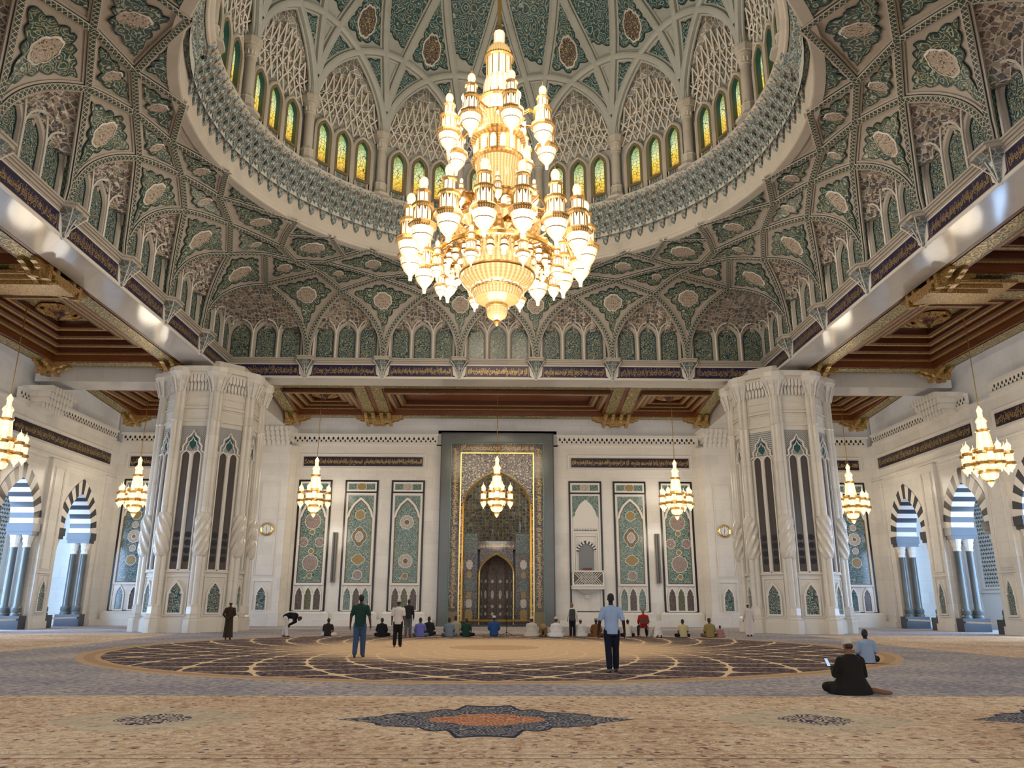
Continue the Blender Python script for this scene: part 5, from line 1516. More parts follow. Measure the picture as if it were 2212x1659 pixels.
b = B(); b.poly([(xc-.8, .0, 2.45), (xc+.8, 0, 2.45), (xc+.8, .85, 2.45), (xc-.8, .85, 2.45)]); b.poly([(xc-.8, .85, 2.45), (xc+.8, .85, 2.45), (xc+.15, .12, 2.08), (xc-.15, .12, 2.08)]); b.poly([(xc-.8, .85, 2.45), (xc-.15, .12, 2.08), (xc-.8, 0, 2.45)]); b.poly([(xc+.8, .85, 2.45), (xc+.15, .12, 2.08), (xc+.8, 0, 2.45)])
b.box(xc-.15, xc+.15, 0, .2, 1.85, 2.1); b.build('bracket', M['white'], ob)
b = B(); b.box(xc-.3, xc+.3, .3, .6, 3.72, 3.86); b.box(xc-.28, xc+.28, .3, .6, 2.68, 3.72); ot = b.build('reading_desk', M['wood']); ot.location = org; tag(ot, 'small brown wooden reading desk on the marble balcony', 'desk')

# ------------------------------------------------------------------ great piers
def pier(s, lab):
    R0 = 2.62; ri = R0*cos(pi/8); cen = Vector((s*16.75, 44.95, 0)); o = thing('great_pier', lab, 'pier', cen)
    def V(k, r): a = pi/8+k*pi/4; return (r*cos(a), r*sin(a))
    b = MB(); b.prism([V(k, R0) for k in range(8)], 0, 14.2); b.prism([V(k, R0+.16) for k in range(8)], 0, .62); b.prism([V(k, R0+.1) for k in range(8)], .62, .72)
    for z in (3.05, 11.2, 11.95): b.prism([V(k, R0+.10) for k in range(8)], z, z+.09)
    b.build('octagonal_body', M['marble_pier'], o)
    for k in range(8):
        a = k*pi/4; nrm = Vector((cos(a), sin(a), 0)); ax = Vector((-sin(a), cos(a), 0))
        if nrm.y > .75: continue
        T = lambda p, nrm=nrm, ax=ax: ax*p[0]+nrm*(ri+p[1])+Vector((0, 0, p[2]))
        def B(): b = MB(); b.T = T; return b
        b = B(); kk = keyhole(0, .66, 1.0, 1.95, 2.5, 8); fillp(b, kk, .03); b.build('foot_niche_tile', M['ntile'], o)
        b = B(); frame(b, offs(kk, .10), .10, 0, .10); frame(b, rect(-.6, .6, .82, 2.88), .07, 0, .05); b.build('foot_niche_frame', M['white'], o)
        # twin slots
        b = B(); 
        for x in (-.30, .30): fillp(b, arch(x, .40, 3.2, 9.25, 9.5, 5, 70), .02)
        b.build('dark_slot', plain('smoked_slot_glass', (.09, .075, .068), .12), o)
        for x in (-.30, .30):
            for i in range(4):
                b = B(); z = 3.75+.42*i; fillp(b, [(x+.155*cos(2*pi*q/16), z+.165*sin(2*pi*q/16)) for q in range(16)], .035); b.build('round_hole', M['voidk'], o)
        b = B()
        for x in (-.30, .30): frame(b, offs(arch(x, .40, 3.2, 9.25, 9.5, 5, 70), .06), .06, 0, .10)
        b.tube([(0, .1, 3.2), (0, .1, 9.4)], .07, 6); b.build('slot_moulding', M['white'], o)
        b = B(); fillp(b, rect(-.72, .72, 9.55, 10.95), .015); 
        b.build('grey_lattice_panel', M['pierlat'], o)
        b = B(); dr_ = [(0, 9.62), (-.12, 9.78), (-.26, 9.95), (-.22, 10.2), (0, 10.42), (.22, 10.2), (.26, 9.95), (.12, 9.78)]; fillp(b, dr_, .045); b.build('teal_drop', M['tealtile'], o)
        b = B(); og = [(-.66, 9.45), (-.5, 9.55), (-.52, 9.8), (-.36, 10.0), (-.34, 10.25), (-.14, 10.4), (0, 10.68), (.14, 10.4), (.34, 10.25), (.36, 10.0), (.52, 9.8), (.5, 9.55), (.66, 9.45)]
        b.tube([(x, .07, z) for x, z in og], .055, 6); b.tube([(x*.62, .07, 9.75+(z-9.75)*.66-.05) for x, z in og], .035, 5); b.build('cusped_arch', M['white'], o)
        b = B(); frame(b, rect(-.68, .68, 11.35, 11.85) if 0 else rect(-.68, .68, 12.15, 12.6), .05, 0, .05); frame(b, rect(-.68, .68, 11.3, 11.9), .05, 0, .05); b.build('sunk_panel', M['marble_pier'], o)
        b = B()
        for i in range(9):
            x = -.8+.2*i; b.prism([(x-.07, 13.1), (x-.07, 13.45), (x, 13.55), (x+.07, 13.45), (x+.07, 13.1), (x, 12.92)], .05, .16, 'y')
            b.prism([(x-.08, 13.5), (x-.08, 13.85), (x+.08, 13.85), (x+.08, 13.5), (x, 13.38)], .12, .30, 'y')
        b.build('capital_leaves', M['white'], o)
    for k in range(8):
        a = pi/8+k*pi/4
        if sin(a) > .9: continue
        vx, vy = V(k, R0+.02); sh = thing('corner_shaft', None, None, (vx, vy, 0)); sh.parent = o; sh.rotation_euler.z = a
        b = MB(); b.lathe([(.50, 0), (.50, .62), (.46, .68), (.48, .74), (.38, .84), (.40, .95), (.38, 1.3), (.33, 1.4)], 8, ph=pi/8, cap=True); b.build('shaft_base', M['marble_pier'], sh)
        b = MB()
        for dx, dy, r in ((.16, 0, .17), (.0, .2, .15), (.0, -.2, .15)): b.lathe([(r, 1.3), (r, 4.0)], 12, (dx, dy, 0)); b.lathe([(r, 6.1), (r, 11.2), (r+.04, 11.25), (r, 11.35), (r, 13.1)], 12, (dx, dy, 0))
        b.build('clustered_shaft', M['marble_pier'], sh, True)
        b = MB(); rows = []
        for j in range(49):
            z = 3.85+2.35*j/48; e = min(1, min(j, 48-j)/7); r0 = .26+.12*sqrt(e)
            rows.append([( (r0+.045*e*sin(7*th+ (1 if s*vx > 0 else -1)*(z*9)))*cos(th)+.04, (r0+.045*e*sin(7*th+(1 if s*vx > 0 else -1)*(z*9)))*sin(th), z) for th in [2*pi*i/42 for i in range(42)]])
        b.grid(rows, True); b.build('twisted_fluting', M['marble_pier'], sh, True)
        b = MB(); b.lathe([(.3, 12.9), (.36, 13.0), (.34, 13.1), (.42, 13.3), (.46, 13.5), (.60, 13.75), (.66, 13.9), (.70, 13.95), (.70, 14.2)], 10, cap=True); b.build('shaft_capital', M['white'], sh)
        b = MB()
        for i in range(10):
            t = 2*pi*i/10; b.tube([(.36*cos(t), .36*sin(t), 12.85), (.45*cos(t), .45*sin(t), 13.2), (.62*cos(t), .62*sin(t), 13.7)], .045, 5)
        b.build('capital_fluting', M['white'], sh)
    b = MB(); b.prism([V(k, R0+.55) for k in range(8)], 14.0, 14.3); b.prism([V(k, R0+.35) for k in range(8)], 13.85, 14.0); b.prism([V(k, 2.0) for k in range(8)], 14.3, 14.9); b.build('abacus', M['marble_pier'], o)
    return o
t = NT('pier_grey_lattice'); x, y, z = t.xyz(t.coord('Object')); h = (x+y)*9; v = z*9
M['pierlat'] = t.out(t.mix(((h+v).fract().lt(.28)).max((h-v).fract().lt(.28)), (.16, .17, .17), (.52, .50, .46)), .4)
M['tealtile'] = plain('teal_drop_tile', (.02, .09, .09), .25)
pier(-1, 'huge cream marble octagonal pier with twin dark slots, on the left'); pier(1, 'huge cream marble octagonal pier with twin dark slots, on the right')
# ------------------------------------------------------------------ chandeliers
def m_lit(name, c, e, s, spread=.5, freq=16):
    t = NT(name); p = t.coord('Object'); x, y, z = t.xyz(p)
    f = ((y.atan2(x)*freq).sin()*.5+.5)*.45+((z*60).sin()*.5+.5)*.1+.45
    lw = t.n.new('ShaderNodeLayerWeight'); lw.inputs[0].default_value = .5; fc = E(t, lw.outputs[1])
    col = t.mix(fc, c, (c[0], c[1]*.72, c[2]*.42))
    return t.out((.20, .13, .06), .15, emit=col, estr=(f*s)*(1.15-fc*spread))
M['lit'] = m_lit('lit_crystal_glass', (1, .88, .66), None, 2.1, .8)
M['litdim'] = m_lit('lit_amber_crystal', (1, .70, .30), None, 1.05, .4, 44)
M['litc'] = m_lit('lit_small_lamp_glass', (1, .84, .55), None, 1.7, .3, 6)
for k in ('lit', 'litdim', 'litc'): M[k].cycles.emission_sampling = 'NONE'
def m_goldm():
    t = NT('gilded_chandelier_metal'); p = t.coord('Object'); x, y, z = t.xyz(p)
    g = ((y.atan2(x)*30).sin()).gt(.1)*((z*60).sin()).gt(-.4)
    return t.out(t.mix(g*.6, (.80, .50, .18), (1, .78, .42)), .28, .75, emit=(1, .55, .16), estr=g*.22+.06)
M['cgold'] = NT('gilded_chandelier_metal').out((.50, .29, .09), .3, .85)
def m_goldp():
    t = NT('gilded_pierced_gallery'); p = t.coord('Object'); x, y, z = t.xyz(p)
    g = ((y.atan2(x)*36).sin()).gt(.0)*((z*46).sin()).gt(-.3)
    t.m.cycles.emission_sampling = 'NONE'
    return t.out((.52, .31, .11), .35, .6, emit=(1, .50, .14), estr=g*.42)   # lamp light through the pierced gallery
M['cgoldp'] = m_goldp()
def lamp_unit(name, big=True, n=12):
    """minaret shaped lamp hanging from z=0 (bottom tip) up to about 3.5"""
    o = thing(name, None, None); del_ = None
    def P(nm, prof, mat, par=o, nn=n, smooth=False, cap=False):
        b = MB(); b.lathe(prof, nn, cap=cap, ph=pi/nn); return b.build(nm, M[mat], par, smooth)
    P('glass_bowl', [(.0, 0), (.07, .02), (.08, .16), (.10, .24), (.30, .50), (.40, .72), (.42, .86), (.46, .96)], 'lit', smooth=True, nn=16)
    b = MB(); b.lathe([(.385, .63), (.40, .65), (.385, .67)], 16); b.build('bowl_wire', M['cgold'], o)
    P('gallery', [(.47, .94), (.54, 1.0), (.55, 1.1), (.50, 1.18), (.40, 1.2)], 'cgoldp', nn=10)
    P('lantern', [(.33, 1.12), (.33, 1.78)], 'lit', nn=10)
    b = MB()
    for i in range(10):
        a_ = 2*pi*(i+.5)/10; b.tube([(.345*cos(a_), .345*sin(a_), 1.18), (.345*cos(a_), .345*sin(a_), 1.78)], .02, 4)
        c_ = 2*pi*i/10; b.poly([(.35*cos(c_-.16), .35*sin(c_-.16), 1.78), (.36*cos(c_), .36*sin(c_), 1.56), (.35*cos(c_+.16), .35*sin(c_+.16), 1.78)])
    b.build('lantern_columns', M['cgold'], o)
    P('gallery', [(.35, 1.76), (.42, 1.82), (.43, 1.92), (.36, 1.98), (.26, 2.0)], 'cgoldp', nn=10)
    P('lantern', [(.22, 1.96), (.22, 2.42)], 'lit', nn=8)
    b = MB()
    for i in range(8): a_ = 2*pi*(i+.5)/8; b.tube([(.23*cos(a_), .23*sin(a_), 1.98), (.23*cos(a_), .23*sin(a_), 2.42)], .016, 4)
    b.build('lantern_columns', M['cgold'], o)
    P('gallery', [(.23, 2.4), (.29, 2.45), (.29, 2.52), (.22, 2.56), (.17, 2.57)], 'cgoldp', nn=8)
    P('lantern', [(.155, 2.55), (.155, 2.82)], 'lit', nn=8)
    P('dome_cap', [(.17, 2.80), (.185, 2.86), (.17, 2.98), (.11, 3.08), (.03, 3.14), (.0, 3.16)], 'lit', smooth=True, nn=10)
    b = MB(); b.tube([(0, 0, 3.12), (0, 0, 3.45)], .012, 4); b.lathe([(0, 3.18), (.03, 3.21), (0, 3.24)], 6); b.lathe([(0, 3.27), (.022, 3.29), (0, 3.31)], 6); b.build('finial', M['cgold'], o)
    return o
def arm(par, r0, r1, z0, z1, az, nm='scroll_arm', w=.05):
    b = MB(); c_, s_ = cos(az), sin(az)
    pr = [(r0, z0), (r0+(r1-r0)*.3, z0+(z1-z0)*.2), (r0+(r1-r0)*.65, z0+(z1-z0)*.15), (r0+(r1-r0)*.85, z0+(z1-z0)*.6), (r1, z1)]
    b.tube([(r*c_, r*s_, z) for r, z in pr], w, 5)
    b.tube([(r*c_, r*s_, z-.22*(1-i/4)) for i, (r, z) in enumerate(pr)], w*.6, 4)
    for i in range(3):
        r, z = pr[i+1]; b.prism([(r-.1, z-.1), (r, z+.06), (r+.1, z-.1), (r, z-.2)], -.02, .02, 'y') if 0 else b.tube([(r*c_, r*s_, z), (r*c_, r*s_, z-.22)], w*.5, 4)
    return b.build(nm, M['cgold'], par)
g = thing('great_chandelier', 'gigantic lit gold and crystal chandelier hanging in the middle of the dome', 'chandelier', (0, YC, 12.13))
gz = 12.13
def GP(nm, prof, mat, n=32, par=g, smooth=False, ph=0):
    b = MB(); b.lathe([(r, z-gz) for r, z in prof], n, ph=ph); return b.build(nm, M[mat], par, smooth, sharp=30)
def petals(nm, r0, z0, r1, z1, n, mat, w=.9, par=g):
    b = MB()
    for i in range(n):
        a_, d = 2*pi*i/n, pi/n*w
        b.poly([(r0*cos(a_-d), r0*sin(a_-d), z0-gz), (r0*cos(a_+d), r0*sin(a_+d), z0-gz), (r1*cos(a_), r1*sin(a_), z1-gz)])
    return b.build(nm, M[mat], par)
GP('bottom_finial', [(0, 12.10), (.06, 12.14), (.13, 12.26), (.08, 12.32), (.20, 12.38), (.24, 12.44)], 'cgold', 12)
GP('bottom_bowl', [(.14, 12.34), (.34, 12.46), (.40, 12.56), (.42, 12.70), (.40, 12.86)], 'litdim', 24, smooth=True)
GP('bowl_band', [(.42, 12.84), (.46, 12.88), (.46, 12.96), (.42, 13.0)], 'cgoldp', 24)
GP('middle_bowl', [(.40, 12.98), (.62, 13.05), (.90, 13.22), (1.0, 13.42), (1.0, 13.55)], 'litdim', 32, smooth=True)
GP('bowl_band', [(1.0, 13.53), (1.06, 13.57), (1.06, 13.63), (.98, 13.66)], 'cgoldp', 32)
petals('bowl_petals', 1.06, 13.6, 1.2, 13.95, 16, 'lit')
GP('large_bowl', [(.98, 13.64), (1.25, 13.76), (1.45, 13.98), (1.50, 14.2)], 'litdim', 40, smooth=True)
GP('bowl_band', [(1.50, 14.18), (1.55, 14.22), (1.55, 14.28), (1.48, 14.32)], 'cgold', 40)
petals('bowl_petals', 1.55, 14.26, 1.68, 14.68, 20, 'litdim')
for i in range(20):
    a_ = 2*pi*(i+.5)/20; b = MB(); b.lathe([(0, -.12), (.09, -.08), (.12, 0), (.09, .08), (0, .12)], 10, (1.62*cos(a_), 1.62*sin(a_), 14.55-gz)); b.build('round_lamp', M['lit'], g, True)
# gilded hoop
b = MB(); b.lathe([(2.40, 14.93-gz), (2.48, 14.95-gz), (2.50, 15.08-gz), (2.42, 15.12-gz), (2.38, 15.05-gz), (2.40, 14.93-gz)], 48); b.build('gilded_hoop', M['brass'], g, False)
for i in range(24):
    a_ = 2*pi*i/24; arm(g, 1.3, 2.42, 15.35-gz, 15.02-gz, a_, 'hoop_arm', .03)
for i in range(24):
    a_ = 2*pi*(i+.5)/24; r = 2.05; lm = MB(); cc = (r*cos(a_), r*sin(a_), 14.35-gz)
    lm.lathe([(0, 0), (.05, .02), (.13, .14), (.15, .24), (.12, .28), (.12, .5)], 10, cc); lo = lm.build('hoop_lamp', M['lit'], g, True)
    b = MB(); b.lathe([(.15, .24), (.19, .28), (.15, .32)], 8, cc); b.lathe([(.13, .5), (.16, .53), (.10, .6), (.0, .72)], 8, cc); b.build('lamp_collar', M['cgold'], lo)
# core
GP('core_cone', [(1.5, 14.3), (1.35, 14.9), (1.3, 15.4), (1.55, 15.9)], 'litdim', 16)
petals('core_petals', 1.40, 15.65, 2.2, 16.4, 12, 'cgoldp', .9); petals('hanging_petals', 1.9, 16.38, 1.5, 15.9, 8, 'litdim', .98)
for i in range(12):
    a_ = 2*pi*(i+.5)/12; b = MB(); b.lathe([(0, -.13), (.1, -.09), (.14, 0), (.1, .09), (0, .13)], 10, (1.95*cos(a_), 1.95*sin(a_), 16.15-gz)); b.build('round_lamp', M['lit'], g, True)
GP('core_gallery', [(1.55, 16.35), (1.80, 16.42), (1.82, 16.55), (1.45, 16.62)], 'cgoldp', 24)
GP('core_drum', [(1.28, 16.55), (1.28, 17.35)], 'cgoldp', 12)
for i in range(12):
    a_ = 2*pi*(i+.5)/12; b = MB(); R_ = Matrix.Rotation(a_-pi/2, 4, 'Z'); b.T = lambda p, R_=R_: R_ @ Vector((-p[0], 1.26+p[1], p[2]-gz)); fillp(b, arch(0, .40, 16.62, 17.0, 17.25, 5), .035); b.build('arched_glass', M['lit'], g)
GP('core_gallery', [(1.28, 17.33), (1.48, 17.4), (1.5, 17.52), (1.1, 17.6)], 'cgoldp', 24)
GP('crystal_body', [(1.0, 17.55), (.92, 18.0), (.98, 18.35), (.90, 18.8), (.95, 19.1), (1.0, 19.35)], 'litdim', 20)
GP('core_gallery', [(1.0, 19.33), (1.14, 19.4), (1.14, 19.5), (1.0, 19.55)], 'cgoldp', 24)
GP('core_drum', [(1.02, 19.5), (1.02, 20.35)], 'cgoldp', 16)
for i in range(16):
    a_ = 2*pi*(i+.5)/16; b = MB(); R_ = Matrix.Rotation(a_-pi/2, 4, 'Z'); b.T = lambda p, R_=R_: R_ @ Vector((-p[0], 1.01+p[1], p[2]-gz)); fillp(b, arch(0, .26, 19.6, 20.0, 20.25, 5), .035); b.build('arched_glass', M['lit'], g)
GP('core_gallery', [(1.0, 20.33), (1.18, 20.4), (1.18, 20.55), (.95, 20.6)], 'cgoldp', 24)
petals('core_petals', 1.22, 21.3, 1.0, 20.75, 10, 'litdim', .85)
for i in range(10):
    a_ = 2*pi*(i+.5)/10; b = MB(); b.lathe([(0, -.1), (.08, -.07), (.11, 0), (.08, .07), (0, .1)], 10, (1.12*cos(a_), 1.12*sin(a_), 21.12-gz)); b.build('round_lamp', M['lit'], g, True)
GP('upper_body', [(.95, 20.58), (.9, 21.2), (.84, 21.35)], 'litdim', 16)
GP('core_gallery', [(.84, 21.33), (1.0, 21.4), (1.0, 21.5), (.85, 21.55)], 'cgoldp', 20)
GP('upper_drum', [(.80, 21.5), (.80, 22.3)], 'lit', 16)
GP('core_gallery', [(.80, 22.28), (.90, 22.34), (.90, 22.42), (.70, 22.46)], 'cgoldp', 20)
GP('upper_lantern', [(.72, 22.44), (.66, 23.3), (.60, 23.5), (.55, 23.55), (.55, 24.5)], 'lit', 12)
b = MB()
for i in range(12):
    a_ = 2*pi*i/12
    b.tube([(.73*cos(a_), .73*sin(a_), 22.44-gz), (.56*cos(a_), .56*sin(a_), 23.55-gz), (.56*cos(a_), .56*sin(a_), 24.5-gz)], .018, 4)
b.build('lantern_ribs', M['cgold'], g)
GP('core_gallery', [(.55, 24.48), (.66, 24.54), (.66, 24.62), (.58, 24.66)], 'cgoldp', 20)
GP('top_dome', [(.57, 24.64), (.56, 24.85), (.46, 25.1), (.30, 25.28), (.24, 25.32)], 'litdim', 16, smooth=True)
GP('top_lantern', [(.24, 25.3), (.25, 25.95)], 'lit', 8)
GP('top_cap', [(.28, 25.93), (.28, 26.0), (.18, 26.2), (.05, 26.36), (.04, 26.4)], 'cgold', 8)
b = MB(); b.tube([(0, 0, 26.3-gz), (0, 0, 39-gz)], .085, 8); b.build('hanging_rod', M['brass'], g)
LU = lamp_unit('minaret_lamp')
def add_lamps(par, n, R, z, ph, sc, arms=None):
    global LU_used
    for i in range(n):
        a_ = ph+2*pi*i/n
        o = LU if not LU_used else copy_tree(LU, None, LU_ch)
        LU_used = True
        o.parent = par; o.location = (R*cos(a_), R*sin(a_), z); o.scale = (sc,)*3; o.rotation_euler.z = a_
        if arms: arm(par, arms[0], R-.3*sc, arms[1], z+arms[2], a_)
LU_used = False; LU_ch = {LU.name: kids(LU)}
add_lamps(g, 16, 3.6, 14.2-gz, -pi/2+radians(15), 1.03, (1.5, 17.0-gz, 1.3))
add_lamps(g, 8, 2.15, 19.45-gz, -pi/2+radians(14), .95, (.9, 21.6-gz, 1.7))
add_lamps(g, 8, 2.05, 16.5-gz, -pi/2, .42, (1.2, 17.4-gz, .7))
# smaller lamps of the lower ring, hanging inside
add_lamps(g, 8, 2.55, 13.6-gz, -pi/2+radians(22.5), .55, (1.5, 15.3-gz, .9))
for i in range(8):
    a_ = -pi/2+radians(15+11.25)+2*pi*i/8
    lamp('chandelier_light', (3.6*cos(a_), 3.6*sin(a_)+YC, 15.4), 420, 1.3)
for i in range(4):
    a_ = -pi/2+radians(14+22.5)+2*pi*i/4
    lamp('chandelier_light', (2.2*cos(a_), 2.2*sin(a_)+YC, 21.2), 560, 1.1)
lamp('chandelier_light', (0, YC, 11.2), 800, 1.2)

# aisle chandeliers
def small_lamp(name):
    o = thing(name, None, None)
    def P(nm, prof, mat, nn=8, smooth=False): b = MB(); b.lathe(prof, nn, ph=pi/nn); return b.build(nm, M[mat], o, smooth)
    P('glass_bowl', [(0, 0), (.035, .01), (.04, .08), (.15, .22), (.20, .36)], 'litc', 10, True)
    P('gallery', [(.2, .35), (.25, .38), (.25, .5), (.18, .54)], 'cgold'); P('lantern', [(.17, .52), (.17, .9)], 'litc')
    P('gallery', [(.18, .88), (.235, .92), (.235, 1.02), (.15, 1.06)], 'cgold'); P('lantern', [(.12, 1.04), (.12, 1.26)], 'litc')
    P('dome_cap', [(.14, 1.24), (.145, 1.32), (.08, 1.42), (.015, 1.5), (.01, 1.62)], 'litc', 8, True)
    return o
SL = small_lamp('minaret_lamp'); SLc = {SL.name: kids(SL)}; SL_used = False
ch0 = thing('aisle_chandelier', '', 'chandelier', group='smaller chandeliers of the aisles')
def CP(nm, prof, mat, n=16, smooth=False): b = MB(); b.lathe(prof, n); return b.build(nm, M[mat], ch0, smooth)
CP('bottom_tip', [(0, 0), (.05, .04), (.12, .14), (.14, .22)], 'litc', 12, True); CP('tip_band', [(.14, .2), (.2, .24), (.2, .32), (.15, .34)], 'cgold')
CP('lower_bowl', [(.15, .33), (.34, .44), (.40, .58), (.40, .68)], 'litc', 16, True); CP('bowl_band', [(.4, .66), (.5, .7), (.5, .8), (.42, .84)], 'cgold')
CP('upper_bowl', [(.42, .82), (.60, .92), (.62, 1.05)], 'litc', 16, True); CP('main_gallery', [(.6, 1.03), (.78, 1.08), (.78, 1.22), (.5, 1.28)], 'cgold', 20)
CP('drum', [(.5, 1.26), (.48, 1.7)], 'litc', 14); CP('drum_gallery', [(.48, 1.68), (.58, 1.74), (.58, 1.86), (.36, 1.92)], 'cgold')
CP('cone', [(.38, 1.9), (.30, 2.6), (.27, 2.72)], 'litc', 12, True); CP('cone_gallery', [(.27, 2.7), (.34, 2.75), (.34, 2.82), (.22, 2.86)], 'cgold')
CP('lantern', [(.22, 2.84), (.21, 3.22)], 'litc', 10); CP('lantern_dome', [(.25, 3.2), (.26, 3.28), (.17, 3.42), (.13, 3.46)], 'litc', 12, True)
CP('top_lantern', [(.12, 3.44), (.12, 3.75)], 'litc', 8); CP('top_dome', [(.14, 3.73), (.14, 3.84), (.06, 3.98), (.02, 4.05)], 'litc', 10, True)
for i in range(8):
    a_ = 2*pi*i/8+pi/8; o = SL if not SL_used else copy_tree(SL, None, SLc); SL_used = True
    o.parent = ch0; o.location = (.95*cos(a_), .95*sin(a_), .62); o.rotation_euler.z = a_
    b = MB(); b.tube([(.5*cos(a_), .5*sin(a_), 1.2), (.75*cos(a_), .75*sin(a_), 1.05), (.95*cos(a_), .95*sin(a_), 1.55)], .03, 5); b.build('scroll_arm', M['cgold'], ch0)
b = MB(); b.tube([(0, 0, 4.0), (0, 0, 10.0)], .022, 6); b.build('hanging_rod', M['brass'], ch0)
chs = [(0, 50.9, 6.85, 'hanging in front of the mihrab', 1.0), (-11.85, 50.9, 6.8, 'before the leftmost prayer wall panel, beside the left pier', .98), (11.75, 50.9, 6.75, 'before the prayer wall, nearest the right pier', .98),
       (-23.4, 50.9, 6.75, 'in the far left corner beyond the left pier', .98), (23.3, 50.9, 6.55, 'in the far right corner beyond the right pier', .98), (-23.2, 36.3, 7.1, 'over the left aisle, cut by the left photo edge', .98), (23.4, 36.3, 6.85, 'over the right aisle, largest of the small ones', .98)]
chc = {}
for c_ in bpy.data.objects:
    if c_.parent: chc.setdefault(c_.parent.name, []).append(c_)
for i, (x, y, z, w, sc) in enumerate(chs):
    o = ch0 if i == 0 else copy_tree(ch0, None, chc); o.location = (x, y, z); o.scale = (sc, sc, sc); o.rotation_euler.z = .2*i
    o['label'] = 'small lit gold chandelier '+w
    lamp('chandelier_light', (x, y, z-.5), 190, .9); lamp('chandelier_light', (x, y+(-1.3), z+2.2), 120, .8); lamp('chandelier_light', (x, y+1.3, z+2.6), 60, .7)
# ------------------------------------------------------------------ people
def ell(mb, c, r, rx=0., n=14, m=9):
    R_ = Matrix.Rotation(rx, 3, 'X')
    rows = []
    for i in range(1, m):
        t = pi*i/m; rows.append([Vector(c)+R_ @ Vector((r[0]*sin(t)*cos(2*pi*j/n), r[1]*sin(t)*sin(2*pi*j/n), r[2]*cos(t))) for j in range(n)])
    ids = mb.grid(rows, True); a = mb.P(Vector(c)+R_ @ Vector((0, 0, r[2]))); b = mb.P(Vector(c)-R_ @ Vector((0, 0, r[2])))
    for j in range(n): mb.face((a, ids[0][(j+1) % n], ids[0][j])); mb.face((b, ids[-1][j], ids[-1][(j+1) % n]))
def capsule(mb, pts, rs, n=10):
    P = [Vector(p) for p in pts]
    d0 = (P[0]-P[1]).normalized(); d1 = (P[-1]-P[-2]).normalized()
    Q = [P[0]+d0*rs[0]*.9, P[0]+d0*rs[0]*.6]+P+[P[-1]+d1*rs[-1]*.6, P[-1]+d1*rs[-1]*.9]; R = [rs[0]*.35, rs[0]*.78]+list(rs)+[rs[-1]*.78, rs[-1]*.35]
    mb.tube(Q, R, n)
def loft(mb, secs, n=16):
    """secs: (cx, cy, z, rx, ry)"""
    rows = [[(cx+rx*cos(2*pi*j/n), cy_+ry*sin(2*pi*j/n), z) for j in range(n)] for cx, cy_, z, rx, ry in secs]
    ids = mb.grid(rows, True); mb.face(ids[0][::-1]); mb.face(ids[-1])
def fuse(mb, name, mat, parent, vox, it=2):
    o = mb.build(name, mat, None)
    md = o.modifiers.new('r', 'REMESH'); md.mode = 'VOXEL'; md.voxel_size = vox; md.use_smooth_shade = True
    s = o.modifiers.new('s', 'SMOOTH'); s.iterations = it; s.factor = .5
    me = bpy.data.meshes.new_from_object(o.evaluated_get(bpy.context.evaluated_depsgraph_get()))
    old = o.data; o.modifiers.clear(); o.data = me; me.name = name; bpy.data.meshes.remove(old)
    if parent: o.parent = parent
    return o
def cloth(name, c, rough=.85):
    t = NT(name); n = t.noise(t.coord('Object'), 14, 3, .6); n2 = t.noise(t.coord('Object', (3, 3, 1)), 5, 2)
    t.bump(n2+n*.4, .5, .03); return t.out(t.mix(n*.5, c, tuple(v*.8 for v in c)), rough, spec=.2)
_cl = {}
def CL(nm, c):
    if nm not in _cl: _cl[nm] = cloth(nm, c)
    return _cl[nm]
def skinm(k, c): return CL('skin_'+k, c)
SK = {'brown': (.14, .065, .038), 'dark': (.055, .026, .017), 'tan': (.26, .13, .08)}
HAIR = plain('black_hair', (.012, .010, .009), .6); CAPW = CL('white_embroidered_cap', (.62, .58, .50)); CAPG = CL('grey_cap', (.2, .2, .2))
def hand(mb, w, d, side, curl=.5, k=1.):
    """palm and five fingers; w wrist, d pointing direction"""
    w = Vector(w); d = Vector(d).normalized(); x = Vector((side, 0, 0)); x = (x-d*x.dot(d)).normalized(); nrm = d.cross(x).normalized()*(-side)
    f = -nrm if nrm.y < 0 else nrm                                # the hand lies in the y plane, edge outward
    ell_c = w+d*.045*k; capsule(mb, [w, w+d*.05*k], [.024*k, .030*k]); y = Vector((0, 1, 0)); y = (y-d*y.dot(d)).normalized()
    for i, (L, off) in enumerate(((.070, .030), (.080, .010), (.075, -.010), (.058, -.029))):
        b0 = w+d*.072*k+y*off*k; b1 = b0+d*L*.5*k-x*.006; b2 = b1+(d*(1-curl*.5)-x*curl*.7).normalized()*L*.5*k
        capsule(mb, [b0, b1, b2], [.0098*k, .0092*k, .0075*k], 7)
    t0 = w+d*.02*k+y*.022*k; t1 = t0+(d*.6+y*.8).normalized()*.035*k; t2 = t1+(d*.9+y*.25).normalized()*.032*k
    capsule(mb, [t0, t1, t2], [.013*k, .0105*k, .0085*k], 7)
def head(mb, c, tilt=0.):
    c = Vector(c); R_ = Matrix.Rotation(tilt, 3, 'X')
    def q(x, y, z): return c+R_ @ Vector((x, y, z))
    ell(mb, q(0, 0, .02), (.074, .092, .10), tilt); ell(mb, q(0, .028, -.045), (.056, .062, .062), tilt)
    capsule(mb, [q(0, .088, .012), q(0, .106, -.018)], [.009, .014], 6)
    for s in (-1, 1): ell(mb, q(s*.076, -.002, -.005), (.010, .019, .030), tilt, 8, 6)
    capsule(mb, [q(-.018, .088, -.055), q(.018, .088, -.055)], [.008, .008], 6)
    for s in (-1, 1): ell(mb, q(s*.03, .078, .026), (.016, .012, .007), tilt, 8, 6)
    return q
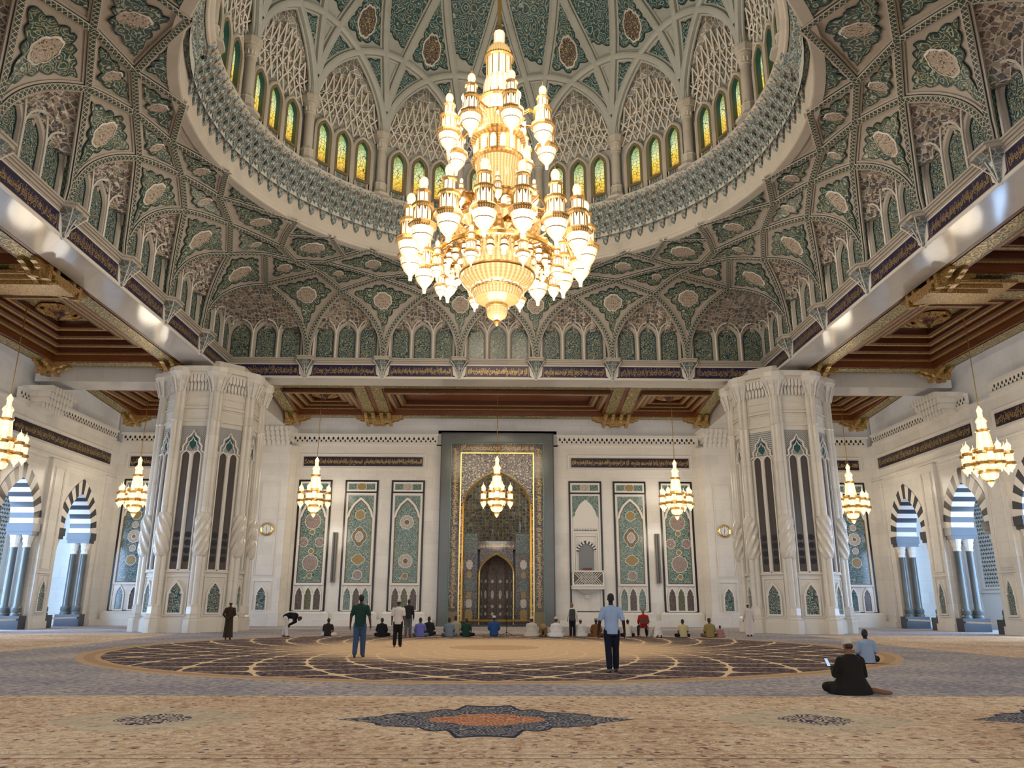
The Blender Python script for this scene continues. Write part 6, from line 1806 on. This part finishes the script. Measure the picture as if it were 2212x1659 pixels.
def headgear(o, q, c, tilt, kind, vox):
    for s in (-1, 1):
        b = MB(); ell(b, q(s*.029, .085, .012), (.012, .008, .008), tilt, 8, 6); b.build('eye', M['white'], o, True)
    if kind == 'hair' or kind == 'long':
        b = MB(); ell(b, q(0, -.014, .042), (.080, .092, .094), tilt); ell(b, q(0, -.045, -.01), (.068, .055, .07), tilt); fuse(b, 'hair', HAIR, o, max(.01, vox), 1)
    elif kind in ('cap', 'greycap'):
        b = MB(); R_ = Matrix.Rotation(tilt, 4, 'X'); b.T = lambda p: Vector(c)+(R_ @ Vector((p[0]*.9, p[1]*1.05, p[2])))
        b.lathe([(.084, .035), (.088, .06), (.087, .115), (.07, .132), (.0, .138)], 20); b.build('cap', CAPW if kind == 'cap' else CAPG, o, True)
        b = MB(); ell(b, q(0, -.028, .0), (.072, .066, .06), tilt); fuse(b, 'hair', HAIR, o, max(.012, vox), 1)
def person(lab, x, y, sc=1., rz=0., group=None):
    o = thing('person', lab, 'person', (x, y, 0), rz, group); o.scale = (sc,)*3; return o
def legs_standing(b, r=1., step=0., rs=(.092, .060, .040), feet=True, z0=.05):
    for s in (-1, 1):
        st = step*s; hip = (s*.088, 0, .90); kn = (s*.092, st*.35+.02, .50); an = (s*.095, st*.9-.02*(st != 0), .09+(.03 if st < 0 else 0))
        capsule(b, [hip, kn, ((kn[0]+an[0])/2, (kn[1]+an[1])/2-.015, (kn[2]+an[2])/2+.03), an], [rs[0]*r, rs[1]*r, rs[1]*.98*r, rs[2]*r])
        if feet:
            capsule(b, [(an[0], an[1]-.035, .045), (an[0]+s*.015, an[1]+.09, .035), (an[0]+s*.02, an[1]+.15, .025)], [.036, .040, .028])
def standing(lab, x, y, H, skin, top, bottom, gear='hair', step=0., rz=0., sleeve='short', armx=.06, robe=None, behind=False, vest=None, vox=.014, shoes=None, group=None, botr=1.):
    sc = H/1.75; o = person(lab, x, y, sc, rz, group); v = vox
    b = MB(); loft(b, [(0, 0, .84, .13, .10), (0, -.01, .95, .15, .115), (0, .0, 1.08, .135, .10), (0, 0, 1.25, .16, .11), (0, -.005, 1.38, .18, .105), (0, -.01, 1.45, .12, .08), (0, 0, 1.50, .055, .058), (0, .01, 1.58, .05, .052)])
    legs_standing(b, 1., step); c = (0, .015, 1.64); q = head(b, c, .03)
    arms = []
    for s in (-1, 1):
        sh = (s*.185, 0, 1.40)
        if behind: el, wr = (s*.27, -.10, 1.14), (s*.05, -.17, .98+.03*s); d = (-s*.7, -.1, -.1)
        else: el, wr = (s*(.225+armx), -.03-step*s*.2, 1.13), (s*(.235+armx*1.4), .05-step*s*.35, .88); d = (s*.05, .18, -1)
        capsule(b, [sh, el, wr], [.052, .042, .026]); hand(b, wr, d, s); arms.append((sh, el, wr))
    fuse(b, 'body', skinm(skin, SK[skin]), o, v*.8)
    headgear(o, q, c, .03, gear, v)
    if robe:
        b = MB(); loft(b, [(0, 0, .10, .235, .19), (0, 0, .4, .21, .165), (0, -.01, .8, .19, .15), (0, -.01, 1.0, .175, .135), (0, 0, 1.25, .19, .13), (0, 0, 1.38, .205, .12), (0, -.005, 1.455, .13, .09), (0, 0, 1.495, .07, .07)], 20)
        for sh, el, wr in arms: capsule(b, [sh, el, wr], [.072, .066, .058])
        fuse(b, 'robe', CL(*robe), o, v); return o
    b = MB(); loft(b, [(0, 0, .84, .172, .14), (0, -.01, .95, .17, .137), (0, 0, 1.1, .165, .125), (0, 0, 1.25, .18, .13), (0, 0, 1.38, .2, .12), (0, -.005, 1.455, .13, .09), (0, 0, 1.50, .068, .068)])
    for sh, el, wr in arms:
        e = Vector(sh).lerp(Vector(el), .8) if sleeve == 'short' else Vector(el); P = [sh, e] if sleeve == 'short' else [sh, el, Vector(el).lerp(Vector(wr), .92)]
        capsule(b, P, [.07, .062] if sleeve == 'short' else [.068, .056, .042])
    fuse(b, 'shirt', CL(*top), o, v)
    b = MB(); loft(b, [(0, 0, .80, .165, .125), (0, -.01, .90, .168, .132), (0, 0, .99, .155, .115)]); legs_standing(b, 1.2*botr, step, (.092, .068, .058), False); fuse(b, 'trousers', CL(*bottom), o, v)
    b = MB(); loft(b, [(0, 0, .955, .161, .122), (0, 0, .99, .160, .121)]); b.build('belt', M['black'], o, True)
    if vest:
        b = MB(); loft(b, [(0, 0, .82, .185, .15), (0, -.01, .95, .18, .148), (0, 0, 1.1, .176, .137), (0, 0, 1.25, .19, .142), (0, 0, 1.38, .195, .132), (0, -.005, 1.455, .13, .095)]); fuse(b, 'vest', CL(*vest), o, v)
    if shoes:
        for s in (-1, 1):
            b = MB(); st = step*s; ay = st*.9; capsule(b, [(s*.095, ay-.04, .05), (s*.11, ay+.10, .04), (s*.115, ay+.17, .03)], [.05, .05, .036]); fuse(b, 'shoe', CL(*shoes), o, v)
    return o
def sitting(lab, x, y, H, skin, top, bottom, gear='hair', rz=0., lean=0., robe=False, kneel=False, sleeve='long', vox=.018, foot=0, phone=False, w=1., group=None):
    """sitting on the carpet, seen from behind; H total height, about 0.87"""
    sc = H/.87; o = person(lab, x, y, sc, rz, group); v = vox; L = lean
    zt = .06 if kneel else 0
    def T(y_, z): return (y_+L*(z-.1), z)
    b = MB(); secs = [(.0, .06, .17*w, .13), (0, .15, .17*w, .13), (-.02, .28, .15*w, .11), (0, .42, .165*w, .11), (0, .53, .185*w, .105), (0, .59, .12, .08), (.01, .635, .055, .057), (.02, .69, .05, .052)]
    loft(b, [(0, T(a, z+zt)[0], z+zt, rx, ry) for a, z, rx, ry in secs])
    arms = []; hz = .745+zt; hy = .03+L*.66
    for s in (-1, 1):
        if kneel:
            capsule(b, [(s*.10, .0, .17), (s*.14, .36, .11)], [.088, .058]); capsule(b, [(s*.15, .36, .06), (s*.09, -.10, .05)], [.05, .038]); capsule(b, [(s*.09, -.1, .05), (s*.08, -.2, .07)], [.038, .03])
        else:
            capsule(b, [(s*.10, .0, .10), (s*.32, .24, .11)], [.092, .06]); capsule(b, [(s*.32, .24, .09), (-s*.06, .34, .05)], [.055, .036]); capsule(b, [(-s*.06, .34, .045), (-s*.2, .34, .04)], [.036, .03])
        sh = (s*.18, T(0, .53+zt)[0], .53+zt)
        if phone: el, wr, d = (s*.26, T(.05, .33)[0], .30), (s*.10, .40, .40), (-s*.5, .5, .3)
        else: el, wr, d = (s*.25, T(0, .33)[0]+.02, .30+zt), (s*.17, .25+L*.3, .20+zt), (-s*.2, .8, -.3)
        capsule(b, [sh, el, wr], [.052, .042, .027]); hand(b, wr, d, s, .6); arms.append((sh, el, wr))
    if foot: capsule(b, [(foot*.34, -.02, .06), (foot*.44, -.12, .045), (foot*.56, -.16, .035)], [.045, .042, .03])
    c = (0, hy, hz); q = head(b, c, -.25 if phone else -.08)
    fuse(b, 'body', skinm(skin, SK[skin]), o, v*.85); headgear(o, q, c, -.25 if phone else -.08, gear, v)
    b = MB()
    loft(b, [(0, T(a, z+zt)[0], z+zt, rx*1.12+.006, ry*1.15+.006) for a, z, rx, ry in [(0, .02 if not kneel else -.02, .175*w, .14)]+secs[:-2]]+[(0, T(0, .63+zt)[0], .63+zt, .068, .068)])
    for sh, el, wr in arms: capsule(b, [sh, el, Vector(el).lerp(Vector(wr), .85)] if sleeve == 'long' else [sh, Vector(sh).lerp(Vector(el), .75)], [.068, .06, .048] if sleeve == 'long' else [.068, .06])
    if robe:
        loft(b, [(0, .08, .005, .36, .30), (0, .08, .10, .34, .28), (0, .04, .2, .27, .2), (0, .0, .32, .19, .15)])
        for s in (-1, 1): capsule(b, [(s*.12, 0, .11), (s*.33, .22, .10)], [.11, .085])
    fuse(b, 'robe' if robe else 'shirt', CL(*top), o, v)
    if not robe:
        b = MB(); loft(b, [(0, 0, .0, .19*w, .16), (0, 0, .1+zt, .19*w, .15), (0, 0, .17+zt, .16*w, .12)])
        for s in (-1, 1):
            if kneel: capsule(b, [(s*.10, .0, .17), (s*.14, .36, .12)], [.105, .08]); capsule(b, [(s*.15, .34, .07), (s*.1, -.1, .055)], [.065, .05])
            else: capsule(b, [(s*.10, .0, .11), (s*.32, .24, .11)], [.108, .085]); capsule(b, [(s*.32, .24, .09), (s*.02, .33, .06)], [.075, .052])
        fuse(b, 'trousers', CL(*bottom), o, v)
    return o
DK = ('black_cloth', (.012, .012, .014)); WH = ('white_cotton', (.66, .64, .60)); NVY = ('navy_trousers', (.012, .014, .028)); GRY = ('grey_blue_cloth', (.13, .17, .21))
standing('man in light blue short sleeved shirt and dark trousers walking away, largest figure', 2.77, 18.84, 1.72, 'dark', ('light_blue_shirt', (.36, .47, .66)), NVY, 'hair', .16, 0, 'short', .05, vox=.011, shoes=('grey_shoe', (.20, .19, .18)))
standing('barefoot man in dark green polo shirt and rolled blue jeans walking away', -3.86, 23.71, 1.73, 'brown', ('dark_green_polo', (.02, .055, .042)), ('blue_jeans', (.055, .10, .19)), 'hair', .14, 0, 'short', .05, vox=.012)
standing('man in white t-shirt, white cap and black trousers standing', -3.43, 29.15, 1.62, 'brown', WH, DK, 'cap', .10, 0, 'short', .01, vox=.014)
standing('man in dark jacket and grey trousers half hidden behind the white t-shirt', -4.02, 37.8, 1.66, 'brown', ('dark_jacket', (.02, .02, .025)), ('grey_trousers', (.10, .11, .12)), 'hair', .05, 0, 'long', .01, vox=.018)
standing('man in long dark brown robe and white cap with hands behind his back', -11.23, 34.6, 1.56, 'brown', None, None, 'cap', 0, .1, robe=('dark_brown_robe', (.045, .030, .018)), behind=True, vox=.015)
standing('man in long white robe and cap standing by the right pier', 12.33, 39.34, 1.55, 'brown', None, None, 'cap', .05, 0, robe=('white_robe', (.66, .58, .55)), armx=.03, vox=.016)
standing('man in dark grey vest over white sleeves standing below the balcony', 3.64, 38.29, 1.53, 'tan', WH, DK, 'none', 0, 0, 'long', .02, vest=('charcoal_vest', (.05, .055, .055)), vox=.016)
# bending man
o = person('man in black top and white trousers bending over with hand on knee', -9.6, 37.6, .93, -pi/2); v = .018
b = MB(); P = lambda y, z: (0, y, z)
legs_standing(b, 1., .12); 
capsule(b, [P(-.05, .92), P(.15, 1.0), P(.40, .97)], [.14, .135, .15]); capsule(b, [P(.42, .96), P(.56, .90)], [.09, .05]); q = head(b, (0, .64, .86), -1.2)
for s in (-1, 1): capsule(b, [(s*.17, .40, .96), (s*.24, .42, .70), (s*.12, .14, .55)], [.052, .042, .028]); hand(b, (s*.12, .14, .55), (0, -.3, -1), s)
fuse(b, 'body', skinm('brown', SK['brown']), o, v*.85); headgear(o, q, (0, .64, .86), -1.2, 'hair', v)
b = MB(); capsule(b, [P(-.04, .94), P(.15, 1.02), P(.42, .985)], [.16, .16, .17])
for s in (-1, 1): capsule(b, [(s*.17, .40, .96), (s*.24, .42, .70), (s*.15, .2, .59)], [.07, .06, .05])
fuse(b, 'shirt', CL(*DK), o, v)
b = MB(); loft(b, [(0, 0, .78, .17, .13), (0, -.03, .90, .175, .15), (0, -.02, 1.0, .15, .13)]); legs_standing(b, 1.25, .12, (.092, .068, .058), False); fuse(b, 'trousers', CL(*WH), o, v)
# the two nearest sitting men
o = sitting('man in black robe and embroidered cap sitting with a phone, nearest figure', 6.32, 14.36, .92, 'tan', ('black_robe', (.016, .014, .012)), None, 'cap', .1, -.02, robe=True, foot=1, phone=True, vox=.011, w=1.06)
ph = thing('phone', 'lit smartphone held by the sitting man in black robe', 'phone', (6.25, 14.80, .46)); ph.rotation_euler = (-.5, 0, .35)
b = MB(); b.box(-.04, .04, -.005, .005, -.075, .075); b.build('case', M['black'], ph)
b = MB(); b.box(-.036, .036, -.0065, -.0045, -.07, .07); b.build('screen', NT('phone_screen').out((0, 0, 0), .2, emit=(.55, .75, 1), estr=.8), ph)
ph.location = (6.06, 14.72, .50)
sitting('man in light blue shirt and black trousers sitting on the medallion edge, right', 9.96, 21.7, .86, 'dark', ('pale_blue_shirt', (.34, .43, .58)), DK, 'hair', -.1, .0, foot=0, vox=.012)
# row along the prayer wall
def rowp(px, yf):      # pixel foot -> floor point, the row stands about 38 m away
    return px, yf
LBL = [
 (-7.75, 38.0, .82, 'brown', ('dark_tee', (.03, .022, .022)), WH, 'hair', 'man in dark t-shirt sitting alone, left of the green polo man', 0, False, 'short'),
 (-5.25, 37.9, .84, 'brown', DK, DK, 'hair', 'man in black sitting just left of the white t-shirt man', 0, False, 'long'),
 (-3.45, 37.7, .86, 'brown', ('violet_blue_shirt', (.13, .13, .40)), GRY, 'hair', 'man in violet blue sweatshirt sitting in the row', 0, False, 'long'),
 (-3.18, 39.4, .88, 'dark', ('dark_shirt', (.02, .018, .02)), DK, 'hair', 'man in dark shirt sitting half behind the violet blue sweatshirt', .3, False, 'long'),
 (-2.12, 37.8, .86, 'brown', ('grey_blue_shirt', (.15, .20, .26)), ('grey_jeans', (.12, .14, .15)), 'hair', 'man in grey blue shirt sitting left of the green shirt', 0, False, 'short'),
 (-1.92, 39.6, .92, 'tan', ('beige_shirt', (.34, .30, .22)), ('beige_trousers', (.3, .27, .2)), 'hair', 'man in beige shirt mostly hidden behind the grey blue shirt', .2, False, 'long'),
 (-1.35, 38.3, .82, 'brown', ('bottle_green_shirt', (.012, .045, .03)), DK, 'hair', 'man in bottle green shirt sitting in the row', -.2, False, 'short'),
 (-.05, 38.5, .88, 'brown', ('royal_blue_shirt', (.02, .07, .22)), ('royal_blue_shirt', (.02, .07, .22)), 'cap', 'man in royal blue robe and white cap kneeling before the mihrab', 0, True, 'long'),
 (1.72, 38.3, .90, 'brown', ('off_white_robe', (.50, .47, .43)), None, 'cap', 'man in off white robe and cap kneeling, left of the tan one', 0, True, 'long'),
 (2.86, 38.0, .90, 'brown', ('bright_white_robe', (.68, .66, .66)), None, 'cap', 'man in bright white robe and cap kneeling, left of the dark vest', 0, True, 'long'),
 (4.05, 38.5, .82, 'brown', ('white_loose_shirt', (.62, .60, .58)), None, 'cap', 'man in white robe kneeling between the dark vest and the brown shirt', 0, True, 'long'),
 (4.72, 37.9, .84, 'dark', ('rust_brown_shirt', (.15, .07, .03)), ('rust_brown_shirt', (.15, .07, .03)), 'greycap', 'man in rust brown tunic and grey cap sitting', 0, False, 'long'),
 (6.28, 38.4, .79, 'brown', WH, DK, 'hair', 'man in white shirt and black trousers sitting behind the light blue shirt', 0, False, 'long'),
 (8.75, 37.8, .82, 'brown', ('cream_yellow_shirt', (.56, .47, .26)), DK, 'hair', 'man in cream yellow shirt and black trousers sitting', 0, False, 'short'),
 (10.00, 37.8, .88, 'brown', ('khaki_shirt', (.28, .22, .09)), ('khaki_trousers', (.14, .11, .06)), 'hair', 'man in khaki shirt sitting beside the pink child', 0, False, 'long'),
 (10.48, 37.8, .55, 'brown', ('dusty_pink_shirt', (.38, .19, .17)), ('dusty_pink_shirt', (.38, .19, .17)), 'hair', 'small child in dusty pink clothes sitting on the carpet', -.2, False, 'long')]
for x, y, H, sk, top, bot, gear, lab, rz, kn, sl in LBL:
    sitting(lab, x, y, H, sk, top, bot or WH, gear, rz, .05, robe=(bot is None), kneel=kn and bot is not None, sleeve=sl, vox=.024)
# two men in prayer
def bowed(lab, x, y, top, bot, deep):
    o = person(lab, x, y, .95); v = .022; b = MB(); hz = .42 if deep else .46
    for s in (-1, 1):
        capsule(b, [(s*.10, 0, hz-.06), (s*.13, .06, .08)], [.09, .06]); capsule(b, [(s*.13, .06, .06), (s*.09, -.36, .05)], [.05, .036]); capsule(b, [(s*.09, -.36, .06), (s*.08, -.42, .13)], [.036, .03])
        capsule(b, [(s*.17, .52, .24), (s*.24, .45, .10), (s*.20, .68, .04)], [.05, .04, .028]); hand(b, (s*.2, .68, .04), (0, 1, -.05), s, .1)
    capsule(b, [(0, -.02, hz), (0, .25, hz-.04), (0, .5, .26)], [.15, .14, .15]); q = head(b, (0, .68, .13), -2.2)
    fuse(b, 'body', skinm('brown', SK['brown']), o, v*.85); headgear(o, q, (0, .68, .13), -2.2, 'hair', v)
    b = MB(); capsule(b, [(0, -.02, hz), (0, .25, hz-.02), (0, .52, .28)], [.175, .17, .17])
    if deep: loft(b, [(0, -.05, .02, .24, .22), (0, -.03, .2, .22, .20), (0, 0, .42, .18, .17)])
    for s in (-1, 1): capsule(b, [(s*.17, .52, .24), (s*.24, .45, .10), (s*.21, .6, .06)], [.066, .056, .045])
    fuse(b, 'robe' if deep else 'shirt', CL(*top), o, v)
    if not deep:
        b = MB()
        for s in (-1, 1): capsule(b, [(s*.10, 0, hz-.03), (s*.13, .06, .1)], [.115, .085]); capsule(b, [(s*.13, .06, .07), (s*.09, -.34, .06)], [.07, .05])
        fuse(b, 'trousers', CL(*bot), o, v)
bowed('man in tan clothes kneeling forward with his dark soles showing', 2.28, 38.5, ('tan_shirt', (.30, .22, .10)), ('tan_trousers', (.24, .18, .09)), False)
bowed('man in white robe bowed down with forehead to the carpet', 7.57, 37.8, WH, WH, True)
# seated man in red on a folding chair
cx, cyy = 6.95, 38.0
o = thing('folding_chair', 'small brown and metal folding chair under the man in red', 'chair', (cx, cyy, 0))
b = MB(); b.box(-.21, .21, -.2, .2, .41, .44); b.build('seat', CL('brown_chair_cloth', (.16, .05, .04)), o)
b = MB(); b.box(-.21, .21, -.24, -.21, .62, .86); b.build('backrest', CL('brown_chair_cloth', (.16, .05, .04)), o)
for s in (-1, 1):
    for y0, y1 in ((-.2, .22), (.22, -.22)):
        b = MB(); b.tube([(s*.2, y0, .02), (s*.2, y1, .43)], .011, 6); b.build('leg', M['gmarble'], o)
    b = MB(); b.tube([(s*.2, -.2, .42), (s*.2, -.24, .88)], .011, 6); b.build('back_post', M['gmarble'], o)
o = person('man in bright red shirt and black trousers sitting on the folding chair', cx, cyy, .97); v = .018; b = MB()
loft(b, [(0, 0, .42, .16, .13), (0, 0, .52, .165, .13), (0, -.02, .7, .14, .10), (0, 0, .85, .165, .11), (0, 0, .97, .185, .105), (0, 0, 1.03, .12, .08), (0, .01, 1.07, .055, .057), (0, .02, 1.13, .05, .052)])
q = head(b, (0, .03, 1.19)); 
for s in (-1, 1):
    capsule(b, [(s*.1, 0, .50), (s*.19, .40, .47), (s*.2, .38, .08)], [.09, .06, .038]); capsule(b, [(s*.2, .36, .04), (s*.22, .52, .03)], [.038, .03])
    capsule(b, [(s*.18, 0, .97), (s*.25, .02, .72), (s*.18, .25, .60)], [.052, .042, .027]); hand(b, (s*.18, .25, .6), (-s*.1, .9, -.3), s)
fuse(b, 'body', skinm('tan', SK['tan']), o, v*.85); headgear(o, q, (0, .03, 1.19), 0, 'none', v)
b = MB(); loft(b, [(0, 0, .44, .185, .155), (0, -.02, .7, .165, .13), (0, 0, .85, .185, .13), (0, 0, .97, .2, .12), (0, 0, 1.035, .13, .09), (0, 0, 1.07, .07, .07)])
for s in (-1, 1): capsule(b, [(s*.18, 0, .97), (s*.25, .02, .72), (s*.2, .2, .62)], [.068, .058, .045])
fuse(b, 'shirt', CL('bright_red_shirt', (.36, .015, .012)), o, v)
b = MB()
for s in (-1, 1): capsule(b, [(s*.1, 0, .51), (s*.19, .40, .48), (s*.2, .38, .10)], [.105, .08, .06])
fuse(b, 'trousers', CL(*DK), o, v)
